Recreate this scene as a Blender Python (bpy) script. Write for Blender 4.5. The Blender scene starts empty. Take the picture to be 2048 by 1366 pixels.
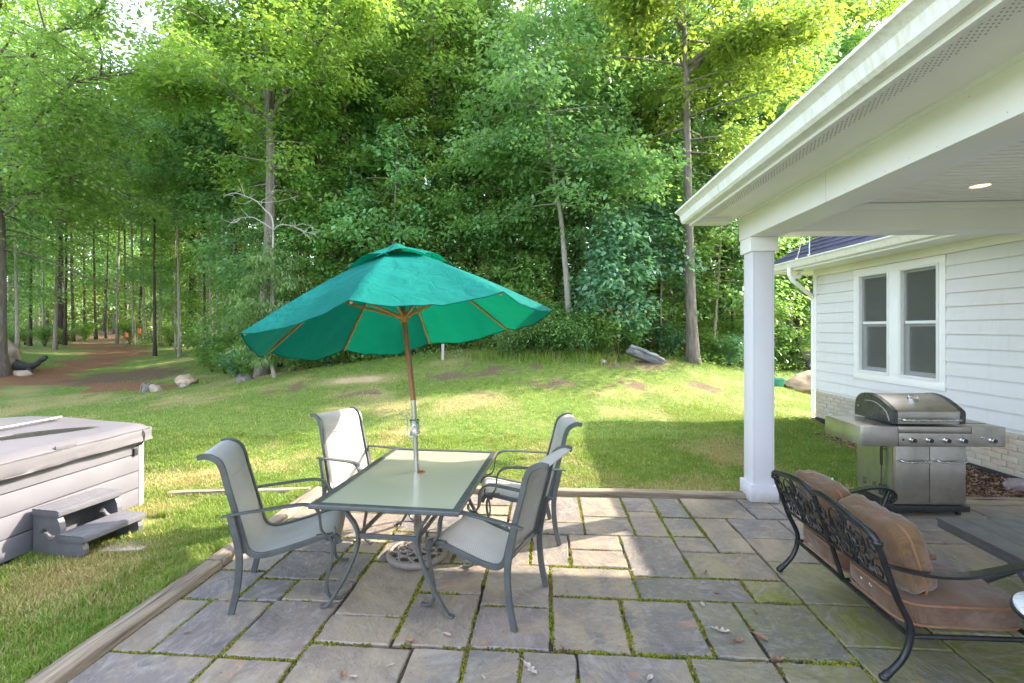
import bpy, bmesh, math, random
import numpy as np
from mathutils import Vector, Matrix, noise as mnoise

random.seed(7)
RNG = np.random.default_rng(7)
S = bpy.context.scene
COL = S.collection
PI = math.pi

# ---------------------------------------------------------------- camera model (used to place things at their measured spots)
F_PX, CX_PX, VX_PX, Y0_PX, CAM_H = 945.0, 1024.0, 1095.0, 657.0, 1.75
YAW = math.atan((VX_PX - CX_PX) / F_PX)
_c, _s = math.cos(YAW), math.sin(YAW)

def ray(px, py):
    a = (px - CX_PX) / F_PX
    b = -(py - Y0_PX) / F_PX
    return (a * _c - _s, a * _s + _c, b)

def G(px, py, z=0.0):
    d = ray(px, py); t = (z - CAM_H) / d[2]
    return Vector((d[0] * t, d[1] * t, z))

def D(px, py, Y):
    d = ray(px, py); t = Y / d[1]
    return Vector((d[0] * t, Y, CAM_H + d[2] * t))

# ---------------------------------------------------------------- mesh helpers
class MB:
    def __init__(self):
        self.v = []; self.f = []; self.m = []
    def add(self, vs, fs, mi=0):
        o = len(self.v)
        self.v.extend([tuple(p) for p in vs])
        self.f.extend([tuple(i + o for i in q) for q in fs])
        self.m.extend([mi] * len(fs))
        return o
    def box(self, x0, x1, y0, y1, z0, z1, M=None, mi=0):
        vs = [(x0, y0, z0), (x1, y0, z0), (x1, y1, z0), (x0, y1, z0), (x0, y0, z1), (x1, y0, z1), (x1, y1, z1), (x0, y1, z1)]
        if M is not None: vs = [M @ Vector(p) for p in vs]
        self.add(vs, [(0, 3, 2, 1), (4, 5, 6, 7), (0, 1, 5, 4), (1, 2, 6, 5), (2, 3, 7, 6), (3, 0, 4, 7)], mi)
    def cbox(self, x0, x1, y0, y1, z0, z1, b=0.004, M=None, mi=0):
        # box with chamfered edges
        b = min(b, (x1 - x0) * .45, (y1 - y0) * .45, (z1 - z0) * .45)
        bm = bmesh.new()
        bmesh.ops.create_cube(bm, size=1)
        for v in bm.verts:
            v.co = Vector(((x0 + x1) / 2 + v.co.x * (x1 - x0), (y0 + y1) / 2 + v.co.y * (y1 - y0), (z0 + z1) / 2 + v.co.z * (z1 - z0)))
        bmesh.ops.bevel(bm, geom=list(bm.edges), offset=b, segments=2, affect='EDGES', profile=.6)
        self.bm(bm, M, mi)
    def bm(self, bm, M=None, mi=0):
        bm.verts.index_update()
        vs = [(M @ v.co if M is not None else v.co) for v in bm.verts]
        self.add(vs, [tuple(v.index for v in f.verts) for f in bm.faces], mi)
        bm.free()
    def rings(self, rings, closed=False, cap=True, mi=0):
        n = len(rings[0]); o = len(self.v)
        for r in rings: self.v.extend([tuple(p) for p in r])
        R = len(rings)
        for i in range(R - (0 if closed else 1)):
            a = o + i * n; b = o + ((i + 1) % R) * n
            for k in range(n):
                k2 = (k + 1) % n
                self.f.append((a + k, a + k2, b + k2, b + k)); self.m.append(mi)
        if cap and not closed:
            self.f.append(tuple(o + k for k in range(n))[::-1]); self.m.append(mi)
            self.f.append(tuple(o + (R - 1) * n + k for k in range(n))); self.m.append(mi)
    def tube(self, pts, r, n=8, closed=False, cap=True, mi=0):
        pts = [Vector(p) for p in pts]; N = len(pts)
        rs = r if hasattr(r, '__len__') else [r] * N
        T = []
        for i in range(N):
            if closed: t = pts[(i + 1) % N] - pts[i - 1]
            else: t = pts[min(i + 1, N - 1)] - pts[max(i - 1, 0)]
            if t.length < 1e-9: t = Vector((0, 0, 1))
            T.append(t.normalized())
        ref = Vector((0, 0, 1)) if abs(T[0].z) < .9 else Vector((1, 0, 0))
        u = (ref - T[0] * ref.dot(T[0])).normalized()
        rings = []
        for i in range(N):
            u = (u - T[i] * u.dot(T[i]))
            if u.length < 1e-6: u = T[i].orthogonal()
            u.normalize(); w = T[i].cross(u)
            rings.append([pts[i] + (u * math.cos(a) + w * math.sin(a)) * rs[i] for a in [2 * PI * k / n for k in range(n)]])
        self.rings(rings, closed, cap, mi)
    def bar(self, pts, w, t, lat=(0, 1, 0), mi=0, rnd=.35):
        # flat bar: width w along lat, thickness t across it
        pts = [Vector(p) for p in pts]; N = len(pts); L0 = Vector(lat).normalized()
        ws = w if hasattr(w, '__len__') else [w] * N
        ts = t if hasattr(t, '__len__') else [t] * N
        rings = []
        for i in range(N):
            T = (pts[min(i + 1, N - 1)] - pts[max(i - 1, 0)]).normalized()
            L = (L0 - T * L0.dot(T)).normalized(); B = T.cross(L)
            a, b = ws[i] / 2, ts[i] / 2; c = min(a, b) * rnd
            prof = [(a - c, -b), (a, -b + c), (a, b - c), (a - c, b), (-a + c, b), (-a, b - c), (-a, -b + c), (-a + c, -b)]
            rings.append([pts[i] + L * p + B * q for p, q in prof])
        self.rings(rings, False, True, mi)
    def lathe(self, prof, n=24, M=None, mi=0):
        o = len(self.v); k = len(prof)
        for j in range(n):
            a = 2 * PI * j / n
            for r, z in prof:
                p = Vector((r * math.cos(a), r * math.sin(a), z))
                self.v.append(tuple(M @ p if M is not None else p))
        for j in range(n):
            j2 = (j + 1) % n
            for i in range(k - 1):
                self.f.append((o + j * k + i, o + j2 * k + i, o + j2 * k + i + 1, o + j * k + i + 1)); self.m.append(mi)
    def sphere(self, c, r, sx=1, sy=1, sz=1, sub=2, mi=0):
        bm = bmesh.new(); bmesh.ops.create_icosphere(bm, subdivisions=sub, radius=r)
        for v in bm.verts: v.co = Vector((c[0] + v.co.x * sx, c[1] + v.co.y * sy, c[2] + v.co.z * sz))
        self.bm(bm, None, mi)
    def grid(self, P, mi=0, flip=False):
        # P: 2-D list of points
        n = len(P); k = len(P[0]); o = len(self.v)
        for r in P: self.v.extend([tuple(p) for p in r])
        for i in range(n - 1):
            for j in range(k - 1):
                q = (o + i * k + j, o + i * k + j + 1, o + (i + 1) * k + j + 1, o + (i + 1) * k + j)
                self.f.append(q[::-1] if flip else q); self.m.append(mi)
    def poly(self, outer, holes, axis_map, depth, mi=0):
        # flat plate with holes: 2-D loops, axis_map(u,v,d) -> 3-D point, d in {0,depth}
        bm = bmesh.new(); es = []; loops = []
        for lp in [outer] + holes:
            vs = [bm.verts.new((p[0], p[1], 0)) for p in lp]
            for i in range(len(vs)): es.append(bm.edges.new((vs[i], vs[(i + 1) % len(vs)])))
        bmesh.ops.triangle_fill(bm, use_beauty=True, use_dissolve=False, edges=es)
        bm.verts.index_update()
        tv = [v.co.copy() for v in bm.verts]; tf = [tuple(v.index for v in f.verts) for f in bm.faces]
        bm.free()
        o = self.add([axis_map(p.x, p.y, 0) for p in tv], tf, mi)
        self.add([axis_map(p.x, p.y, depth) for p in tv], [q[::-1] for q in tf], mi)
        for lp in [outer] + holes:
            n = len(lp)
            vs = [axis_map(p[0], p[1], 0) for p in lp] + [axis_map(p[0], p[1], depth) for p in lp]
            self.add(vs, [(i, (i + 1) % n, n + (i + 1) % n, n + i) for i in range(n)], mi)

def cr(pts, k=6, closed=False):
    # Catmull-Rom through points
    P = [Vector(p) for p in pts]; n = len(P); out = []
    for i in range(n if closed else n - 1):
        if closed: a, b, c, d = P[i - 1], P[i], P[(i + 1) % n], P[(i + 2) % n]
        else: a, b, c, d = P[max(i - 1, 0)], P[i], P[i + 1], P[min(i + 2, n - 1)]
        for j in range(k):
            t = j / k
            out.append(.5 * ((2 * b) + (c - a) * t + (2 * a - 5 * b + 4 * c - d) * t * t + (3 * b - a - 3 * c + d) * t ** 3))
    if not closed: out.append(P[-1])
    return out

def obj(name, mb, mats, parent=None, smooth=True, angle=40, loc=None, recalc=True):
    me = bpy.data.meshes.new(name)
    me.from_pydata([tuple(p) for p in mb.v], [], mb.f)
    if recalc:
        bm = bmesh.new(); bm.from_mesh(me)
        bmesh.ops.recalc_face_normals(bm, faces=bm.faces); bm.to_mesh(me); bm.free()
    if not isinstance(mats, (list, tuple)): mats = [mats]
    for m in mats: me.materials.append(m)
    if len(mats) > 1: me.polygons.foreach_set('material_index', mb.m)
    if smooth:
        me.polygons.foreach_set('use_smooth', [True] * len(me.polygons))
        try: me.set_sharp_from_angle(angle=math.radians(angle))
        except Exception: pass
    me.update()
    o = bpy.data.objects.new(name, me); COL.objects.link(o)
    if parent is not None: o.parent = parent
    if loc is not None: o.location = loc
    return o

def npobj(name, V, Fa, mat, attrs=None, parent=None, smooth=False):
    # V (n,3) float, Fa (m,k) int; attrs: name -> per-vertex float array
    me = bpy.data.meshes.new(name)
    V = np.ascontiguousarray(V, dtype=np.float32); Fa = np.ascontiguousarray(Fa, dtype=np.int32)
    me.vertices.add(len(V)); me.vertices.foreach_set('co', V.ravel())
    m, k = Fa.shape
    me.loops.add(m * k); me.loops.foreach_set('vertex_index', Fa.ravel())
    me.polygons.add(m)
    me.polygons.foreach_set('loop_start', np.arange(0, m * k, k, dtype=np.int32))
    me.polygons.foreach_set('loop_total', np.full(m, k, dtype=np.int32))
    if smooth: me.polygons.foreach_set('use_smooth', np.ones(m, dtype=bool))
    me.materials.append(mat)
    if attrs:
        for nme, arr in attrs.items():
            a = me.attributes.new(nme, 'FLOAT', 'POINT'); a.data.foreach_set('value', np.ascontiguousarray(arr, dtype=np.float32))
    me.update(calc_edges=True); me.validate()
    o = bpy.data.objects.new(name, me); COL.objects.link(o)
    if parent is not None: o.parent = parent
    return o

def tag(o, label=None, cat=None, group=None, kind=None):
    if label: o['label'] = label
    if cat: o['category'] = cat
    if group: o['group'] = group
    if kind: o['kind'] = kind
    return o

def thing(name, label, cat, loc=(0, 0, 0), rz=0.0, group=None):
    o = bpy.data.objects.new(name, None); COL.objects.link(o)
    o.empty_display_size = .1
    o.location = loc; o.rotation_euler = (0, 0, rz)
    return tag(o, label, cat, group)

def dup(root, loc, rz=None, label=None, scale=None, group=None):
    r = root.copy(); COL.objects.link(r); r.location = loc
    if rz is not None: r.rotation_euler = (root.rotation_euler[0], root.rotation_euler[1], rz)
    if scale is not None: r.scale = scale
    if label: r['label'] = label
    if group: r['group'] = group
    for ch in list(root.children):
        c = ch.copy(); COL.objects.link(c); c.parent = r
        for g in ch.children:
            d = g.copy(); COL.objects.link(d); d.parent = c
    return r

# ---------------------------------------------------------------- materials
def lin(r, g, b):
    f = lambda c: (c / 255 / 12.92) if c / 255 <= .04045 else ((c / 255 + .055) / 1.055) ** 2.4
    return (f(r), f(g), f(b), 1)

class NT:
    def __init__(self, name):
        self.m = bpy.data.materials.new(name); self.m.use_nodes = True
        self.t = self.m.node_tree; self.t.nodes.clear()
        self.out = self.t.nodes.new('ShaderNodeOutputMaterial')
    def n(self, typ, props=None, **ins):
        nd = self.t.nodes.new('ShaderNode' + typ)
        for k, v in (props or {}).items(): setattr(nd, k, v)
        for k, v in ins.items():
            key = k.replace('_', ' ')
            s = nd.inputs[int(k[1:])] if (k[0] == 'i' and k[1:].isdigit()) else nd.inputs[key]
            self.set(s, v)
        return nd
    def set(self, s, v):
        if isinstance(v, bpy.types.NodeSocket): self.t.links.new(v, s)
        elif isinstance(v, bpy.types.Node): self.t.links.new(v.outputs[0], s)
        else: s.default_value = v
    def coord(self, which='Object', scale=(1, 1, 1), rot=(0, 0, 0)):
        tc = self.n('TexCoord')
        mp = self.n('Mapping', Scale=scale, Rotation=rot)
        self.t.links.new(tc.outputs[which], mp.inputs['Vector']); return mp.outputs[0]
    def wpos(self, scale=(1, 1, 1)):
        g = self.n('NewGeometry'); mp = self.n('Mapping', Scale=scale)
        self.t.links.new(g.outputs['Position'], mp.inputs['Vector']); return mp.outputs[0]
    def noise(self, vec, scale, detail=5, rough=.55, dist=0):
        nd = self.n('TexNoise', Scale=scale, Detail=detail, Roughness=rough, Distortion=dist)
        self.set(nd.inputs['Vector'], vec); return nd.outputs['Fac']
    def ramp(self, fac, stops, interp='LINEAR'):
        nd = self.n('ValToRGB'); cr_ = nd.color_ramp; cr_.interpolation = interp
        while len(cr_.elements) < len(stops): cr_.elements.new(.5)
        for e, (p, c) in zip(cr_.elements, stops):
            e.position = p; e.color = c if hasattr(c, '__len__') else (c, c, c, 1)
        self.set(nd.inputs['Fac'], fac); return nd.outputs['Color']
    def mix(self, fac, a, b, mode='MIX'):
        nd = self.n('Mix', {'data_type': 'RGBA', 'blend_type': mode})
        self.set(nd.inputs[0], fac); self.set(nd.inputs[6], a); self.set(nd.inputs[7], b); return nd.outputs[2]
    def math(self, op, a, b=0.0, c=None):
        nd = self.n('Math', {'operation': op}); self.set(nd.inputs[0], a); self.set(nd.inputs[1], b)
        if c is not None: self.set(nd.inputs[2], c)
        return nd.outputs[0]
    def attr(self, name):
        nd = self.n('Attribute', {'attribute_name': name}); return nd.outputs['Fac']
    def bump(self, hgt, strength=.3, dist=.01, nrm=None):
        nd = self.n('Bump', Strength=strength, Distance=dist, Height=hgt)
        if nrm is not None: self.set(nd.inputs['Normal'], nrm)
        return nd.outputs[0]
    def pbr(self, col, rough=.5, metal=0.0, nrm=None, **kw):
        nd = self.n('BsdfPrincipled'); self.set(nd.inputs['Base Color'], col); self.set(nd.inputs['Roughness'], rough)
        self.set(nd.inputs['Metallic'], metal)
        if nrm is not None: self.set(nd.inputs['Normal'], nrm)
        for k, v in kw.items(): self.set(nd.inputs[k.replace('_', ' ')], v)
        return nd.outputs[0]
    def done(self, sh):
        self.t.links.new(sh, self.out.inputs['Surface']); return self.m

def mott(name, stops, scale=4.0, detail=6, rough=(.5, .65), metal=0.0, bump=.15, bscale=40, bdist=.004, stretch=(1, 1, 1), bstretch=None, spec=.5, world=False, **kw):
    """mottled surface: noise-driven colour ramp, roughness and bump"""
    t = NT(name)
    v = t.wpos(stretch) if world else t.coord('Object', stretch)
    n1 = t.noise(v, scale, detail, .6)
    col = t.ramp(n1, stops)
    r = t.ramp(t.noise(v, scale * 2.3, 4), [(.3, rough[0]), (.7, rough[1])])
    bv = v if bstretch is None else (t.wpos(bstretch) if world else t.coord('Object', bstretch))
    nb = t.bump(t.noise(bv, bscale, 5, .6), bump, bdist) if bump else None
    k = dict(kw); k['Specular_IOR_Level'] = spec
    return t.done(t.pbr(col, r, metal, nb, **k))

def st(c, d=.12, lo=.3, hi=.7):
    """three stops around one colour"""
    a = tuple(max(0, x * (1 - d)) for x in c[:3]) + (1,)
    b = tuple(min(1, x * (1 + d)) for x in c[:3]) + (1,)
    return [(lo, a), (hi, b)]

WHITE = (.78, .775, .745, 1)
M = {}
M['white_paint'] = mott('white_paint', [(.25, (.75, .725, .735, 1)), (.75, (.83, .805, .81, 1))], scale=1.6, rough=(.38, .55), bump=.05, bscale=60)
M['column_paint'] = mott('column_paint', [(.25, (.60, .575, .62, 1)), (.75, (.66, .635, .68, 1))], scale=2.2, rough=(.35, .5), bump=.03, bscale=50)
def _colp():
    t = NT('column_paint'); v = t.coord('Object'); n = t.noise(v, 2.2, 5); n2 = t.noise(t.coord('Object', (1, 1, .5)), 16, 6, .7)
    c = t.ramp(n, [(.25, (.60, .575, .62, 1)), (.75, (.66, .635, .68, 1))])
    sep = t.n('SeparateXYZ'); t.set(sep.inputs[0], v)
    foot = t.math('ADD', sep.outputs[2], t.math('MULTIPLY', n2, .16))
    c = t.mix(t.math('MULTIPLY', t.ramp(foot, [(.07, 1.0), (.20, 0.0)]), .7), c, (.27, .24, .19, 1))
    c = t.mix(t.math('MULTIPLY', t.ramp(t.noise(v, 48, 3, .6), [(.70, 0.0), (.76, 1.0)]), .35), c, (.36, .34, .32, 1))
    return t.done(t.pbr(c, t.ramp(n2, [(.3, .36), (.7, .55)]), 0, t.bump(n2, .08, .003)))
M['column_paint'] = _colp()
M['ceiling_paint'] = mott('ceiling_paint', [(.3, (.78, .75, .745, 1)), (.7, (.83, .80, .79, 1))], scale=1.2, rough=(.4, .5), bump=.03)
def _siding():
    t = NT('siding_paint'); v = t.coord('Object'); n = t.noise(v, .9, 5); g = t.noise(t.coord('Object', (2, 2, 2)), 30, 4, .6); st_ = t.noise(t.coord('Object', (5, 5, .8)), 2.4, 5, .65)
    c = t.ramp(n, [(.25, (.60, .58, .605, 1)), (.75, (.68, .66, .68, 1))])
    c = t.mix(t.math('MULTIPLY', t.ramp(st_, [(.52, 0.0), (.75, 1.0)]), .35), c, (.50, .49, .43, 1))
    return t.done(t.pbr(c, .5, 0, t.bump(g, .05, .002)))
M['siding_paint'] = _siding()
# weathered gutter: rain streaks that have their own shape
def _gutter():
    t = NT('gutter_paint'); v = t.coord('Object', (9, 9, .6)); v2 = t.coord('Object', (1, 1, 1))
    streak = t.noise(v, 2.6, 6, .65); blot = t.noise(v2, 1.1, 3)
    f = t.math('MULTIPLY', t.ramp(streak, [(.48, 0.0), (.72, 1.0)]), t.ramp(blot, [(.35, 0.2), (.65, 1.0)]))
    c = t.mix(f, (.79, .77, .74, 1), (.60, .55, .43, 1))
    return t.done(t.pbr(c, .4))
M['gutter_paint'] = _gutter()
M['chair_metal'] = mott('chair_metal', [(.3, (.075, .080, .081, 1)), (.7, (.120, .125, .125, 1))], scale=9, rough=(.33, .5), metal=.35, bump=.05, bscale=120)
M['iron'] = mott('black_iron', [(.3, (.010, .010, .011, 1)), (.75, (.03, .03, .034, 1))], scale=14, rough=(.25, .42), metal=.3, bump=.12, bscale=70, bdist=.002)
M['teak'] = mott('oiled_wood', [(.25, (.16, .055, .02, 1)), (.55, (.27, .10, .035, 1)), (.8, (.34, .15, .06, 1))], scale=5, rough=(.4, .55), stretch=(9, 9, 1.2), bump=.06, bscale=20)
M['rib_wood'] = mott('pale_wood', [(.25, (.44, .165, .045, 1)), (.75, (.62, .27, .085, 1))], scale=8, rough=(.45, .6), bump=.05, bscale=30)
M['steel_pole'] = mott('worn_steel', [(.3, (.30, .28, .26, 1)), (.6, (.46, .44, .41, 1)), (.8, (.22, .17, .13, 1))], scale=9, rough=(.22, .4), metal=.85, bump=.04, stretch=(1, 1, .5))
M['chrome'] = mott('crank_metal', [(.35, (.50, .51, .52, 1)), (.7, (.78, .78, .78, 1))], scale=18, rough=(.12, .35), metal=.95, bump=.06)
M['base_resin'] = mott('cast_base', [(.3, (.15, .12, .10, 1)), (.7, (.24, .20, .17, 1))], scale=12, rough=(.45, .65), bump=.2, bscale=70)
M['stainless'] = None
def _steel(name, tint=(.50, .46, .42), rust=True):
    t = NT(name); v = t.coord('Object', (3, 3, 160)); v2 = t.coord('Object')
    br = t.noise(v, 2.0, 3); bl = t.noise(v2, 3.5, 6, .65)
    c = t.mix(t.ramp(bl, [(.35, 0.0), (.75, 1.0)]), tint + (1,), tuple(x * .62 for x in tint) + (1,))
    if rust:
        sp = t.noise(v2, 42, 3, .7)
        c = t.mix(t.math('MULTIPLY', t.ramp(sp, [(.64, 0.0), (.74, 1.0)]), .55), c, (.16, .10, .06, 1))
    r = t.ramp(t.math('ADD', t.math('MULTIPLY', br, .5), t.math('MULTIPLY', bl, .5)), [(.3, .24), (.7, .46)])
    return t.done(t.pbr(c, r, .92, t.bump(br, .05, .001)))
M['stainless'] = _steel('stainless_steel')
M['steel_side'] = _steel('galvanised_panel', (.55, .56, .50), False)
M['steel_dark'] = mott('dark_enamel', [(.3, (.030, .032, .034, 1)), (.7, (.06, .06, .062, 1))], scale=6, rough=(.2, .4), bump=.04)
M['black_plastic'] = mott('black_plastic', [(.3, (.012, .012, .012, 1)), (.7, (.03, .03, .03, 1))], scale=20, rough=(.35, .6), bump=.1)
M['coffee_metal'] = mott('slate_brown_metal', [(.3, (.085, .078, .078, 1)), (.7, (.125, .116, .116, 1))], scale=5, rough=(.34, .5), metal=.2, bump=.04)
def _marble():
    t = NT('white_marble'); v = t.coord('Object', (3, 9, 3), (0, 0, .5))
    n = t.noise(v, 1.7, 8, .62, 1.2)
    c = t.ramp(n, [(.34, (.42, .44, .50, 1)), (.46, (.80, .80, .82, 1)), (.54, (.86, .86, .86, 1)), (.62, (.62, .63, .68, 1)), (.70, (.85, .85, .85, 1))])
    return t.done(t.pbr(c, .22))
M['marble'] = _marble()
def _sling():
    t = NT('woven_sling'); v = t.coord('Object')
    w1 = t.n('TexWave', {'wave_type': 'BANDS', 'bands_direction': 'DIAGONAL'}, Scale=34.0, Distortion=1.5); t.set(w1.inputs['Vector'], v)
    w2 = t.n('TexWave', {'wave_type': 'BANDS', 'bands_direction': 'Y'}, Scale=60.0, Distortion=.5); t.set(w2.inputs['Vector'], v)
    n = t.noise(v, 6, 5)
    wv = t.math('MULTIPLY', w1.outputs['Fac'], w2.outputs['Fac'])
    c = t.mix(t.ramp(n, [(.3, 0.0), (.7, 1.0)]), (.46, .435, .395, 1), (.55, .525, .485, 1))
    c = t.mix(t.math('MULTIPLY', wv, .85), c, (.25, .235, .21, 1))
    p = t.pbr(c, .75, 0, t.bump(wv, .35, .0015))
    tr = t.n('BsdfTranslucent', Color=(.45, .41, .35, 1))
    mx = t.n('MixShader', Fac=.22); t.set(mx.inputs[1], p); t.set(mx.inputs[2], tr.outputs[0])
    return t.done(mx.outputs[0])
M['sling'] = _sling()
def _canopy():
    t = NT('green_canvas'); v = t.coord('Object')
    n = t.noise(v, 3, 6, .6); fine = t.noise(v, 260, 2)
    fade = t.noise(v, .9, 3)
    c = t.mix(t.ramp(n, [(.3, 0.0), (.7, 1.0)]), (.002, .110, .088, 1), (.005, .150, .122, 1))
    c = t.mix(t.math('MULTIPLY', t.ramp(fade, [(.4, 0.0), (.7, 1.0)]), .4), c, (.004, .155, .155, 1))
    wr = t.noise(t.coord('Object', (1, 1, 1)), 9, 4, .5, 1.0)
    nb = t.bump(t.math('ADD', t.math('MULTIPLY', wr, .8), t.math('MULTIPLY', fine, .03)), .55, .03)
    p = t.pbr(c, .7, 0, nb, Specular_IOR_Level=.08)
    tr = t.n('BsdfTranslucent', Color=(.001, .15, .075, 1))
    mx = t.n('MixShader', Fac=.27); t.set(mx.inputs[1], p); t.set(mx.inputs[2], tr.outputs[0])
    return t.done(mx.outputs[0])
M['canopy'] = _canopy()
def _cushion(name, a, b):
    t = NT(name); v = t.coord('Object')
    w = t.noise(t.coord('Object', (1, 34, 1)), 14, 2, .5); f = t.noise(v, 420, 2)     # fine rib of the outdoor cloth
    n = t.noise(v, 3.0, 6, .6); stn = t.noise(v, 1.7, 4); dirt = t.noise(v, 34, 4, .7)
    c = t.mix(t.ramp(n, [(.3, 0.0), (.7, 1.0)]), a, b)
    c = t.mix(t.math('MULTIPLY', t.ramp(stn, [(.48, 0.0), (.70, 1.0)]), .5), c, (.20, .135, .115, 1))
    c = t.mix(t.math('MULTIPLY', t.ramp(w, [(.40, 0.0), (.62, 1.0)]), .35), c, (.05, .022, .012, 1))
    c = t.mix(t.math('MULTIPLY', t.ramp(dirt, [(.66, 0.0), (.74, 1.0)]), .4), c, (.04, .025, .015, 1))
    wr = t.noise(t.coord('Object', (1.6, 1, 1.6)), 7, 4, .55, .6)
    nb = t.bump(wr, .40, .025, t.bump(t.math('ADD', w, t.math('MULTIPLY', f, .5)), .30, .0012))
    return t.done(t.pbr(c, .82, 0, nb, Specular_IOR_Level=.3, Sheen_Weight=.25))
M['cushion'] = _cushion('terracotta_fabric', (.100, .050, .028, 1), (.150, .080, .045, 1))
M['cushion_back'] = _cushion('tan_terracotta_fabric', (.120, .062, .026, 1), (.175, .096, .042, 1))
M['piping'] = mott('cushion_piping', [(.3, (.19, .085, .045, 1)), (.7, (.26, .13, .07, 1))], scale=20, rough=(.8, .9), bump=.2, bscale=200)
def _frosted():
    t = NT('frosted_glass'); v = t.coord('Object')
    n = t.noise(v, 120, 3)
    p = t.pbr((.72, .74, .58, 1), .30, 0, t.bump(n, .15, .002), Transmission_Weight=.62, IOR=1.42, Coat_Weight=.45, Coat_Roughness=.06)
    return t.done(p)
M['frosted'] = _frosted()
def _pane():
    t = NT('window_glass')
    g = t.n('BsdfGlossy', Color=(1, 1, 1, 1), Roughness=.03); tr = t.n('BsdfTransparent', Color=(.62, .66, .63, 1))
    fr = t.n('Fresnel', IOR=1.55)
    f2 = t.math('MULTIPLY_ADD', fr.outputs[0], 1.5, .10)
    mx = t.n('MixShader'); t.set(mx.inputs[0], f2); t.set(mx.inputs[1], tr.outputs[0]); t.set(mx.inputs[2], g.outputs[0])
    return t.done(mx.outputs[0])
M['pane'] = _pane()
def _screen():
    t = NT('insect_screen'); d = t.n('BsdfDiffuse', Color=(.20, .20, .195, 1)); tr = t.n('BsdfTransparent')
    mx = t.n('MixShader', Fac=.30); t.set(mx.inputs[1], tr.outputs[0]); t.set(mx.inputs[2], d.outputs[0]); return t.done(mx.outputs[0])
M['screen'] = _screen()
M['room'] = mott('room_wall', [(.3, (.50, .48, .43, 1)), (.7, (.58, .56, .50, 1))], scale=1.2, rough=(.7, .8), bump=0)
M['brick'] = None
def _brick():
    t = NT('split_face_brick'); v = t.coord('Object'); a = t.attr('rnd')
    n = t.noise(v, 14, 6, .65); big = t.noise(v, 1.3, 4)
    c = t.ramp(a, [(0, (.40, .355, .30, 1)), (.5, (.50, .45, .385, 1)), (1, (.46, .37, .28, 1))])
    c = t.mix(t.ramp(n, [(.35, 0.0), (.75, .6)]), c, (.34, .31, .28, 1))
    rust = t.math('MULTIPLY', t.ramp(t.noise(t.coord('Object', (.5, .5, 1)), 3.2, 5), [(.45, 0.0), (.7, 1.0)]), .45)
    c = t.mix(rust, c, (.47, .30, .15, 1))
    nb = t.bump(t.noise(t.coord('Object', (1.4, 1, 4)), 22, 6, .7), .8, .012)
    return t.done(t.pbr(c, .85, 0, nb))
M['brick'] = _brick()
M['mortar'] = mott('mortar', [(.3, (.30, .28, .25, 1)), (.7, (.38, .36, .32, 1))], scale=12, rough=(.9, .95), bump=.3, bscale=90)
M['tar'] = mott('dark_footing', [(.3, (.012, .012, .013, 1)), (.7, (.03, .03, .032, 1))], scale=6, rough=(.55, .8), bump=.3, bscale=30)
def _shingle():
    t = NT('asphalt_shingle'); v = t.coord('Object'); a = t.attr('rnd')
    c = t.ramp(a, [(0, (.012, .014, .036, 1)), (.5, (.022, .025, .062, 1)), (1, (.038, .043, .095, 1))])
    n = t.noise(v, 150, 3, .7)
    c = t.mix(t.ramp(n, [(.4, 0.0), (.7, .7)]), c, (.048, .053, .095, 1))
    return t.done(t.pbr(c, .85, 0, t.bump(n, .4, .003)))
M['shingle'] = _shingle()
M['timber'] = None
def _timber():
    t = NT('weathered_timber'); v = t.coord('Object', (1, .06, 1)); v0 = t.coord('Object')
    g = t.noise(v, 26, 7, .7, .4); big = t.noise(v0, 1.1, 4)
    c = t.ramp(g, [(.30, (.06, .043, .03, 1)), (.45, (.19, .145, .10, 1)), (.58, (.29, .225, .155, 1)), (.78, (.40, .325, .235, 1))])
    c = t.mix(t.math('MULTIPLY', t.ramp(big, [(.45, 0.0), (.7, 1.0)]), .35), c, (.20, .185, .16, 1))
    crk = t.ramp(t.noise(t.coord('Object', (1, .025, 1)), 34, 3, .5), [(.30, 0.0), (.37, 1.0)])
    c = t.mix(crk, (.035, .026, .018, 1), c)
    return t.done(t.pbr(c, .85, 0, t.bump(t.math('ADD', g, t.math('MULTIPLY', crk, .8)), .6, .008)))
M['timber'] = _timber()
def _tubpanel():
    t = NT('tub_panel'); v = t.coord('Object')
    n = t.noise(v, 2.2, 5); sp = t.noise(v, 130, 3, .7)
    c = t.mix(t.ramp(n, [(.3, 0.0), (.7, 1.0)]), (.116, .112, .128, 1), (.146, .141, .157, 1))
    c = t.mix(t.math('MULTIPLY', t.ramp(sp, [(.55, 0.0), (.75, 1.0)]), .25), c, (.21, .21, .245, 1))
    return t.done(t.pbr(c, .5, 0, t.bump(sp, .12, .002)))
M['tub_panel'] = _tubpanel()
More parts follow.
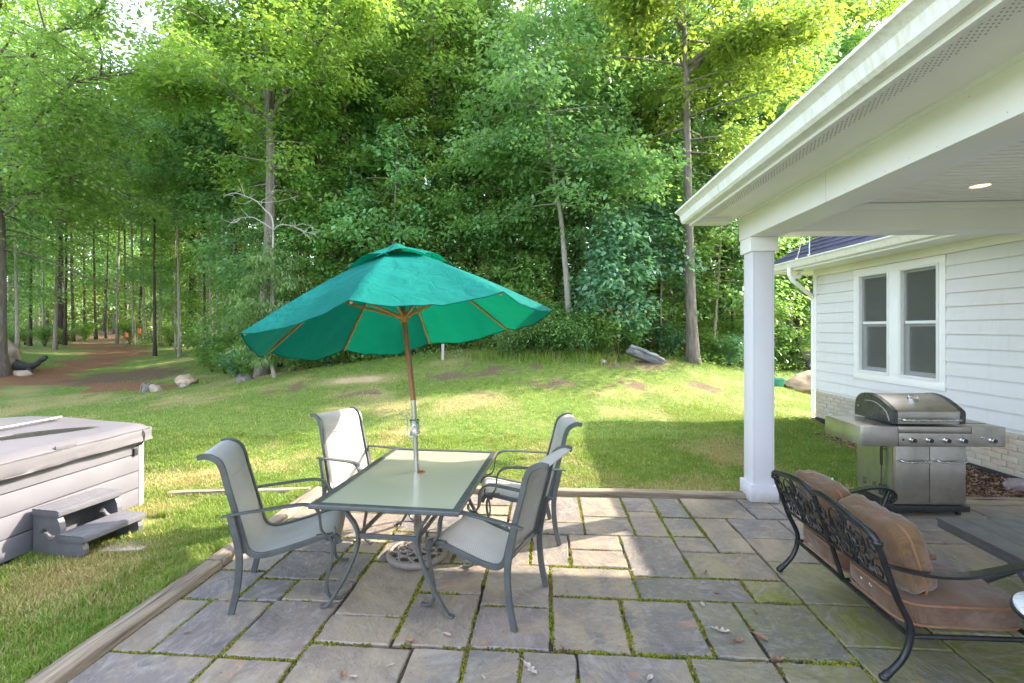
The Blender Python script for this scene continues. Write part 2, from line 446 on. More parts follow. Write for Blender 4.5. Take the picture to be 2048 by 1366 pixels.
def _tubcover():
    t = NT('tub_cover_vinyl'); v = t.coord('Object')
    n = t.noise(v, 1.6, 5); wr = t.noise(v, 7, 5, .6, .5); leather = t.noise(v, 180, 2)
    # shallow pool of rain water lying on the front slope
    sep = t.n('SeparateXYZ'); t.set(sep.inputs[0], v)
    ax = t.math('ADD', sep.outputs[0], .40); ay = t.math('SUBTRACT', sep.outputs[1], 1.36)
    ex = t.math('DIVIDE', t.math('SUBTRACT', ax, t.math('MULTIPLY', ay, .45)), .13); ey = t.math('DIVIDE', t.math('ADD', ay, t.math('MULTIPLY', ax, .3)), .52)
    d = t.math('SQRT', t.math('ADD', t.math('MULTIPLY', ex, ex), t.math('MULTIPLY', ey, ey)))
    d = t.math('ADD', d, t.math('MULTIPLY', t.math('SUBTRACT', wr, .5), .25))
    wet = t.math('MULTIPLY', t.ramp(d, [(.80, 1.0), (1.0, 0.0)]), t.ramp(sep.outputs[2], [(.60, 0.0), (.64, 1.0)]))
    c = t.mix(t.ramp(n, [(.3, 0.0), (.7, 1.0)]), (.084, .078, .086, 1), (.108, .101, .110, 1))
    c = t.mix(wet, c, (.035, .033, .036, 1))
    r = t.mix(wet, (.62, .62, .62, 1), (.08, .08, .08, 1))
    h_ = t.math('ADD', t.math('MULTIPLY', wr, .9), t.math('MULTIPLY', leather, .06))
    h_ = t.math('MULTIPLY', h_, t.math('SUBTRACT', 1.0, wet))
    return t.done(t.pbr(c, r, 0, t.bump(h_, .25, .02)))
M['tub_cover'] = _tubcover()
M['seam_dark'] = mott('seam_thread', [(.3, (.05, .047, .055, 1)), (.7, (.09, .085, .095, 1))], scale=20, rough=(.7, .8), bump=0)
M['caulk'] = mott('caulk_line', [(.3, (.34, .33, .33, 1)), (.7, (.46, .45, .44, 1))], scale=20, rough=(.6, .7), bump=0)
M['step_plastic'] = mott('grey_step_plastic', [(.3, (.088, .087, .099, 1)), (.7, (.125, .123, .138, 1))], scale=5, rough=(.45, .62), bump=.12, bscale=150)
M['tub_post'] = mott('tub_corner_grey', [(.3, (.27, .26, .25, 1)), (.7, (.33, .32, .31, 1))], scale=6, rough=(.5, .6), bump=.06)
M['rock'] = mott('field_stone', [(.25, (.15, .12, .10, 1)), (.5, (.30, .24, .19, 1)), (.75, (.42, .36, .30, 1))], scale=2.6, detail=8, rough=(.8, .92), bump=.8, bscale=7, bdist=.03)
M['rock_tan'] = mott('tan_boulder', [(.25, (.13, .10, .085, 1)), (.45, (.34, .24, .16, 1)), (.62, (.46, .36, .25, 1)), (.8, (.36, .30, .26, 1))], scale=1.8, detail=8, rough=(.8, .92), bump=.9, bscale=6, bdist=.04, stretch=(1, 1, 2.2))
M['rock_mauve'] = mott('mauve_stone', [(.3, (.19, .145, .15, 1)), (.7, (.32, .26, .26, 1))], scale=6, detail=7, rough=(.7, .9), bump=.6, bscale=18, bdist=.01)
M['slate'] = mott('grey_rock_slab', [(.25, (.10, .10, .12, 1)), (.5, (.22, .22, .25, 1)), (.75, (.44, .41, .38, 1))], scale=2.4, detail=7, rough=(.75, .9), bump=.8, bscale=6, bdist=.03, stretch=(1, 4, 1))
M['deadwood'] = mott('dead_grey_wood', [(.3, (.30, .275, .25, 1)), (.7, (.46, .43, .39, 1))], scale=14, rough=(.8, .9), bump=.5, bscale=30, bdist=.01, stretch=(3, 3, .6))
M['stump'] = mott('rotten_stump', [(.3, (.05, .04, .033, 1)), (.5, (.16, .13, .11, 1)), (.75, (.32, .28, .24, 1))], scale=7, rough=(.85, .95), bump=.9, bscale=16, bdist=.03, stretch=(2, 2, .6))
M['char'] = mott('charred_wood', [(.3, (.015, .014, .013, 1)), (.7, (.06, .055, .05, 1))], scale=8, rough=(.7, .9), bump=.8, bscale=14, bdist=.02)
M['bark_grey'] = mott('grey_bark', [(.25, (.075, .062, .052, 1)), (.5, (.16, .135, .115, 1)), (.78, (.27, .235, .205, 1))], scale=5, detail=8, rough=(.85, .95), bump=.9, bscale=11, bdist=.03, stretch=(3, 3, .55))
M['bark_dark'] = mott('dark_bark', [(.25, (.028, .022, .018, 1)), (.5, (.065, .052, .042, 1)), (.8, (.12, .098, .08, 1))], scale=5, detail=8, rough=(.88, .95), bump=.9, bscale=10, bdist=.03, stretch=(3, 3, .5))
M['bark_pale'] = mott('pale_bark', [(.25, (.16, .135, .115, 1)), (.5, (.27, .235, .20, 1)), (.78, (.38, .345, .305, 1))], scale=6, detail=7, rough=(.8, .92), bump=.6, bscale=14, bdist=.02, stretch=(3, 3, .7))

def leafmat(name, dark, light, trans, amount=.42, gloss=.5):
    t = NT(name)
    a = t.attr('rnd'); oi = t.n('ObjectInfo')
    c = t.mix(a, dark, light)
    sh = t.math('MULTIPLY_ADD', oi.outputs['Random'], .5, .75)
    hs = t.n('HueSaturation', Saturation=1.0, Value=sh, Color=c)
    t.set(hs.inputs['Hue'], t.math('MULTIPLY_ADD', oi.outputs['Random'], .045, .4775))
    p = t.pbr(hs.outputs[0], .36, 0, None, Specular_IOR_Level=gloss)
    tc = t.mix(a, trans, tuple(min(1, x * 1.35) for x in trans[:3]) + (1,))
    tr = t.n('BsdfTranslucent', Color=tc)
    mx = t.n('MixShader', Fac=amount); t.set(mx.inputs[1], p); t.set(mx.inputs[2], tr.outputs[0])
    return t.done(mx.outputs[0])
M['leaf_oak'] = leafmat('oak_leaves', (.075, .170, .034, 1), (.235, .355, .085, 1), (.33, .48, .06, 1), .42)
M['leaf_tulip'] = leafmat('tulip_leaves', (.070, .190, .050, 1), (.225, .390, .120, 1), (.31, .50, .075, 1), .42)
M['leaf_blue'] = leafmat('hickory_leaves', (.066, .180, .064, 1), (.215, .370, .155, 1), (.27, .48, .11, 1), .40, .55)
M['leaf_pale'] = leafmat('sapling_leaves', (.105, .205, .065, 1), (.190, .310, .115, 1), (.27, .42, .10, 1))
M['leaf_big'] = leafmat('broad_leaves', (.060, .175, .085, 1), (.215, .365, .225, 1), (.22, .44, .14, 1), .36, .6)
M['leaf_shrub'] = leafmat('shrub_leaves', (.070, .170, .042, 1), (.205, .345, .090, 1), (.29, .45, .07, 1), .40)
M['leaf_sun'] = leafmat('sunlit_tone_leaves', (.080, .160, .026, 1), (.225, .325, .062, 1), (.31, .43, .055, 1), .44)  # yellow of sunlit crowns put into the leaf colour
M['blossom'] = leafmat('blossom_heads', (.36, .24, .14, 1), (.50, .34, .20, 1), (.45, .3, .15, 1), .3)
# ================================================================ SETTING
# ---- terrain height: thin-plate spline through measured ground points
_cp = []
def cpx(px, py, Y): p = D(px, py, Y); _cp.append((p.x, p.y, p.z))
for x in (-9, -6, -4, -2.5, 0, 2, 4, 5.5, 9):
    for y in (-6, -2, 1.5, 3.5, 5.0): _cp.append((x, y, -.015))
for x in (-6.5, -3, 0, 3): _cp.append((x, 6.6, .0)); _cp.append((x, 7.8, .05))
for a in [(1050, 708, 12.5), (1140, 700, 13.4), (885, 712, 13), (700, 739, 12.4), (548, 753, 12.4), (480, 764, 12.6), (370, 770, 13.2), (300, 783, 12.2),
          (1385, 724, 13), (1480, 746, 13), (1300, 722, 12.8), (1555, 772, 12.4), (1600, 781, 13), (1612, 735, 17), (1560, 737, 17.2), (1634, 842, 9.5),
          (1050, 800, 9.2), (900, 800, 9.2), (1250, 800, 9.6), (700, 800, 9.6), (500, 810, 9.6), (1000, 760, 10.8), (1250, 760, 11), (800, 765, 11), (1420, 790, 10.6),
          (300, 812, 10.2), (150, 828, 10.2), (0, 815, 11), (0, 770, 13.5), (120, 765, 14), (15, 728, 15.5), (60, 738, 15.5), (200, 740, 16.5), (230, 712, 20), (205, 692, 25),
          (110, 690, 24), (0, 695, 20), (330, 735, 16.5), (420, 705, 19), (300, 690, 23), (700, 712, 17), (1000, 690, 17), (1200, 690, 17), (1380, 690, 19)]: cpx(*a)
for x in (-30, -15, 0, 12, 25):
    for y in (32, 45, 70): _cp.append((x, y, 1.15 + .012 * (y - 32)))
_cp.append((14, 8, -.1)); _cp.append((14, 2, -.05)); _cp.append((-16, 6, -.05)); _cp.append((-16, 0, -.05)); _cp.append((-18, 12, .15))
_CP = np.array(_cp); _n = len(_CP)
def _U(r2): return np.where(r2 > 1e-9, r2 * np.log(np.maximum(r2, 1e-9)), 0)
_K = _U(((_CP[:, None, :2] - _CP[None, :, :2]) ** 2).sum(-1)) + np.eye(_n) * 2.0
_P = np.concatenate([np.ones((_n, 1)), _CP[:, :2]], 1)
_A = np.block([[_K, _P], [_P.T, np.zeros((3, 3))]])
_W = np.linalg.solve(_A, np.concatenate([_CP[:, 2], np.zeros(3)]))
def HT(x, y):
    x = np.asarray(x, float); y = np.asarray(y, float); sh = x.shape
    p = np.stack([x.ravel(), y.ravel()], -1); out = np.zeros(len(p))
    for i in range(0, len(p), 20000):
        q = p[i:i + 20000]; r2 = ((q[:, None] - _CP[None, :, :2]) ** 2).sum(-1)
        out[i:i + 20000] = _U(r2) @ _W[:_n] + _W[_n] + q @ _W[_n + 1:]
    return np.clip(out.reshape(sh), -.3, 3)
def H1(x, y): return float(HT(np.array([x]), np.array([y]))[0])

def vnoise(x, y, s, seed=0):
    # cheap smooth value noise, vectorised
    r = np.random.default_rng(seed + 100); T = r.random((64, 64))
    X = x / s; Y = y / s; xi = np.floor(X).astype(int); yi = np.floor(Y).astype(int)
    fx = X - xi; fy = Y - yi; fx = fx * fx * (3 - 2 * fx); fy = fy * fy * (3 - 2 * fy)
    g = lambda a, b: T[a % 64, b % 64]
    return (g(xi, yi) * (1 - fx) + g(xi + 1, yi) * fx) * (1 - fy) + (g(xi, yi + 1) * (1 - fx) + g(xi + 1, yi + 1) * fx) * fy
def fbm(x, y, s, seed=0): return .55 * vnoise(x, y, s, seed) + .3 * vnoise(x, y, s * .45, seed + 1) + .15 * vnoise(x, y, s * .2, seed + 2)
def sst(a, b, x): t = np.clip((x - a) / (b - a), 0, 1); return t * t * (3 - 2 * t)

_TLX = [-60, -40, -14, -9.5, -7.2, -5.5, 0, 4.5, 6.5, 9, 20, 60]
_TLY = [26, 25, 22.5, 18, 14.3, 13.6, 13.2, 13.6, 15.2, 17.2, 18, 18]
def treeline(x): return np.interp(x, _TLX, _TLY)
_path = [D(-40, 778, 13.2), D(60, 762, 14.2), D(150, 742, 16.2), D(232, 716, 19.8), D(215, 694, 24.5), D(150, 684, 30), D(120, 680, 40)]
_path2 = [D(60, 762, 14.2), D(190, 770, 13.8), D(330, 775, 13.0)]
def seg_d(x, y, pts):
    d = np.full(np.shape(x), 1e9)
    for a, b in zip(pts[:-1], pts[1:]):
        ux, uy = b.x - a.x, b.y - a.y; L = ux * ux + uy * uy
        t = np.clip(((x - a.x) * ux + (y - a.y) * uy) / L, 0, 1)
        d = np.minimum(d, np.hypot(x - a.x - t * ux, y - a.y - t * uy))
    return d
def TG(px, py, y0=6.0, y1=40.0):
    """where the line of sight through a pixel meets the terrain"""
    d = ray(px, py); ys = np.arange(y0, y1, .05); xs = d[0] / d[1] * ys; zs = CAM_H + d[2] / d[1] * ys
    k = np.argmax(zs < HT(xs, ys)); return Vector((xs[k], ys[k], zs[k]))
_bare = [(TG(1210, 722), 1.0), (TG(1290, 728), .7), (TG(1010, 742), .9), (TG(900, 752), .6), (TG(1420, 775), .6), (TG(590, 775), .7),
         (TG(720, 790), .5), (TG(1100, 770), .8), (TG(960, 790), .5), (TG(1260, 775), .6), (TG(430, 800), .5)]
def masks(x, y):
    nz = fbm(x, y, 1.1, 3); fine = fbm(x, y, .35, 8)
    woods = sst(.6, 2.6, y - treeline(x) + (nz - .5) * 2.0)
    d = seg_d(x, y, _path); d2 = seg_d(x, y, _path2)
    dirt = np.maximum(1 - sst(.55, 1.35, d + (nz - .5) * 1.4), .8 * (1 - sst(.3, .9, d2 + (nz - .5) * 1.2)))
    for p, r in _bare:
        dd = np.hypot(x - p.x, (y - p.y) * 1.3) / r
        dirt = np.maximum(dirt, .68 * (1 - sst(.15, 1.10, dd + (fine - .5) * 2.2 + (fbm(x, y, .15, 31) - .5) * 1.4)))
    mound = sst(8.6, 9.8, y) * (1 - woods)
    dirt = np.maximum(dirt, mound * sst(.60, .80, fine) * .6)
    litter = np.maximum(woods * .8, (1 - sst(.6, 2.4, np.hypot((x + 14.2) * .8, y - 15.2) + (fine - .5) * 1.5)) * .9)
    dry = sst(.48, .82, fbm(x, y, 1.3, 21)) * .8
    # sun-baked strip beside the hot tub
    dry = np.maximum(dry, .9 * np.exp(-((x + 3.35) / .42) ** 2) * np.exp(-((y - 3.1) / .55) ** 2))
    s = TG(715, 760)
    straw = np.exp(-(((x - s.x) / 1.05) ** 4 + ((y - s.y) / .42) ** 4))
    dirt = dirt * (1 - straw)
    return dirt, litter, np.clip(np.maximum(dry, straw), 0, 1), woods
PX0, PX1, PY0, PY1 = -2.53, 5.6, -3.2, 5.08     # the patio rectangle
def in_patio(x, y, m=0.0): return (x > PX0 - m) & (x < PX1 + m) & (y > PY0 - m) & (y < PY1 + m)

def _lines(a, b, st_, lo, hi):
    mid = list(np.arange(a, b + 1e-6, st_)); k = st_; x = a; L = []
    while x > lo: k *= 1.22; x -= k; L.append(x)
    k = st_; x = b; R = []
    while x < hi: k *= 1.22; x += k; R.append(x)
    return np.array(L[::-1] + mid + R)
_gx = _lines(-13, 9, .13, -140, 140); _gy = _lines(-4, 17, .13, -60, 190)
_X, _Y = np.meshgrid(_gx, _gy, indexing='ij')
_Z = HT(_X, _Y)
_far = sst(45, 90, np.hypot(_X, _Y - 10)); _Z = _Z * (1 - _far) + 1.5 * _far
_Z = _Z + (fbm(_X, _Y, .5, 40) - .5) * .05 * sst(5.3, 7, _Y)
_Z = np.where(in_patio(_X, _Y, -.16), -.10, np.where(in_patio(_X, _Y, .02), np.minimum(_Z, -.03), _Z))
_hs = (_X > 5.0) & (_Y < 9.4) & (_Y > -4) & (_X < 12); _Z = np.where(_hs, np.minimum(_Z, -.05), _Z)
_d, _l, _dr, _w = masks(_X, _Y)
_mul = (_X > 3.9) & (_X < 5.6) & (_Y > 5.05) & (_Y < 8.2)
_mulch = np.where(_mul, np.clip(sst(.2, .9, 2.2 * (_X - 4.15) + (fbm(_X, _Y, .4, 5) - .5) * 1.2) + (_X > 4.7) * (_Y < 6.2), 0, 1), 0)
def _ground_mat():
    t = NT('lawn_soil'); p = t.wpos()
    n1 = t.noise(p, 7, 6, .65); n2 = t.noise(p, 38, 4, .7); n3 = t.noise(p, 1.2, 4)
    g = t.ramp(n1, [(.28, (.065, .120, .022, 1)), (.5, (.125, .190, .036, 1)), (.75, (.21, .25, .06, 1))])
    dr = t.attr('dry'); g = t.mix(dr, g, t.ramp(n2, [(.3, (.22, .19, .075, 1)), (.7, (.40, .34, .155, 1))]))
    g = t.mix(t.ramp(dr, [(.86, 0.0), (.96, 1.0)]), g, t.ramp(n2, [(.3, (.36, .27, .15, 1)), (.7, (.58, .46, .28, 1))]))
    sx_ = t.n('SeparateXYZ'); t.set(sx_.inputs[0], p)
    soil = t.ramp(n2, [(.25, (.058, .040, .026, 1)), (.5, (.145, .102, .064, 1)), (.8, (.26, .20, .13, 1))])
    soil = t.mix(t.ramp(t.math('MULTIPLY_ADD', sx_.outputs[0], -.2, -1.0), [(.2, 0.0), (.6, 1.0)]), soil, t.ramp(n2, [(.25, (.105, .046, .024, 1)), (.5, (.215, .105, .055, 1)), (.8, (.32, .19, .115, 1))]))
    di = t.math('ADD', t.attr('dirt'), t.math('MULTIPLY', t.math('SUBTRACT', n2, .5), .9))
    c = t.mix(t.ramp(di, [(.36, 0.0), (.60, 1.0)]), g, soil)
    lit = t.ramp(n2, [(.2, (.035, .025, .016, 1)), (.45, (.115, .075, .045, 1)), (.62, (.20, .135, .085, 1)), (.75, (.055, .085, .022, 1)), (.9, (.26, .19, .13, 1))])
    li = t.math('ADD', t.attr('litter'), t.math('MULTIPLY', t.math('SUBTRACT', n1, .5), .8))
    c = t.mix(t.ramp(li, [(.42, 0.0), (.62, 1.0)]), c, lit)
    mu = t.ramp(n2, [(.2, (.035, .016, .010, 1)), (.5, (.115, .052, .034, 1)), (.68, (.20, .10, .065, 1)), (.85, (.34, .24, .18, 1))])
    c = t.mix(t.attr('mulch'), c, mu)
    return t.done(t.pbr(c, .92, 0, t.bump(t.math('ADD', n2, n1), .9, .03), Specular_IOR_Level=.2))
_nx, _ny = _X.shape
_ii, _jj = np.meshgrid(np.arange(_nx - 1), np.arange(_ny - 1), indexing='ij')
_q = np.stack([_ii * _ny + _jj, (_ii + 1) * _ny + _jj, (_ii + 1) * _ny + _jj + 1, _ii * _ny + _jj + 1], -1).reshape(-1, 4)
lawn = npobj('lawn', np.stack([_X, _Y, _Z], -1).reshape(-1, 3), _q, _ground_mat(),
             {'dirt': _d.ravel(), 'litter': _l.ravel(), 'dry': _dr.ravel(), 'mulch': _mulch.ravel()}, smooth=True)
tag(lawn, 'rolling green lawn with bare patches and a red dirt path into the wood', 'lawn', kind='structure')

_hx = np.linspace(-190, 190, 77); _hy = np.linspace(78, 190, 30)
_HX, _HY = np.meshgrid(_hx, _hy, indexing='ij'); _HZ = 1.0 + 15 * sst(78, 125, _HY) * (.75 + .5 * fbm(_HX + 500, _HY, 40, 52)) + (fbm(_HX + 300, _HY, 5, 53) - .5) * 4 * sst(80, 95, _HY)
_a, _b2 = _HX.shape; _ii, _jj = np.meshgrid(np.arange(_a - 1), np.arange(_b2 - 1), indexing='ij')
hill = npobj('hill', np.stack([_HX, _HY, _HZ], -1).reshape(-1, 3), np.stack([_ii * _b2 + _jj, (_ii + 1) * _b2 + _jj, (_ii + 1) * _b2 + _jj + 1, _ii * _b2 + _jj + 1], -1).reshape(-1, 4),
             mott('wooded_hill', [(.25, (.05, .10, .025, 1)), (.5, (.12, .20, .05, 1)), (.75, (.22, .30, .08, 1))], scale=.5, rough=(.9, .95), bump=1.0, bscale=.9, bdist=1.5, world=True), smooth=True)
tag(hill, 'low wooded hill added far behind the trees to close sky gaps', 'hill', kind='structure')  # added backdrop, blocks low sky light between the trunks
# ---- bluestone patio: every slab at its measured place
SL = [(-2.38, -1.76, 1.72, 2.40), (-1.76, -1.325, 1.85, 2.40), (-1.325, -.74, 1.78, 2.55), (-.74, -.435, 1.9, 2.555), (-.435, -.14, 1.82, 2.565), (-.14, .155, 1.95, 2.57),
      (.155, .74, 1.86, 2.575), (.74, 1.19, 1.8, 2.59), (1.19, 1.635, 1.9, 2.60), (1.635, 2.21, 2.12, 2.74), (2.21, 2.65, 2.2, 2.89),
      (-2.38, -2.16, 2.40, 2.90), (-2.16, -1.755, 2.40, 2.91), (-1.755, -1.32, 2.40, 2.935), (-1.32, -.87, 2.55, 2.81), (-1.32, -.87, 2.81, 3.475), (-.87, -.435, 2.56, 3.09), (-.87, -.435, 3.09, 3.48),
      (-.435, .02, 2.57, 2.97), (-.435, .02, 2.97, 3.505), (.02, .465, 2.58, 3.11), (.465, .90, 2.59, 3.11), (.90, 1.18, 2.59, 3.12), (1.18, 1.64, 2.60, 3.135),
      (.02, .60, 3.11, 3.50), (.60, 1.335, 3.12, 3.40), (1.335, 1.64, 3.135, 3.41), (1.64, 2.21, 2.74, 3.145), (2.21, 2.65, 2.89, 3.145), (1.64, 2.25, 3.145, 3.685), (2.25, 2.66, 3.145, 3.685),
      (1.64, 2.15, 3.685, 4.09), (2.15, 2.66, 3.685, 4.09), (1.64, 2.10, 4.09, 4.50), (2.10, 2.66, 4.09, 4.50),
      (-2.38, -2.015, 2.90, 3.27), (-2.38, -2.015, 3.27, 3.66), (-2.38, -2.015, 3.66, 4.20), (-2.38, -2.015, 4.20, 4.97),
      (-2.015, -1.73, 2.92, 3.18), (-1.73, -1.32, 2.935, 3.19), (-2.015, -1.58, 3.18, 3.59), (-1.58, -1.32, 3.19, 3.595), (-2.015, -1.58, 3.59, 3.84), (-1.58, -1.32, 3.595, 3.85), (-2.015, -1.32, 3.85, 4.37), (-2.015, -1.32, 4.37, 4.97),
      (-1.32, -.72, 3.475, 4.0), (-.72, -.13, 3.485, 4.02), (-.13, .17, 3.505, 4.04), (.17, .60, 3.50, 3.78), (.17, .60, 3.78, 4.05), (.60, 1.04, 3.40, 4.06), (1.04, 1.64, 3.41, 3.81),
      (1.04, 1.34, 3.81, 4.075), (1.34, 1.64, 3.81, 4.49), (1.04, 1.34, 4.075, 4.48), (.75, 1.04, 4.06, 4.60), (.75, 1.055, 4.60, 4.98), (.32, .75, 4.05, 4.45), (.32, .75, 4.45, 4.97),
      (1.05, 1.34, 4.48, 4.99), (1.34, 1.93, 4.49, 5.0), (1.93, 2.22, 4.51, 4.77), (1.93, 2.22, 4.77, 5.01), (2.22, 2.75, 4.50, 5.01), (2.75, 3.25, 4.49, 5.02),
      (-1.32, -.72, 4.0, 4.42), (-.72, -.36, 4.02, 4.41), (-.36, .32, 4.045, 4.29), (-.36, .32, 4.29, 4.96), (-1.32, -.95, 4.42, 4.96), (-.95, -.36, 4.42, 4.66), (-.95, -.36, 4.66, 4.96),
      (3.25, 4.09, 4.36, 5.02), (4.09, 4.7, 4.36, 5.03), (4.7, 5.45, 4.36, 5.03), (2.66, 3.25, 4.11, 4.49), (3.25, 3.9, 4.11, 4.36), (3.9, 4.6, 4.11, 4.36), (4.6, 5.45, 4.11, 4.36),
      (2.66, 3.09, 3.6, 4.11), (3.09, 3.7, 3.6, 4.11), (3.7, 4.5, 3.6, 4.11), (4.5, 5.45, 3.6, 4.11), (2.66, 3.2, 3.1, 3.6), (3.2, 4.0, 3.1, 3.6), (4.0, 4.7, 3.1, 3.6), (4.7, 5.45, 3.1, 3.6),
      (2.65, 3.3, 2.3, 3.1), (3.3, 4.1, 2.3, 3.1), (4.1, 5.45, 2.3, 3.1)]
for y0, y1 in ((1.1, 1.75), (.5, 1.1), (-.2, .5), (-.8, -.2), (-1.5, -.8), (-2.2, -1.5), (-2.9, -2.2)):
    x = -2.38
    while x < 5.3:
        w_ = random.choice((.45, .6, .75, .9)); SL.append((x, min(x + w_, 5.45), y0, y1)); x += w_
for r_ in list(SL):
    if 1.76 < r_[2] < 2.35 and r_[2] - 1.75 > .05: SL.append((r_[0], r_[1], 1.75, r_[2]))
_V = []; _Fc = []; _rn = []; _ms = []
_moss_pts = []
def slab(r):
    x0, x1, y0, y1 = r
    cxm, cym = (x0 + x1) / 2, (y0 + y1) / 2
    tight = x0 > 1.6
    gap = .006 if tight else random.uniform(.007, .012)
    x0 += gap; x1 -= gap; y0 += gap; y1 -= gap
    if x1 - x0 < .05 or y1 - y0 < .05: return
    rid = random.random()
    mossy = np.clip((cxm - .55) / 1.3, 0, 1) * np.clip((4.0 - cym) / 1.0, 0, 1)
    mossy = min(1, mossy * random.uniform(.55, 1.15)) if x1 > .9 else 0.05 * random.random()
    if 1.33 < cxm < 1.5 and 3.1 < cym < 3.5: mossy = 1.0
    dz = random.uniform(-.003, .003); tx = random.uniform(-.004, .004); ty = random.uniform(-.004, .004)
    zt = lambda x, y: dz + tx * (x - cxm) + ty * (y - cym) - .002
    def loop(ins, z_off, jit):
        P = []
        cs = [(x0 + ins, y0 + ins), (x1 - ins, y0 + ins), (x1 - ins, y1 - ins), (x0 + ins, y1 - ins)]
        for k in range(4):
            a = cs[k]; b = cs[(k + 1) % 4]; L = math.dist(a, b); n = 10
            for i in range(n):
                f = i / n; x = a[0] + (b[0] - a[0]) * f; y = a[1] + (b[1] - a[1]) * f
                o = (mnoise.noise((x * 7 + 3.1, y * 7, rid * 9)) * .009 + mnoise.noise((x * 26, y * 26, rid * 5)) * .005) * jit
                nx_, ny_ = (b[1] - a[1]) / L, -(b[0] - a[0]) / L
                if i == 0: o *= .4
                P.append((x + nx_ * o, y + ny_ * o, zt(x, y) + z_off))
        return P
    o = len(_V); lo = loop(0, -.045, 1); l1 = loop(0, -.007, 1); l2 = loop(.007, 0, 1)
    _V.extend(lo + l1 + l2); n = len(lo)
    for a, b in ((0, n), (n, 2 * n)):
        for k in range(n): _Fc.append((o + a + k, o + a + (k + 1) % n, o + b + (k + 1) % n, o + b + k))
    _Fc.append(tuple(o + 2 * n + k for k in range(n)))
    _rn.extend([rid] * (3 * n)); _ms.extend([mossy] * (3 * n))
    if not tight and y1 > 1.6:
        for k in range(4):
            a = ((x0, y0), (x1, y0), (x1, y1), (x0, y1))[k]; b = ((x1, y0), (x1, y1), (x0, y1), (x0, y0))[k]
            L = math.dist(a, b)
            for i in range(int(L / .0042)):
                f = random.random(); _moss_pts.append((a[0] + (b[0] - a[0]) * f + random.gauss(0, .0050), a[1] + (b[1] - a[1]) * f + random.gauss(0, .0050)))
for r in SL: slab(r)
def _stone():
    t = NT('bluestone'); p = t.wpos(); a = t.attr('rnd'); ms = t.attr('moss')
    base = t.ramp(a, [(0, (0.153, 0.132, 0.132, 1)), (.16, (0.240, 0.195, 0.174, 1)), (.30, (0.182, 0.159, 0.150, 1)), (.44, (0.325, 0.256, 0.179, 1)), (.58, (0.215, 0.171, 0.148, 1)), (.72, (0.293, 0.238, 0.185, 1)), (.86, (0.195, 0.171, 0.166, 1)), (1, (0.319, 0.268, 0.218, 1))])
    off = t.n('CombineXYZ', X=a, Y=t.math('MULTIPLY', a, 7.3), Z=0.0)
    vm = t.n('VectorMath', {'operation': 'MULTIPLY_ADD'}); t.set(vm.inputs[0], off.outputs[0]); vm.inputs[1].default_value = (13, 11, 0); t.set(vm.inputs[2], p)
    v = vm.outputs[0]
    rot = t.n('VectorRotate', {'rotation_type': 'Z_AXIS'}); t.set(rot.inputs['Vector'], v); t.set(rot.inputs['Angle'], t.math('MULTIPLY', a, 9.0))
    mp = t.n('Mapping', Scale=(1, 1.5, 1)); t.t.links.new(rot.outputs[0], mp.inputs['Vector']); vs = mp.outputs[0]
    n1 = t.noise(vs, 2.1, 9, .70, .9); n2 = t.noise(vs, 17, 7, .72); n3 = t.noise(v, 120, 3, .7); n4 = t.noise(v, 1.5, 5, .6, 1.4); n5 = t.noise(vs, 5.5, 6, .7, 1.5)
    c = t.mix(t.ramp(n1, [(.38, 0.0), (.68, .70)]), base, (.080, .074, .078, 1))
    c = t.mix(t.ramp(n5, [(.52, 0.0), (.68, .60)]), c, (.33, .30, .265, 1))
    c = t.mix(t.ramp(n2, [(.50, 0.0), (.74, .55)]), c, (.37, .345, .32, 1))
    tan = t.math('MULTIPLY', t.ramp(n4, [(.50, 0.0), (.62, .75)]), t.ramp(n2, [(.3, .35), (.65, 1.0)]))
    c = t.mix(tan, c, (.34, .265, .175, 1))
    rust = t.math('MULTIPLY', t.ramp(t.noise(vs, 1.9, 5, .6, 2.6), [(.63, 0.0), (.72, .65)]), t.ramp(n2, [(.3, .3), (.6, 1.0)]))
    c = t.mix(rust, c, (.40, .20, .10, 1))
    pit = t.ramp(t.noise(v, 55, 3, .5), [(.66, 0.0), (.72, .6)]); c = t.mix(pit, c, (.045, .042, .040, 1))
    mf = t.math('MULTIPLY', ms, t.ramp(t.math('ADD', t.math('MULTIPLY', n1, .5), t.math('MULTIPLY', n5, .5)), [(.42, 1.0), (.60, .10)]))
    c = t.mix(mf, c, t.ramp(n2, [(.35, (.12, .130, .010, 1)), (.7, (.25, .250, .05, 1))]))
    h_ = t.math('ADD', t.math('MULTIPLY', n1, 1.0), t.math('ADD', t.math('MULTIPLY', n5, .5), t.math('ADD', t.math('MULTIPLY', n2, .28), t.math('MULTIPLY', n3, .07))))
    r = t.ramp(n2, [(.3, .46), (.7, .74)])
    return t.done(t.pbr(c, r, 0, t.bump(h_, .8, .018), Specular_IOR_Level=.45))
_me = bpy.data.meshes.new('patio'); _me.from_pydata(_V, [], _Fc)
_at = _me.attributes.new('rnd', 'FLOAT', 'POINT'); _at.data.foreach_set('value', _rn)
_at = _me.attributes.new('moss', 'FLOAT', 'POINT'); _at.data.foreach_set('value', _ms)
_me.materials.append(_stone())
patio = bpy.data.objects.new('patio', _me); COL.objects.link(patio)
tag(patio, 'bluestone paving in a random pattern with mossy joints', 'patio', kind='structure')
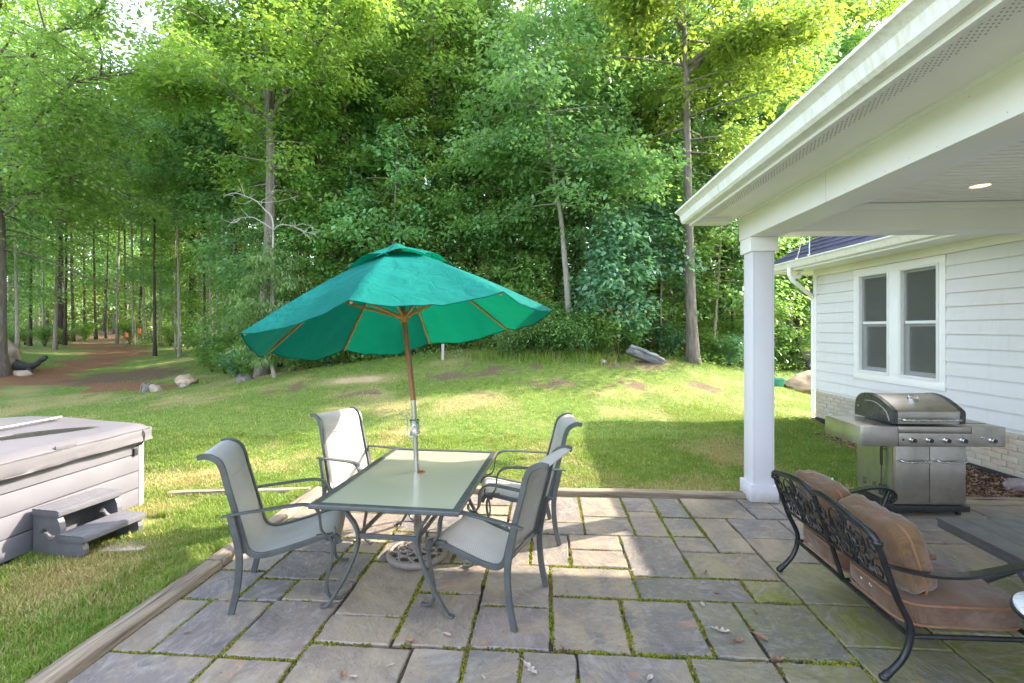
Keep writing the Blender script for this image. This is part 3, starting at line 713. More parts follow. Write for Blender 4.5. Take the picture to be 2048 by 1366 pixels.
# bed of soil and sand the slabs lie in
_jb = MB(); _jb.grid([[(PX0 + .15 + (PX1 - PX0 - .15) * i / 40, PY0 + (PY1 - PY0 - .1) * j / 40, -.024) for j in range(41)] for i in range(41)])
def _joint():
    t = NT('joint_soil'); p = t.wpos(); n = t.noise(p, 60, 5, .7); b = t.noise(p, 2.0, 4)
    c = t.ramp(n, [(.3, (.022, .017, .012, 1)), (.55, (.07, .052, .032, 1)), (.8, (.15, .115, .075, 1))])
    return t.done(t.pbr(c, .95, 0, t.bump(n, .8, .01)))
pb = obj('patio_bed', _jb, _joint()); tag(pb, 'dark soil bed between the paving slabs', 'soil', kind='structure')
# moss cushions along the joints
_mp = np.array(_moss_pts)
_den = fbm(_mp[:, 0], _mp[:, 1], .35, 60) + .25 * fbm(_mp[:, 0], _mp[:, 1], 1.3, 66)
_mp = _mp[(_den > .475) & (_mp[:, 0] < 1.75) & (_mp[:, 1] > 1.7)]
_k = len(_mp); _r = RNG.uniform(.0040, .0095, _k); _hh = _r * RNG.uniform(.45, 1.0, _k); _an = RNG.uniform(0, 6.28, _k)
_ring = [np.stack([_mp[:, 0] + np.cos(_an + j * PI / 3) * _r, _mp[:, 1] + np.sin(_an + j * PI / 3) * _r, np.full(_k, -.018)], -1) for j in range(6)]
_top = [np.stack([_mp[:, 0] + np.cos(_an + j * PI / 3) * _r * .6, _mp[:, 1] + np.sin(_an + j * PI / 3) * _r * .6, -.010 + _hh], -1) for j in range(6)]
_VV = np.stack(_ring + _top, 1).reshape(-1, 3); _o = np.arange(_k)[:, None] * 12
_FF = np.concatenate([np.stack([_o[:, 0] + j, _o[:, 0] + (j + 1) % 6, _o[:, 0] + 6 + (j + 1) % 6, _o[:, 0] + 6 + j], -1) for j in range(6)] +
                     [np.stack([_o[:, 0] + 6, _o[:, 0] + 7, _o[:, 0] + 8, _o[:, 0] + 9], -1), np.stack([_o[:, 0] + 6, _o[:, 0] + 9, _o[:, 0] + 10, _o[:, 0] + 11], -1)])
def _mossm():
    t = NT('moss'); a = t.attr('rnd'); p = t.wpos(); b = t.noise(p, 1.5, 4)
    c = t.ramp(a, [(0, (.055, .080, .008, 1)), (.5, (.15, .165, .012, 1)), (.85, (.26, .24, .02, 1)), (1, (.15, .09, .04, 1))])
    c = t.mix(t.ramp(b, [(.42, 0.0), (.66, .75)]), c, (.085, .060, .034, 1))
    return t.done(t.pbr(c, .95, 0, t.bump(t.noise(p, 400, 2), .6, .002), Specular_IOR_Level=.15))
moss = npobj('moss', _VV, _FF, _mossm(), {'rnd': np.repeat(RNG.random(_k), 12)}, smooth=True)
tag(moss, 'yellow green moss growing in the patio joints', 'moss', kind='stuff')

# ---- landscape timbers round the patio
def timber(a, b, w=.14, hgt=.055, label='', seed=0):
    a = Vector(a); b = Vector(b); L = (b - a).length; root_rot = math.atan2(b.y - a.y, b.x - a.x) - PI / 2
    mb = MB(); n = max(8, int(L / .12)); R = []
    for i in range(n + 1):
        y = L * i / n; dx = mnoise.noise((y * 1.3, seed, 1)) * .012; dzz = mnoise.noise((y * 1.7, seed, 5)) * .008
        prof = []
        for px_, pz in ((-.5, -1), (-.5, .55), (-.46, .86), (-.38, 1), (-.12, .97), (.12, 1), (.38, .98), (.46, .84), (.5, .5), (.5, -1)):
            jj = mnoise.noise((px_ * 9, y * 3.5, seed + 7)) * .006
            prof.append((px_ * w + dx + jj * .6, y, (pz * hgt if pz > 0 else -.09) + (dzz + jj if pz > 0 else 0)))
        R.append(prof)
    mb.rings(R)
    o = obj('landscape_timber', mb, M['timber'], angle=50)
    o.location = a; o.rotation_euler = (0, 0, root_rot)
    return tag(o, label, 'timber', 'weathered timbers edging the patio')
timber((-2.455, 3.30, 0), (-2.455, .3, 0), .145, .045, 'long weathered timber between the foreground grass and the patio slabs', 1)
timber((-2.45, 4.93, 0), (-2.455, 3.315, 0), .14, .045, 'shorter timber of the left patio edge, behind the left front chair', 2)
timber((-2.40, 5.035, 0), (2.05, 5.085, 0), .11, .04, 'long timber along the far edge of the patio behind the table', 3)
timber((-3.98, 4.70, 0), (-2.56, 4.93, 0), .09, .03, 'pale board lying in the grass between hot tub and patio', 4)
timber((2.32, 5.09, 0), (5.32, 5.10, 0), .11, .045, 'timber edging between the grill and the mulch bed', 5)

# ---- grass blades
def blades(n, x0, x1, y0, y1, hmin, hmax, wid, seg2, seed, power=None):
    r = np.random.default_rng(seed)
    x = r.uniform(x0, x1, n); y = r.uniform(y0, y1, n)
    if power is not None:      # keep more blades near the camera
        keep = r.random(n) < np.clip((power / np.maximum(np.hypot(x, y), .1)) ** 1.7, 0, 1); x = x[keep]; y = y[keep]
    d, l, dr, w = masks(x, y)
    ok = ~in_patio(x, y, -.012) & ~((x > 4.95) & (y < 9.5)) & ~((x < -4.03) & (x > -6.3) & (y < 4.42)) & ~((x > 4.15) & (y > 5) & (y < 6.4) & (r.random(len(x)) > .1))
    ok &= ~((np.abs(y - 4.82 - (x + 3.27) * .16) < .055) & (x > -3.98) & (x < -2.5))
    ok &= r.random(len(x)) > np.clip(d * .95, 0, .76)
    ok &= r.random(len(x)) > np.clip(l * .95, 0, .95)
    ok &= ~((x > -4.02) & (x < -3.5) & (y > 3.62) & (y < 4.14))
    x = x[ok]; y = y[ok]; dr = dr[ok]; d = d[ok]; n = len(x)
    z = HT(x, y); z = np.where(in_patio(x, y, .1), -.02, z) + (fbm(x, y, .5, 40) - .5) * .05 * sst(5.3, 7, y) - .006
    clump = .35 + 1.25 * fbm(x, y, .20, 77) ** 1.2 + .35 * (fbm(x, y, 1.3, 79) - .5)
    hh = r.uniform(hmin, hmax, n) * clump * (1 - .35 * dr) * (1 - .4 * d)
    az = r.uniform(0, 2 * PI, n); lean = r.uniform(.15, .85, n)
    ux, uy = np.cos(az), np.sin(az); sx, sy = -uy, ux
    ww = wid * r.uniform(.7, 1.3, n)
    def pt(f, wf): # along the blade
        bx = x + ux * lean * hh * f * f; by = y + uy * lean * hh * f * f; bz = z + hh * f * (1 - .35 * lean * f)
        return np.stack([bx - sx * ww * wf, by - sy * ww * wf, bz], -1), np.stack([bx + sx * ww * wf, by + sy * ww * wf, bz], -1)
    a0, b0 = pt(0, .5); tp = pt(1, 0)[0]
    if seg2:
        a1, b1 = pt(.55, .42); V = np.stack([a0, b0, b1, a1, tp], 1).reshape(-1, 3); o = np.arange(n) * 5
        F3 = np.concatenate([np.stack([o, o + 1, o + 2], -1), np.stack([o, o + 2, o + 3], -1), np.stack([o + 3, o + 2, o + 4], -1)]); k = 5
    else:
        V = np.stack([a0, b0, tp], 1).reshape(-1, 3); o = np.arange(n) * 3; F3 = np.stack([o, o + 1, o + 2], -1); k = 3
    rn = np.clip(r.random(n) * .75 + .5 * (fbm(x, y, .8, 90) - .35), 0, 1)
    dy = np.clip((r.random(n) < np.clip(dr * .85 + .13, 0, 1)) * 1.0, 0, 1)
    return V, F3, np.repeat(rn, k), np.repeat(dy, k)
def _grassm():
    t = NT('grass_blades'); a = t.attr('rnd'); d = t.attr('dry')
    c = t.ramp(a, [(0, (.080, .175, .021, 1)), (.5, (.165, .270, .036, 1)), (1, (.29, .365, .072, 1))])
    c = t.mix(d, c, t.ramp(a, [(0, (.34, .25, .09, 1)), (1, (.58, .49, .24, 1))]))
    p = t.pbr(c, .5, 0, None, Specular_IOR_Level=.3)
    tr = t.n('BsdfTranslucent', Color=t.mix(d, (.28, .40, .045, 1), (.50, .42, .18, 1)))
    mx = t.n('MixShader', Fac=.38); t.set(mx.inputs[1], p); t.set(mx.inputs[2], tr.outputs[0])
    return t.done(mx.outputs[0])
M['grass'] = _grassm()
_parts = [blades(16000, -2.66, -2.49, .6, 4.95, .05, .115, .0050, True, 8), blades(9000, -2.4, 5.3, 5.09, 5.2, .04, .085, .0055, True, 9),
          blades(150000, -4.3, -2.45, 1.0, 5.4, .035, .085, .0052, True, 1),
          blades(210000, -8.2, 5.0, 4.6, 7.4, .03, .065, .0075, True, 2),
          blades(45000, 2.2, 5.2, 5.05, 9.5, .03, .06, .008, False, 3),
          blades(260000, -14, 8, 7.0, 17, .03, .075, .012, False, 4, 9.5),
          blades(30000, -9, -6.2, 2.5, 8, .03, .06, .012, False, 5)]
_o = 0; _vs = []; _fs = []; _rs = []; _ds = []
for V, F3, rn, dy in _parts:
    _vs.append(V); _fs.append(F3 + _o); _rs.append(rn); _ds.append(dy); _o += len(V)
grass = npobj('grass', np.concatenate(_vs), np.concatenate(_fs), M['grass'], {'rnd': np.concatenate(_rs), 'dry': np.concatenate(_ds)})
tag(grass, 'short lawn grass, lush near the patio and patchy on the mound', 'grass', kind='stuff')

# loose bark chips on the bed by the house wall
r = np.random.default_rng(44); n = 5200; x = r.uniform(3.95, 5.4, n); y = r.uniform(5.16, 8.3, n)
k = (sst(.2, .9, 2.2 * (x - 4.15) + (fbm(x, y, .4, 5) - .5) * 1.2) > r.random(n) * .9); x = x[k]; y = y[k]; n = len(x)
a = r.uniform(0, 6.28, n); L = r.uniform(.012, .045, n); Wd = L * r.uniform(.25, .6, n); z = r.uniform(-.035, .012, n) + np.where(y < 9, HT(x, y), 0) * .3 + .012; tl = r.normal(0, .35, n)
cx, sx = np.cos(a), np.sin(a)
q = lambda u, w, h_: np.stack([x + u * L * cx - w * Wd * sx, y + u * L * sx + w * Wd * cx, z + u * L * tl + h_], -1)
VV = np.stack([q(-.5, -.5, 0), q(.5, -.5, 0), q(.5, .5, 0), q(-.5, .5, 0), q(-.5, -.5, .006), q(.5, -.5, .006), q(.5, .5, .006), q(-.5, .5, .006)], 1).reshape(-1, 3)
o = np.arange(n)[:, None] * 8
FF = np.concatenate([o + np.array(f_)[None, :] for f_ in ((4, 5, 6, 7), (0, 1, 5, 4), (1, 2, 6, 5), (2, 3, 7, 6), (3, 0, 4, 7))])
def _chip():
    t = NT('bark_chip'); a_ = t.attr('rnd')
    return t.done(t.pbr(t.ramp(a_, [(0, (.045, .020, .012, 1)), (.45, (.15, .070, .042, 1)), (.8, (.27, .16, .10, 1)), (1, (.46, .37, .28, 1))]), .85))
mc = npobj('bark_mulch', VV, FF, _chip(), {'rnd': np.repeat(r.random(n), 8)}); tag(mc, 'reddish bark mulch spread between the patio edge and the brick base', 'mulch', kind='stuff')
# ================================================================ PATIO FURNITURE
# ---- sling dining chair (local: faces +x)
def make_chair(label):
    root = thing('patio_chair', label, 'chair', group='sling chairs round the glass table')
    rail = cr([(.345, 0, .375), (.315, 0, .425), (.25, 0, .428), (.10, 0, .388), (-.06, 0, .352), (-.15, 0, .350), (-.205, 0, .40), (-.235, 0, .52), (-.275, 0, .68), (-.315, 0, .84), (-.335, 0, .93), (-.365, 0, .995), (-.425, 0, 1.03), (-.475, 0, 1.025)], 5)
    def hw(i, n, a=.232, b=.222):   # half width along the rail: a little narrower at the top
        f = i / (n - 1); return a + (b - a) * f
    n = len(rail)
    # woven sling
    P = []
    for i, p in enumerate(rail):
        w = hw(i, n) - .004; row = []
        T = (rail[min(i + 1, n - 1)] - rail[max(i - 1, 0)]).normalized(); N = Vector((-T.z, 0, T.x))
        if N.z < 0 and N.x < 0: N = -N
        sag = .020 * math.sin(PI * min(1, max(0, i / (n - 1))))
        for j in range(13):
            f = j / 12 * 2 - 1
            row.append(p + Vector((0, f * w, 0)) - Vector((T.z, 0, -T.x)) * -1 * 0 + Vector((T.z * -1, 0, T.x)) * (-sag * (1 - f * f)) * (-1 if False else 1))
        P.append(row)
    mb = MB(); mb.grid(P)
    sl_ = obj('sling', mb, M['sling'], root)
    so = sl_.modifiers.new('thick', 'SOLIDIFY'); so.thickness = .004; so.offset = 0
    # headrest pillow seam, a shallow roll of fabric
    mb = MB(); mb.tube([(-.305 - .0, y, .868) for y in np.linspace(-.14, .14, 9)], [.002, .006, .008, .008, .008, .008, .008, .006, .002], 6)
    obj('head_roll', mb, M['sling'], root)
    for s in (-1, 1):
        mb = MB(); pts = [Vector((p.x, s * hw(i, n), p.z)) for i, p in enumerate(rail)]
        mb.bar(pts, .022, .036, (0, 1, 0)); obj('side_rail', mb, M['chair_metal'], root)
        mb = MB(); y = s * .262
        arm = cr([(-.335, y, .640), (-.28, y, .648), (-.12, y, .660), (.05, y, .672), (.14, y, .672), (.195, y, .650), (.222, y, .600), (.228, y, .540), (.236, y, .490), (.262, y, .452), (.300, y, .446), (.322, y, .468), (.318, y, .500)], 5)
        wd = [.042] * len(arm)
        for i in range(len(arm)): f = i / (len(arm) - 1); wd[i] = .020 + .026 * (1 - abs(2 * min(f / .75, 1) - 1) ** 3) if f < .75 else .024
        mb.bar(arm, wd, .011, (0, 1, 0)); obj('armrest', mb, M['chair_metal'], root)
        mb = MB()
        leg = cr([(.262, y, .456), (.292, y, .420), (.305, y, .36), (.296, y, .27), (.274, y, .17), (.268, y, .09), (.285, y, .03), (.335, y, .006), (.365, y, .010)], 5)
        mb.bar(leg, .024, [.018] * (len(leg) - 6) + [.014] * 6, (0, 1, 0)); mb.cbox(.20, .272, y - s * .03 - .016, y - s * .03 + .016, .425, .445)
        obj('front_leg', mb, M['chair_metal'], root)
        mb = MB()
        leg = cr([(-.285, y, .652), (-.268, y, .56), (-.244, y, .44), (-.236, y, .33), (-.246, y, .18), (-.268, y, .06), (-.282, y, 0)], 5)
        mb.bar(leg, .022, .040, (0, 1, 0))
        mb.tube([(-.236, y - s * .035, .372), (-.236, y + s * .016, .372)], .009, 8)
        obj('rear_leg', mb, M['chair_metal'], root)
    mb = MB(); mb.bar([(-.215, -.25, .395), (-.215, .25, .395)], .03, .016, (0, 0, 1)); obj('crossbar', mb, M['chair_metal'], root)
    mb = MB(); mb.bar([(.27, -.235, .400), (.27, .235, .400)], .028, .014, (1, 0, 0))
    obj('crossbar', mb, M['chair_metal'], root)
    return root
chair = make_chair('grey sling chair in shade at the near left of the table, beside the timber edging')
def put_chair(o, rn, rf, fn, ff, rz):
    c4 = [Vector(p) for p in (rn, rf, fn, ff) if p is not None]
    c_ = sum(c4, Vector((0, 0))) / len(c4)
    o.location = (c_.x, c_.y, .0); o.rotation_euler = (0, 0, rz)
put_chair(chair, (-1.93, 2.79), (-2.09, 3.21), (-1.42, 2.96), (-1.58, 3.43), math.radians(19.5))
chair.location.z = .002
chair.scale = (1, 1, .935)
c2 = dup(chair, (-1.62, 4.13, .002), math.radians(-27), 'sunlit sling chair at the far left corner of the table, its backrest glaring white')
c3 = dup(chair, (-.365, 3.065, .002), math.radians(160), 'grey sling chair at the near right of the table, its seat edge torn')
c4 = dup(chair, (-.22, 4.06, .002), math.radians(188), 'sling chair at the far right of the table, half hidden by the nearer one')
tear = MB()   # frayed webbing hanging from the near-right chair's seat edge
for i in range(9):
    x = .02 + i * .018; tear.tube([(x, -.238, .372), (x + .006, -.250 - .004 * (i % 3), .366), (x + .004, -.254, .350 - .006 * (i % 2))], .0022, 5)
tag(obj('frayed_edge', tear, M['sling'], c3), 'frayed webbing along the seat edge')

# ---- glass table
TC = Vector((-.955, 3.475, 0)); TR = math.radians(-3.2)
table = thing('patio_table', 'rectangular frosted glass table with grey metal frame under the green umbrella', 'table', TC, TR)
HX, HY, HZ = .475, .70, .668
mb = MB()
def frame_prof(lat):
    return None
# mitred frame: four sweeps joined as one ring
ring_prof = [(-.030, -.030), (.014, -.030), (.020, -.024), (.020, -.008), (.014, -.001), (-.026, 0), (-.032, -.006), (-.032, -.024)]
rings = []
for sx, sy in ((-1, -1), (1, -1), (1, 1), (-1, 1)):
    rings.append([Vector((sx * (HX - .020 + p), sy * (HY - .020 + p), HZ + q)) for p, q in ring_prof])
mb.rings(rings, closed=True, cap=False); obj('frame', mb, M['chair_metal'], table, angle=35)
hole = [( .025 * math.cos(a), .04 + .025 * math.sin(a)) for a in np.linspace(0, 2 * PI, 20, endpoint=False)]
gx, gy = HX - .036, HY - .036
mb = MB(); mb.poly([(-gx, -gy), (gx, -gy), (gx, gy), (-gx, gy)], [hole], lambda u, v, d: Vector((u, v, HZ - .013 + d)), .006)
obj('glass_top', mb, M['frosted'], table, smooth=False)
mb = MB(); mb.lathe([(.022, -.016), (.031, -.016), (.031, .002), (.027, .006), (.022, .006), (.022, -.016)], 24, Matrix.Translation((0, .04, HZ - .006)))
obj('umbrella_collar', mb, M['teak'], table)
for sy in (-1, 1):
    for sx in (-1, 1):
        p = cr([(sx * .285, sy * .63, .642), (sx * .262, sy * .625, .60), (sx * .215, sy * .615, .53), (sx * .192, sy * .61, .455), (sx * .205, sy * .61, .36), (sx * .262, sy * .615, .22), (sx * .345, sy * .622, .075), (sx * .385, sy * .628, .020), (sx * .425, sy * .634, .008)], 5)
        mb = MB(); mb.bar(p, .036, [.020] * (len(p) - 5) + [.014] * 5, (0, 1, 0)); obj('leg', mb, M['chair_metal'], table)
    mb = MB(); mb.bar([(-.19, sy * .61, .455), (.19, sy * .61, .455)], .030, .022, (0, 0, 1)); obj('crossbar', mb, M['chair_metal'], table)
for sx in (-1, 1):
    mb = MB(); mb.bar([(sx * .19, -.60, .455), (sx * .20, 0, .455), (sx * .19, .60, .455)], .028, .020, (0, 0, 1)); obj('stretcher', mb, M['chair_metal'], table)

# ---- umbrella base
UB = Vector((-1.0, 3.585, 0))
ub = thing('umbrella_base', 'round cast lattice umbrella base under the glass table', 'umbrella base', UB)
mb = MB(); mb.lathe([(.205, 0), (.232, .004), (.236, .022), (.226, .040), (.208, .046), (.196, .036), (.196, .006), (.205, 0)], 48); obj('rim', mb, M['base_resin'], ub)
mb = MB()
dome = lambda r: .030 + .045 * (1 - (r / .2) ** 2)
for k in range(10):
    a = 2 * PI * k / 10
    for sgn in (1, -1):
        pts = []
        for i in range(12):
            f = i / 11; r = .045 + .155 * f; aa = a + sgn * (f * 1.15); pts.append((r * math.cos(aa), r * math.sin(aa), dome(r)))
        mb.tube(pts, .0095, 6)
for r in (.095, .150): mb.tube([(r * math.cos(a), r * math.sin(a), dome(r) + .002) for a in np.linspace(0, 2 * PI, 40, endpoint=False)], .008, 6, closed=True)
obj('lattice', mb, M['base_resin'], ub)
mb = MB(); mb.lathe([(0, .02), (.075, .02), (.07, .075), (.042, .095), (.031, .10), (.029, .30), (.0225, .30), (.0225, .1), (0, .1)], 28); obj('socket', mb, M['base_resin'], ub)
mb = MB(); mb.tube([(.028, -.006, .265), (.058, -.014, .265)], .006, 8); mb.sphere((.064, -.015, .265), .014, .6, 1, 1); obj('clamp_knob', mb, M['base_resin'], ub)

# ---- umbrella
um = thing('patio_umbrella', 'green canvas patio umbrella tilted on a wooden pole above the table', 'umbrella', UB)
O = UB
RIM = [D(698.8, 599.9, 2.51), D(1006.8, 583.4, 2.89), D(1105.6, 619.6, 3.72), D(1016.6, 657.5, 4.51), D(860, 685.5, 4.79), D(687.3, 698.7, 4.41), D(534, 702, 3.58), D(481.4, 665.7, 2.79)]
UC = Vector((-1.117, 3.65, 1.747)); UN = Vector((-.153, .125, 1)).normalized()
APX = UC + UN * .665
HUB = UC + UN * .10
rel = lambda p: p - O
def rib(i, u):
    p = APX.lerp(RIM[i % 8], u); return p + UN * (.035 * math.sin(PI * u))
def cloth(i, u, v, off=0.0):
    a = rib(i, u); b = rib(i + 1, u); p = a.lerp(b, v)
    bulge = 4 * v * (1 - v)
    low = (i % 8) in (4, 5, 6)          # slack panels hang lower at the back
    sag = (.085 if low else .050) * bulge * u ** 1.6
    w = (mnoise.noise((p.x * 5, p.y * 5, p.z * 5)) * .020 + mnoise.noise((p.x * 13, p.y * 13 + 4, p.z * 3)) * .010 + mnoise.noise((v * 7, u * 1.6, i * 3.7)) * .007) * min(1, bulge * 1.4) * u
    return p - UN * sag + UN * (w + off)
mb = MB()
for i in range(8):
    P = [[rel(cloth(i, .16 + .84 * a / 22, b / 18)) for b in range(19)] for a in range(23)]
    mb.grid(P)
cv = obj('canopy', mb, M['canopy'], um, angle=60)
bmm = bmesh.new(); bmm.from_mesh(cv.data); bmesh.ops.remove_doubles(bmm, verts=bmm.verts, dist=.0008); bmesh.ops.recalc_face_normals(bmm, faces=bmm.faces); bmm.to_mesh(cv.data); bmm.free()
cv.data.polygons.foreach_set('use_smooth', [True] * len(cv.data.polygons)); cv.data.set_sharp_from_angle(angle=math.radians(50))
mb = MB()    # stitched hem
for i in range(8): mb.tube([rel(cloth(i, 1.0, b / 16)) for b in range(17)], .0045, 5)
obj('hem', mb, M['canopy'], cv)
mb = MB()    # wind vent cap, its edge lifted between the ribs
for i in range(8):
    P = []
    for a in range(9):
        u = .335 * a / 8; row = []
        for b in range(11):
            v = b / 10; p = rib(i, u).lerp(rib(i + 1, u), v); bl = 4 * v * (1 - v)
            flut = .030 + bl * .035 * (u / .335) ** 2 + mnoise.noise((i * 2.3 + v * 2, u * 8, 1.5)) * .018 * (u / .33)
            if u < .05: flut += .012
            row.append(rel(p + UN * flut))
        P.append(row)
    mb.grid(P)
vc = obj('vent_cap', mb, M['canopy'], um, angle=60)
bmm = bmesh.new(); bmm.from_mesh(vc.data); bmesh.ops.remove_doubles(bmm, verts=bmm.verts, dist=.0008); bmesh.ops.recalc_face_normals(bmm, faces=bmm.faces); bmm.to_mesh(vc.data); bmm.free()
vc.data.polygons.foreach_set('use_smooth', [True] * len(vc.data.polygons))
mb = MB()    # tie cords at the vent
for i in range(8):
    for s_ in (-1, 1):
        p0 = rib(i, .335) + UN * .032; out = (rib(i, .6) - APX).normalized(); side = out.cross(UN) * s_
        mb.tube([rel(p0), rel(p0 + out * .03 + side * .02 - UN * .004), rel(p0 + out * .05 + side * .05 - UN * .012)], .0028, 5)
obj('tie_cord', mb, M['canopy'], vc)
for i in range(8):
    mb = MB(); pts = [rel(rib(i, u) - UN * .020) for u in np.linspace(.05, .985, 14)]
    lat = (RIM[(i + 1) % 8] - RIM[i - 1]).normalized()
    mb.bar(pts, .015, .022, lat); rb = obj('rib', mb, M['rib_wood'], um)
    mb = MB(); a = HUB + (RIM[i] - UC).normalized() * .035; b = rib(i, .50) - UN * .034
    mb.bar([rel(a), rel(b)], .014, .020, lat); obj('strut', mb, M['rib_wood'], rb)
Rm = UN.to_track_quat('Z', 'Y').to_matrix().to_4x4()
mb = MB(); mb.lathe([(.022, -.05), (.030, -.05), (.032, -.012), (.046, -.008), (.048, .018), (.034, .024), (.030, .040), (.022, .040)], 24, Matrix.Translation(rel(HUB)) @ Rm)
for k in range(8):
    a = 2 * PI * k / 8; mb.tube([rel(HUB + (Rm @ Vector((.044 * math.cos(a), .044 * math.sin(a), 0)))), rel(HUB + (Rm @ Vector((.058 * math.cos(a), .058 * math.sin(a), .004))))], .009, 6)
obj('hub', mb, M['rib_wood'], um)
mb = MB(); mb.lathe([(0, -.04), (.045, -.04), (.05, 0), (.03, .03), (0, .05)], 20, Matrix.Translation(rel(APX - UN * .03)) @ Rm); obj('crown_hub', mb, M['teak'], um)
P0 = Vector((-1.0, 3.585, .12)); P1 = D(834, 946, 3.535); P2 = D(826.5, 797, 3.56)
mb = MB(); mb.tube([rel(p) for p in (P0, P0.lerp(P1, .5), P1)], .0205, 16); mb.tube([rel(p) for p in (P1 - Vector((0, 0, .01)), P1.lerp(P2, .35), P1.lerp(P2, .7), P2)], .0195, 16)
obj('lower_pole', mb, M['steel_pole'], um)
mb = MB(); d_ = (P2 - P1).normalized(); mb.tube([rel(P2 - d_ * .02), rel(P2), rel(P2.lerp(HUB, .4)), rel(HUB), rel(APX)], [.019, .0205, .0205, .0205, .0205], 16); obj('upper_pole', mb, M['teak'], um)
CK = P1.lerp(P2, .62); Rp = (P2 - P1).to_track_quat('Z', 'Y').to_matrix().to_4x4()
mb = MB(); mb.lathe([(.020, -.062), (.034, -.062), (.040, -.05), (.036, -.03), (.039, .0), (.036, .03), (.040, .05), (.030, .058), (.020, .06)], 24, Matrix.Translation(rel(CK)) @ Rp)
mb.tube([rel(CK + Vector((.0, -.03, .005))), rel(CK + Vector((.0, -.062, .005)))], .017, 12); ch = obj('crank_housing', mb, M['chrome'], um)
mb = MB(); mb.tube([rel(CK + Vector(p)) for p in ((.035, -.045, -.03), (.02, -.062, -.062), (-.02, -.062, -.066), (-.045, -.056, -.035), (-.042, -.052, .02), (-.046, -.052, .07), (-.055, -.054, .10), (-.075, -.056, .112))], .0048, 8)
obj('crank_handle', mb, M['chrome'], ch)

# ---- hot tub
tub = thing('hot_tub', 'grey panelled hot tub with taupe vinyl cover standing on the lawn', 'hot tub', (-4.02, 2.35, -.02))
TLn = 2.07; TWd = 2.05   # along y, along -x
zb, zt = .0, .70
for k in range(4):
    z0 = zb + .03 + k * .17; mb = MB()
    mb.cbox(-.034, 0, .03, TLn - .045, z0 + .004, z0 + .166, .005); mb.cbox(-TWd + .03, -.05, TLn - .034, TLn, z0 + .004, z0 + .166, .005); mb.cbox(-TWd, -TWd + .034, .03, TLn - .05, z0 + .004, z0 + .166, .005); mb.cbox(-TWd + .03, -.05, 0, .034, z0 + .004, z0 + .166, .005)
    obj('side_panel', mb, M['tub_panel'], tub)
mb = MB(); mb.box(-TWd + .03, -.03, .03, TLn - .03, 0, zt); obj('shell', mb, M['black_plastic'], tub, smooth=False)
for px_, py_ in ((0, TLn), (0, 0), (-TWd, TLn), (-TWd, 0)):
    mb = MB(); sx = -1 if px_ == 0 else 1; sy = -1 if py_ > 0 else 1
    mb.cbox(min(px_, px_ + sx * .05) - (0 if sx > 0 else -.006), max(px_, px_ + sx * .05) + (.006 if sx < 0 else 0), min(py_, py_ + sy * .05) - .004, max(py_, py_ + sy * .05) + .006, 0, zt, .008); obj('corner_post', mb, M['tub_post'], tub)
# cover: two foam halves under vinyl, domed to the fold, soft skirt
mb = MB()
def covz(u, v):   # u across (-x) 0..1, v along y 0..1
    e = min(u, 1 - u, v, 1 - v)
    z = .828 + .065 * min(1, (1 - abs(2 * u - 1)) * 1.15)
    return z - .035 * max(0, 1 - e / .035) ** 2 + mnoise.noise((u * 5, v * 5, .3)) * .006
X0, X1, Y0, Y1 = .075, -TWd - .08, -.07, TLn + .012
n1, n2 = 44, 44
P = [[(X0 + (X1 - X0) * i / n1, Y0 + (Y1 - Y0) * j / n2, covz(i / n1, j / n2)) for j in range(n2 + 1)] for i in range(n1 + 1)]
mb.grid(P)
per = [P[i][0] for i in range(n1)] + [P[n1][j] for j in range(n2)] + [P[n1 - i][n2] for i in range(n1)] + [P[0][n2 - j] for j in range(n2)]
rows = [per]
for k, (zz, io) in enumerate(((.775, .008), (.735, .004), (.70, .010), (.672, .006), (.668, -.006))):
    row = []
    for q in per:
        cx_, cy_ = (X0 + X1) / 2, (Y0 + Y1) / 2; dx, dy = q[0] - cx_, q[1] - cy_
        w = mnoise.noise((q[0] * 4, q[1] * 4, k)) * .014 * (k + 1) / 3
        sx = math.copysign(1, dx) if abs(dx) > abs(X0 - X1) / 2 * .96 else 0; sy = math.copysign(1, dy) if abs(dy) > abs(Y1 - Y0) / 2 * .96 else 0
        zz2 = zz + mnoise.noise((q[0] * 2.2, q[1] * 2.2, 9)) * .008
        row.append((q[0] + sx * (io + w), q[1] + sy * (io + w), zz2))
    rows.append(row)
o_ = len(mb.v); npz = len(per)
for r_ in rows: mb.v.extend(r_)
for k in range(len(rows) - 1):
    for j in range(npz): mb.f.append((o_ + k * npz + j, o_ + k * npz + (j + 1) % npz, o_ + (k + 1) * npz + (j + 1) % npz, o_ + (k + 1) * npz + j)); mb.m.append(0)
tc = obj('cover', mb, M['tub_cover'], tub, angle=50)
mb = MB(); mb.tube([(X0 + .006, Y0 + .02 + i * (Y1 - Y0 - .04) / 30, .786 + mnoise.noise((i * .4, 3, 1)) * .003) for i in range(31)], .006, 6); obj('cover_seam', mb, M['seam_dark'], tc)
mb = MB(); mb.tube(cr([(X0 - .03, TLn - .085, .79), (X0 + .012, TLn - .09, .765), (X0 + .016, TLn - .083, .72), (X0 + .005, TLn - .092, .66), (.012, TLn - .095, .62)], 4), .006, 6); mb.cbox(.0, .022, TLn - .118, TLn - .082, .53, .60, .006); obj('lock_strap', mb, M['black_plastic'], tc)
mb = MB(); mb.cbox(X0 - .006, X0 + .008, 1.16, 1.33, .792, .822, .004); 
bd = obj('badge', mb, M['tub_cover'], tc); tag(bd, 'small raised maker badge on the cover edge')
mb = MB(); mb.tube([(-.68, .15, .912), (-.68, 1.86, .912)], .013, 12); mb.tube([(-.68, 1.78, .912), (-.68, 1.885, .912)], .0175, 12); obj('lifter_bar', mb, M['steel_pole'], tub)
mb = MB()
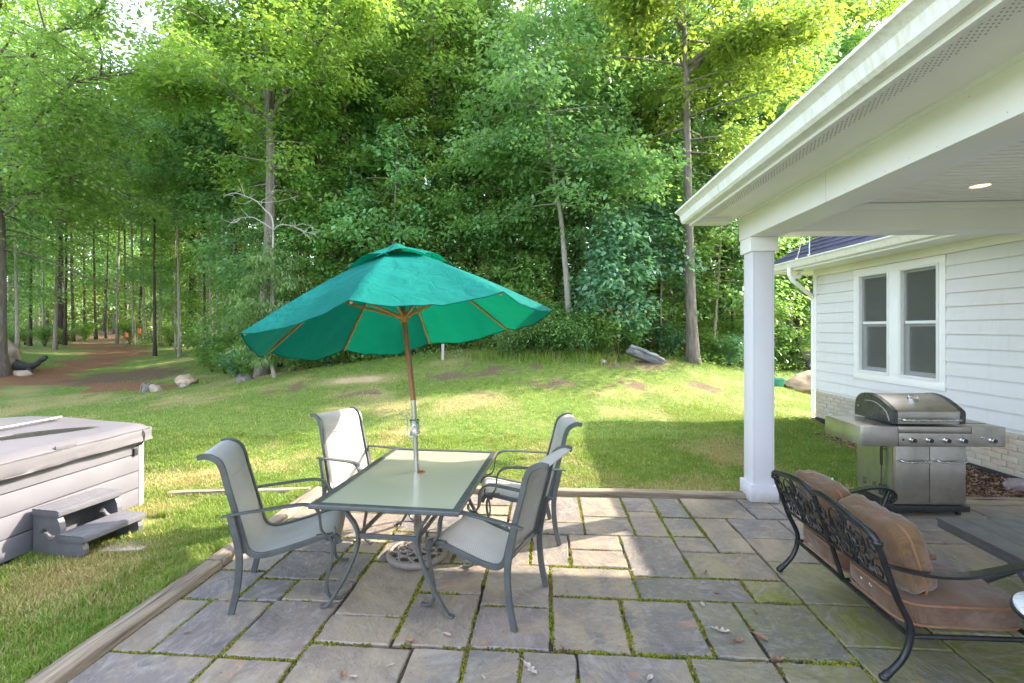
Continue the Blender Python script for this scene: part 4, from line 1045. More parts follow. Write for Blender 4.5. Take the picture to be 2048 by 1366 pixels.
for y in (.55, 1.25, 1.83): mb.sphere((.004, y, .655), .008, 1, 1, 1, 1)
obj('screw', mb, M['chrome'], tub)

# ---- tub steps
stp = thing('tub_steps', 'two-tread grey plastic steps leaning against the hot tub', 'steps', (-3.985, 3.37, -.01), math.radians(-6.5))
SW = .50
def tread(x0, x1, z, nm):
    mb = MB()
    nrib = 5
    for k in range(nrib):
        a = x0 + (x1 - x0) * k / nrib; b = x0 + (x1 - x0) * (k + 1) / nrib
        mb.cbox(a + .002, b - .002, 0, SW, z - .012, z, .004)
    mb.cbox(x0, x1, .0, SW, z - .055, z - .0115, .006); mb.cbox(x1 - .004, x1 + .012, .002, SW - .002, z - .05, z - .006, .006)
    return obj(nm, mb, M['step_plastic'], stp)
tread(0, .245, .365, 'tread'); tread(.24, .485, .185, 'tread')
wave = [(.06 + .15 * t, .17 + .022 * math.sin(t * 2 * PI) + .030 * math.sin(PI * t)) for t in np.linspace(0, 1, 12)] + [(.21 - .15 * t, .17 - .022 * math.sin(t * 2 * PI) - .030 * math.sin(PI * t)) for t in np.linspace(.08, .92, 10)]
side = [(.0, 0), (.43, 0), (.47, .035), (.478, .08), (.465, .125), (.455, .13), (.275, .13), (.262, .15), (.262, .22), (.25, .27), (.225, .31), (0, .31)]
for y in (.012, SW - .052):
    mb = MB(); mb.poly(side, [wave], lambda u, v, d, y=y: Vector((u, y + d, v)), .04); obj('side_panel', mb, M['step_plastic'], stp, smooth=False)
mb = MB(); mb.box(.005, .02, .05, SW - .05, .02, .308); obj('back_panel', mb, M['step_plastic'], stp, smooth=False)
pv = MB(); pv.cbox(-.16, .16, -.10, .10, -.03, .012, .01, Matrix.Rotation(.2, 4, 'Z'))
p1 = obj('paving_stone', pv, M['rock'], None, loc=(-3.36, 3.56, 0)); tag(p1, 'flat stone set in the grass beside the tub steps', 'stone')

# ---- gas grill (local: front faces -y)
gr = thing('gas_grill', 'stainless steel gas grill with closed lid and side shelves by the house wall', 'grill', (3.2335, 4.677, 0), math.radians(2.5))
BW, BD = .645, .50
mb = MB(); mb.cbox(0, BW, .0, .018, .11, .655, .004); mb.cbox(0, BW, BD - .02, BD, .11, .655, .004); mb.cbox(BW - .015, BW, .018, BD - .02, .11, .655, .003); mb.box(.01, BW - .01, .02, BD - .02, .10, .12); obj('cabinet', mb, M['stainless'], gr)
slots = []
def slotrow(y, z, n=3, L=.055, gap=.024, slope=-.0):
    return [[(y, z - k * gap), (y + L, z - k * gap - .004), (y + L, z - k * gap - .014), (y, z - k * gap - .010)] for k in range(n)]
slots = slotrow(.36, .24) + slotrow(.225, .235) + slotrow(.09, .23) + slotrow(.32, .64, 2, .07, .022) + slotrow(.10, .645, 3, .08, .024)
mb = MB(); mb.poly([(.02, .11), (BD - .02, .11), (BD - .02, .655), (.02, .655)], slots, lambda u, v, d: Vector((.012 - d, u, v)), .012); sp_ = obj('vented_side_panel', mb, M['steel_side'], gr, smooth=False)
for k, (a, b) in enumerate(((.004, .312), (.318, BW - .004))):
    mb = MB(); mb.cbox(a, b, -.014, -.001, .125, .652, .004); dr_ = obj('door', mb, M['stainless'], gr)
    mb = MB(); xa = a + .03 if k == 0 else a + .045; xb = b - .025 if k == 0 else b - .025
    mb.tube(cr([(xa, -.012, .53), (xa, -.045, .528), (xa + .025, -.058, .515), ((xa + xb) / 2, -.060, .512), (xb - .025, -.058, .515), (xb, -.045, .528), (xb, -.012, .53)], 5), .009, 10); obj('handle', mb, M['chrome'], dr_)
mb = MB(); mb.cbox(-.012, BW + .03, -.02, BD, .045, .098, .004); obj('base', mb, M['black_plastic'], gr)
for x, y in ((.05, .03), (BW - .04, .03), (.05, BD - .05), (BW - .04, BD - .05)):
    mb = MB(); mb.tube([(x - .012, y, .024), (x + .012, y, .024)], .024, 14); mb.cbox(x - .016, x + .016, y - .012, y + .012, .03, .05, .003); obj('caster', mb, M['black_plastic'], gr)
mb = MB(); mb.cbox(-.004, BW + .008, -.062, -.03, .664, .785, .006); mb.cbox(-.004, BW + .008, -.058, .02, .785, .845, .014); mb.box(.0, BW, -.03, BD, .66, .84); cp_ = obj('control_panel', mb, M['stainless'], gr)
for x in (.116, .266, .421, .570):
    mb = MB(); mb.lathe([(0, 0), (.029, 0), (.029, .006), (.024, .009), (.022, .020), (.0215, .030), (.015, .034)], 22, Matrix.Translation((x, -.062, .722)) @ Matrix.Rotation(PI / 2, 4, 'X')); kb = obj('knob', mb, M['chrome'], cp_)
    mb = MB(); mb.lathe([(.0, .036), (.019, .036), (.020, .026)], 18, Matrix.Translation((x, -.062, .722)) @ Matrix.Rotation(PI / 2, 4, 'X')); mb.cbox(x - .003, x + .003, -.104, -.096, .706, .738, .001); obj('knob_cap', mb, M['black_plastic'], kb)
mb = MB(); mb.cbox(.028, .044, -.066, -.06, .715, .733, .002); obj('ignition_button', mb, M['black_plastic'], cp_)
def shelf(x0, x1, nm):
    mb = MB(); mb.cbox(x0, x1, -.055, BD - .02, .82, .845, .008); mb.cbox(x0, x1, -.058, -.042, .662, .845, .006)
    xo = x0 if x0 < 0 else x1
    o1 = obj(nm, mb, M['stainless'], gr)
    mb = MB(); mb.cbox(xo - .009, xo + .009, -.050, BD - .022, .665, .842, .005); obj('end_panel', mb, M['steel_side'], o1)
    return o1
s1 = shelf(-.33, -.006, 'side_shelf'); s2 = shelf(BW + .010, .955, 'side_shelf')
mb = MB(); mb.lathe([(0, 0), (.029, 0), (.029, .006), (.024, .009), (.022, .020), (.0215, .030), (.015, .034)], 22, Matrix.Translation((.833, -.058, .722)) @ Matrix.Rotation(PI / 2, 4, 'X')); kb = obj('knob', mb, M['chrome'], s2)
mb = MB(); mb.lathe([(.0, .036), (.019, .036), (.020, .026)], 18, Matrix.Translation((.833, -.058, .722)) @ Matrix.Rotation(PI / 2, 4, 'X')); obj('knob_cap', mb, M['black_plastic'], kb)
mb = MB(); mb.lathe([(0, 0), (.012, 0), (.012, .006), (.009, .008), (.009, .02), (0, .021)], 14, Matrix.Translation((.745, -.058, .748)) @ Matrix.Rotation(PI / 2, 4, 'X')); obj('igniter', mb, M['chrome'], s2)
mb = MB(); mb.cbox(.71, .93, .10, .36, .846, .852, .003); obj('side_burner_lid', mb, M['stainless'], s2)
# lid: curved profile in y-z
prof = [(p.x, p.y) for p in cr([(a, b, 0) for a, b in [(-.018, .862), (-.022, .92), (-.020, .972), (-.002, .992), (.06, 1.030), (.14, 1.070), (.23, 1.098), (.32, 1.104), (.40, 1.082), (.455, 1.03), (.475, .95), (.475, .862)]], 4)]
mb = MB(); mb.grid([[(x, y, z) for y, z in prof] for x in (.012, .30, .585)]); lid = obj('lid', mb, M['stainless'], gr, angle=30)
for x0 in (-.030, .583):
    mb = MB(); n = len(prof); cy_, cz_ = .22, .98
    big = [(cy_ + (y - cy_) * 1.035, cz_ + (z - cz_) * (1.035 if z > .9 else 1.0)) for y, z in prof]
    mb.rings([[(x0, y, z) for y, z in big], [(x0 + .043, y, z) for y, z in big]]); lc = obj('lid_end', mb, M['steel_dark'], lid, angle=30)
    if x0 < 0:
        mb = MB(); mb.tube(cr([(-.032, .015, .885), (-.034, .05, .960), (-.034, .12, 1.005), (-.034, .22, 1.036), (-.034, .33, 1.030)], 5), .005, 6); mb.sphere((-.032, .43, .96), .010, .6, 1, 1, 1); obj('end_groove', mb, M['tub_post'], lc)
mb = MB(); mb.tube(cr([(.045, -.02, .905), (.045, -.055, .905), (.075, -.068, .903), (.30, -.072, .902), (.525, -.068, .903), (.555, -.055, .905), (.555, -.02, .905)], 5), .011, 12); obj('lid_handle', mb, M['chrome'], lid)
Mt = Matrix.Translation((.275, .130, 1.072)) @ Matrix.Rotation(math.radians(-25), 4, 'X').inverted()
mb = MB(); mb.lathe([(0, .018), (.030, .018), (.036, .024), (.044, .020), (.046, 0), (.046, -.02), (0, -.02)], 28, Mt); obj('thermometer', mb, M['chrome'], lid)
# spatula hanging at the cabinet side
spt = thing('spatula', 'long grill spatula hanging from a hook on the grill cabinet side', 'spatula', (3.2335, 4.677, 0), math.radians(2.5))
mb = MB(); mb.bar([(-.028, .118, .655), (-.030, .119, .56), (-.028, .120, .44)], [.020, .026, .024], .014, (0, 1, 0)); obj('grip', mb, M['black_plastic'], spt)
mb = MB(); mb.bar([(-.028, .120, .45), (-.026, .122, .33), (-.026, .124, .26), (-.026, .124, .245), (-.026, .126, .15)], [.012, .016, .022, .062, .066], .004, (0, 1, 0)); obj('blade', mb, M['steel_dark'], spt)
mb = MB(); mb.tube(cr([(-.004, .118, .668), (-.028, .118, .672), (-.034, .118, .690), (-.028, .118, .655)], 4), .003, 6); obj('hook', mb, M['chrome'], spt)

# ---- wrought loveseat (local: y along the back, faces +x), world placed
ls = thing('loveseat', 'black cast iron loveseat with scrollwork back seen from behind', 'loveseat', (0, 0, 0))
YN, YF = 2.475, 3.53; YM = (YN + YF) / 2
bx = lambda z: 1.775 - .155 * (z - .27) / .45         # back plane leans outward
def up(y, ztop):
    return cr([(1.665, y, .012), (1.672, y, .030), (1.70, y, .055), (1.752, y, .12), (1.782, y, .20), (1.783, y, .29), (bx(.42), y, .42), (bx(.58), y, .58), (bx(ztop), y, ztop)], 5)
for y, nm in ((YN, 'rear_leg'), (YF, 'rear_leg')):
    mb = MB(); p = up(y, .70); mb.tube(p, [.016 if i > 8 else .019 for i in range(len(p))], 10); mb.sphere((1.662, y, .020), .022, 1, 1, .85); obj(nm, mb, M['iron'], ls)
mb = MB(); mb.tube([(bx(.24), YM, .225), (bx(.45), YM, .45), (bx(.755), YM, .755)], .014, 8); obj('centre_post', mb, M['iron'], ls)
def top_z(f):  # f 0..1 from near to far: two arches
    g = f * 2 if f < .5 else (1 - f) * 2
    return .725 + .055 * math.sin(min(1, g * 1.05) * PI * .62) - .028 * max(0, (g - .78) / .22) ** 2
tp = [(bx(top_z(f)) - .002, YN + .035 + (YF - YN - .07) * f, top_z(f)) for f in np.linspace(0, 1, 41)]
tp = [(bx(.70), YN, .695), (bx(.715), YN + .006, .712)] + tp + [(bx(.715), YF - .006, .712), (bx(.70), YF, .695)]
mb = MB(); mb.tube(tp, .0185, 12); obj('top_rail', mb, M['iron'], ls)
for y in (YN, YF):
    mb = MB(); mb.lathe([(.0, -.012), (.022, -.012), (.026, -.004), (.026, .006), (.022, .012), (.0, .012)], 16, Matrix.Translation((bx(.685), y, .685))); obj('collar', mb, M['iron'], ls)
def spiral(c, r0, a0, turns, sgn, n=22):
    return [(c[0] + r0 * (1 - .78 * i / (n - 1)) * math.cos(a0 + sgn * turns * 2 * PI * i / (n - 1)), c[1] + r0 * (1 - .78 * i / (n - 1)) * math.sin(a0 + sgn * turns * 2 * PI * i / (n - 1))) for i in range(n)]
def scroll_panel(ya, yb):
    mb = MB(); w = yb - ya; yc = (ya + yb) / 2; zb_, zt_ = .455, .735; H = zt_ - zb_
    def put(pts2, r): mb.tube([(bx(zb_ + v * H) - .004, yc + u * w * .5, zb_ + v * H) for u, v in pts2], r, 7)
    put([(-.98, 0.0), (.98, 0.0)], .009)
    for s in (-1, 1):
        # large C-scrolls
        put([(s * (.30 + .0) + .36 * s * math.cos(a) * .75, .66 + .30 * math.sin(a)) for a in np.linspace(-2.1, 2.6, 30)], .0056)
        put([(s * a, b) for a, b in spiral((.36, .66), .20, 2.2, 1.5, 1)], .0048)
        put([(s * a, b) for a, b in [(.05, 1.02), (.10, .86), (.06, .70), (.16, .55), (.28, .46), (.22, .34), (.12, .26), (.10, .14), (.16, .03)]], .0058)
        put([(s * a, b) for a, b in [(.98, .50), (.80, .46), (.66, .36), (.60, .22), (.68, .10), (.82, .10), (.88, .20), (.82, .30), (.72, .28)]], .0055)
        put([(s * a, b) for a, b in [(.98, .78), (.84, .84), (.72, .76), (.74, .62), (.86, .58), (.92, .66), (.86, .72)]], .0052)
        put([(s * a, b) for a, b in [(.46, .34), (.44, .20), (.36, .10), (.28, .12), (.27, .22), (.34, .26)]], .005)
        put([(s * a, b) for a, b in [(.50, .02), (.56, .12), (.48, .22), (.56, .33), (.50, .42), (.66, .48), (.62, .60)]], .0052)
        for q in ((.08, .74), (.20, .45), (.13, .18), (.42, .50), (.30, .30)):
            mb.sphere((bx(zb_ + q[1] * H) - .006, yc + s * q[0] * w * .5, zb_ + q[1] * H), .009, .7, 1.1, 1.5, 1)
    for u in (-.20, -.10, 0, .10, .20): put([(u * .9, .30), (u * 1.25, .46), (u * 1.6, .60)], .0055)
    put([(0, 1.04), (.05, .90), (0, .78), (-.05, .90), (0, 1.04)], .007); put([(0, .30), (.06, .20), (0, .02), (-.06, .20), (0, .30)], .007)
    return obj('scroll_panel', mb, M['iron'], ls)
scroll_panel(YN + .012, YM - .010); scroll_panel(YM + .010, YF - .012)
mb = MB(); mb.tube([(1.783, YN, .232), (1.783, YF, .232)], .013, 8); mb.tube([(2.36, YN, .24), (2.36, YF, .24)], .013, 8)
for y in (YN, YM, YF): mb.tube([(1.783, y, .230), (2.36, y, .238)], .012, 8)
obj('seat_frame', mb, M['iron'], ls)
for y in (YN, YF):
    s = -1 if y == YN else 1
    mb = MB(); p = cr([(bx(.585), y, .585), (1.72, y + s * .012, .568), (1.86, y + s * .025, .548), (2.02, y + s * .03, .552), (2.18, y + s * .03, .585), (2.30, y + s * .03, .612), (2.40, y + s * .03, .612), (2.455, y + s * .03, .585), (2.462, y + s * .03, .545), (2.43, y + s * .03, .520), (2.405, y + s * .03, .540)], 5)
    mb.bar(p, [.018 + .034 * min(1, i / 14) for i in range(len(p))], .014, (0, 1, 0)); mb.sphere((2.415, y + s * .03, .538), .022, 1, 1.2, 1, 1); obj('armrest', mb, M['iron'], ls)
    mb = MB(); p = cr([(2.43, y + s * .03, .60), (2.375, y + s * .02, .48), (2.345, y, .34), (2.362, y, .22), (2.43, y, .10), (2.50, y, .025), (2.525, y, .014)], 5); mb.tube(p, .016, 9); mb.sphere((2.53, y, .020), .021, 1, 1, .85, 1); obj('front_leg', mb, M['iron'], ls)
# loose cushions
def cushion(nm, label, x0, x1, y0, y1, z0, z1, mat, puff=.02, lean=0.0, pipe=True, group=None):
    root = thing(nm, label, 'cushion', ((x0 + x1) / 2, (y0 + y1) / 2, z0), 0, group)
    hx, hy, hz = (x1 - x0) / 2, (y1 - y0) / 2, (z1 - z0) / 2
    bm = bmesh.new(); bmesh.ops.create_cube(bm, size=2); bmesh.ops.subdivide_edges(bm, edges=list(bm.edges), cuts=17, use_grid_fill=True)
    rt = Matrix.Rotation(lean, 4, 'Y')
    for v in bm.verts:
        a, b, c_ = v.co
        k = 3.2
        m_ = (abs(a) ** 6 + abs(b) ** 6 + abs(c_) ** 6) ** (1 / 6)
        q = Vector((a / m_, b / m_, c_ / m_)) if m_ > 1 else Vector((a, b, c_))
        px_ = q.x * hx; py_ = q.y * hy; pz_ = q.z * hz
        f1 = (1 - min(1, abs(a)) ** 2) * (1 - min(1, abs(b)) ** 2); f2 = (1 - min(1, abs(c_)) ** 2) * (1 - min(1, abs(b)) ** 2)
        if hz < hx: pz_ += math.copysign(puff * f1, c_) if abs(c_) > .99 else 0
        else: px_ += math.copysign(puff * f2, a) if abs(a) > .99 else 0
        cr_ = abs(mnoise.noise((px_ * 6 + y0 * 5, py_ * 11, pz_ * 6 + 3))) ** .7 * -.016 + .008
        nz = cr_ + mnoise.noise((px_ * 9 + y0 * 7, py_ * 9, pz_ * 9)) * .008 + mnoise.noise((px_ * 24, py_ * 14 + y1, pz_ * 24)) * .006
        v.co = rt @ Vector((px_ + nz, py_ + nz, pz_ + nz)) + Vector((0, 0, hz))
    mb = MB(); mb.bm(bm); body = obj('cushion_body', mb, mat, root, angle=80)
    if pipe:
        mb = MB(); n = 60
        def sq(t): 
            c2, s2 = math.cos(t), math.sin(t); return (abs(c2) ** .34 * math.copysign(1, c2), abs(s2) ** .34 * math.copysign(1, s2))
        for off in ((.72, -.72) if hz < hx else (0.0,)):
            pts = []
            for i in range(n):
                a, b = sq(2 * PI * i / n)
                p = Vector((a * hx * .985, b * hy * .985, off * hz)) if hz < hx else Vector((off * hx, a * hy * .995, b * hz * .995))
                pts.append(rt @ p + Vector((0, 0, hz)))
            mb.tube(pts, .0065, 6, closed=True)
        obj('piping', mb, M['piping'], body)
    return root
YD = YM
cs1 = cushion('seat_cushion', 'terracotta seat cushion on the near half of the loveseat', 1.775, 2.37, YN + .02, YD - .004, .248, .388, M['cushion'], .022)
cs2 = cushion('seat_cushion', 'terracotta seat cushion on the far half of the loveseat', 1.775, 2.37, YD + .004, YF - .02, .248, .388, M['cushion'], .022)
cb1 = cushion('back_cushion', 'plump back cushion leaning at the near end of the loveseat', 1.765, 1.925, YN + .02, YD + .01, .385, .755, M['cushion_back'], .03, -.30)
cb2 = cushion('back_cushion', 'faded back cushion leaning at the far end of the loveseat', 1.765, 1.915, YD + .015, YF - .03, .385, .765, M['cushion_back'], .03, -.30)
mb = MB()   # torn white ticking along the near seat cushion's back edge
for i in range(7): mb.cbox(-.292, -.286, -.10 + i * .028, -.10 + i * .028 + .024, .078 + .004 * math.sin(i * 2.1), .092 + .006 * math.sin(i * 1.7), .002)
tag(obj('torn_patch', mb, M['column_paint'], cs1.children[0]), 'white ticking showing through a tear')

# ---- coffee table
CT = G(1870, 1032.5, .42)
ct = thing('coffee_table', 'dark slatted coffee table with crossed legs beside the loveseat', 'coffee table', (CT.x, CT.y, 0), math.radians(-1.0))
CL, CW = 1.10, .66   # along -y, along +x
for k in range(4):
    mb = MB(); mb.cbox(k * CW / 4 + .0015, (k + 1) * CW / 4 - .0015, -CL, 0, .398, .42, .003); obj('slat', mb, M['coffee_metal'], ct)
mb = MB()
for a, b in ((.0, .022), (CW - .022, CW)): mb.cbox(a, b, -CL + .02, -.02, .355, .3975, .003)
mb.cbox(.022, CW - .022, -CL, -CL + .022, .355, .3975, .003); mb.cbox(.022, CW - .022, -.022, 0, .355, .3975, .003); obj('apron', mb, M['coffee_metal'], ct)
for x in (.05, CW - .05):
    for s in (-1, 1):
        mb = MB(); ym = -CL / 2 - .0; mb.bar([(x, ym - s * .40, 0), (x + .0015 * s, ym + s * .02, .36)], .045, .05, (1, 0, 0)); obj('leg', mb, M['coffee_metal'], ct)
mb = MB(); mb.bar([(.05, -CL / 2, .33), (CW - .05, -CL / 2, .33)], .04, .04, (0, 1, 0)); obj('stretcher', mb, M['coffee_metal'], ct)

# ---- marble side table
st_c = Vector((2.335, 2.20, 0))
sd = thing('side_table', 'small round white marble topped table with black iron legs at the right edge', 'side table', st_c)
mb = MB(); mb.lathe([(0, .478), (.235, .478), (.243, .484), (.243, .496), (.235, .502), (0, .502)], 48); obj('marble_top', mb, M['marble'], sd)
mb = MB(); mb.lathe([(.200, .470), (.252, .470), (.254, .476), (.252, .482), (.244, .482), (.244, .477), (.200, .477), (.200, .470)], 48); obj('rim', mb, M['iron'], sd)
for k in range(3):
    a = math.radians(150 + 120 * k); mb = MB()
    mb.tube([(r * math.cos(a), r * math.sin(a), z) for r, z in [(p.x, p.y) for p in cr([(.215, .47, 0), (.18, .40, 0), (.10, .30, 0), (.075, .22, 0), (.12, .10, 0), (.19, .02, 0), (.215, .010, 0)], 5)]], .011, 8); obj('leg', mb, M['iron'], sd)
mb = MB(); mb.tube([(.085 * math.cos(t), .085 * math.sin(t), .22) for t in np.linspace(0, 2 * PI, 24, endpoint=False)], .007, 6, closed=True); obj('brace_ring', mb, M['iron'], sd)

# ---- dead leaves lying about
M['dead_leaf'] = mott('dead_leaf', [(.3, (.16, .075, .04, 1)), (.7, (.36, .21, .12, 1))], scale=30, rough=(.7, .85), bump=.3, bscale=80)
M['dead_leaf_pale'] = mott('bleached_leaf', [(.3, (.30, .24, .20, 1)), (.7, (.52, .44, .37, 1))], scale=30, rough=(.7, .85), bump=.3, bscale=80)
def dead_leaf(px, py, L, mat, label, curl=.5, rz=None, lobes=True, z=.002, grp=None):
    mb = MB(); n = 12; P = []
    for i in range(n + 1):
        f = i / n; w = L * .21 * math.sin(PI * min(1, f * 1.02)) ** .7 * ((.62 + .38 * math.cos(f * PI * 7)) if lobes else 1) + .0008
        lift = L * curl * .35 * (f - .5) ** 2 * 4 * .5
        P.append([(L * (f - .5), w * s, abs(s) ** 1.5 * w * curl * 1.1 + lift + L * .02 * math.sin(f * 9 + s)) for s in (-1, -.5, 0, .5, 1)])
    mb.grid(P); mb.tube([(-L * .5 - L * .25, .002, .004), (-L * .5, 0, lift), (0, 0, .002)], .0012, 5)
    o = obj('dead_leaf', mb, mat, angle=70); p = G(px, py, 0); o.location = (p.x, p.y, z); o.rotation_euler = (0, 0, random.uniform(0, 6.28) if rz is None else rz)
    return tag(o, label, 'leaf', grp)
dead_leaf(1060, 1338, .115, M['dead_leaf_pale'], 'large pale oak leaf on the slab at the bottom centre', .35, -.9)
dead_leaf(1442, 1264, .105, M['dead_leaf_pale'], 'curled pale leaf on the slab right of the moss joint, the upper of a pair', .8, -.35)
dead_leaf(1476, 1285, .08, M['dead_leaf'], 'dark curled leaf just below the curled pale leaf', .9, .3)
dead_leaf(1511, 1226, .06, M['dead_leaf'], 'small reddish leaf on the big slab left of the loveseat foot', .7)
dead_leaf(1556, 1322, .085, M['dead_leaf'], 'brown leaf lying across the slab corner near the bottom right', .8, .2)
dead_leaf(1522, 1277, .09, M['dead_leaf'], 'long dark leaf lying in the joint left of the green slab', .6, -.9, False)
for x, y in ((1267, 1141), (1411, 1145), (1434, 1187), (1405, 1211), (895, 1271), (820, 1284), (686, 1350), (782, 1331), (708, 1355), (1126, 1296), (1284, 1158), (967, 1357), (1300, 1388 - 30), (1480, 1110), (1250, 1060), (455, 1202), (376, 1266)):
    dead_leaf(x, y, random.uniform(.03, .06), random.choice((M['dead_leaf'], M['dead_leaf_pale'])), 'scrap of dead leaf lying on the paving', .6, None, random.random() < .5, .002, 'leaf scraps scattered on the paving')
# ================================================================ HOUSE
house = thing('house', 'white clapboard house wing with brick base and an open covered porch', 'house', (0, 0, 0))
_b = math.radians(3.0)
WD = Vector((-math.sin(_b), math.cos(_b), 0)); WN = Vector((-math.cos(_b), -math.sin(_b), 0)); W0 = Vector((5.40, 5.79, 0))
MW = Matrix((( WD.x, WN.x, 0, W0.x), (WD.y, WN.y, 0, W0.y), (0, 0, 1, 0), (0, 0, 0, 1)))   # (s, out, z) -> world
SF, SN = 3.842, -4.0            # wall runs from s=SN (near, hidden) to s=SF (far corner)
WDW = [(1.968, 2.582), (1.091, 1.710)]; WZ0, WZ1 = 1.055, 2.62
TR0, TR1, TZ0, TZ1 = .968, 2.722, .920, 2.745
def wall_piece(mb, s0, s1, o0, o1, z0, z1, b=.003): mb.cbox(s0, s1, o0, o1, z0, z1, b, MW)
# lapped clapboards
mb = MB(); z = .585; ex = .182
def course(s0, s1, z, top=9):
    # bottom edge stands proud, top tucks under
    zt_ = min(z + ex + .012, 2.75, top)
    v = [(s0, .030, z), (s1, .030, z), (s1, .006, zt_), (s0, .006, zt_), (s0, .010, z), (s1, .010, z)]
    o = mb.add([MW @ Vector(p) for p in v], [(0, 1, 2, 3), (0, 4, 5, 1)])
k = 0
while z < 2.70:
    cuts = [SN]
    for c_ in (random.uniform(-2.5, -1.5), random.uniform(-1.2, -.8)): cuts.append(c_)
    if z + ex > TZ0 + .02 and z < TZ1:
        segs = [(SN, cuts[1] - .0015), (cuts[1] + .0015, TR0 - .002), (TR1 + .002, 3.745)]
    else:
        segs = [(SN, cuts[1] - .0015), (cuts[1] + .0015, 2.2 - .0015), (2.2 + .0015, 3.745)]
    for a, b in segs: course(a, b, z)
    if z < TZ0 - .03 < z + ex - .02: course(TR0 - .002, TR1 + .002, z, TZ0 - .015)
    z += ex
obj('clapboard_siding', mb, M['siding_paint'], house, smooth=False)
mb = MB(); 
hole = [[(a, WZ0), (b, WZ0), (b, WZ1), (a, WZ1)] for a, b in [WDW[0], WDW[1]]]
mb.poly([(SN, .50), (SF - .02, .50), (SF - .02, 2.86), (SN, 2.86)], hole, lambda u, v, d: MW @ Vector((u, -.12 + d, v)), .12)
obj('wall_sheathing', mb, M['siding_paint'], house, smooth=False)
mb = MB(); wall_piece(mb, 3.748, SF, -.02, .036, .565, 2.76); mb.cbox(SF - .03, SF + .002, -.12, .0355, .565, 2.76, .003, MW); obj('corner_board', mb, M['white_paint'], house)
mb = MB(); wall_piece(mb, SN, SF + .001, .0, .036, 2.755, 2.872); obj('frieze_board', mb, M['white_paint'], house)
# brick base
mb = MB(); rn = []
bh = .071; 
def bricks(Mx, s0, s1, z0, z1, seed):
    r = random.Random(seed); row = 0; z = z0
    while z < z1 - .02:
        s = s0 - (row % 2) * .10 - r.uniform(0, .03)
        while s < s1:
            L = .195 + r.uniform(-.004, .004); a = max(s, s0); b = min(s + L, s1)
            if b - a > .02:
                n0 = len(mb.v); mb.cbox(a + .004, b - .004, -.05, .004 + r.uniform(-.003, .006), z + .004, min(z + bh, z1) - .004, .006, Mx); v = r.random(); rn.extend([v] * (len(mb.v) - n0))
            s += L
        z += bh; row += 1
bricks(MW, SN, SF - .018, .045, .56, 3)
MG = MW @ Matrix.Translation((SF - .02, 0, 0)) @ Matrix.Rotation(-PI / 2, 4, 'Z')
bo = obj('brick_base', mb, M['brick'], house, angle=30)
at = bo.data.attributes.new('rnd', 'FLOAT', 'POINT'); at.data.foreach_set('value', rn)
mb = MB(); mb.box(SN, SF - .022, -.10, -.003, -.3, .565, MW); obj('mortar_bed', mb, M['mortar'], bo, smooth=False)
mb = MB(); mb.cbox(SN, SF - .015, -.06, .012, -.3, .040, .004, MW); obj('footing', mb, M['tar'], house)
mb = MB(); mb.cbox(2.545, 2.553, -.02, .0075, .06, .55, .001, MW); obj('expansion_joint', mb, M['tar'], bo)
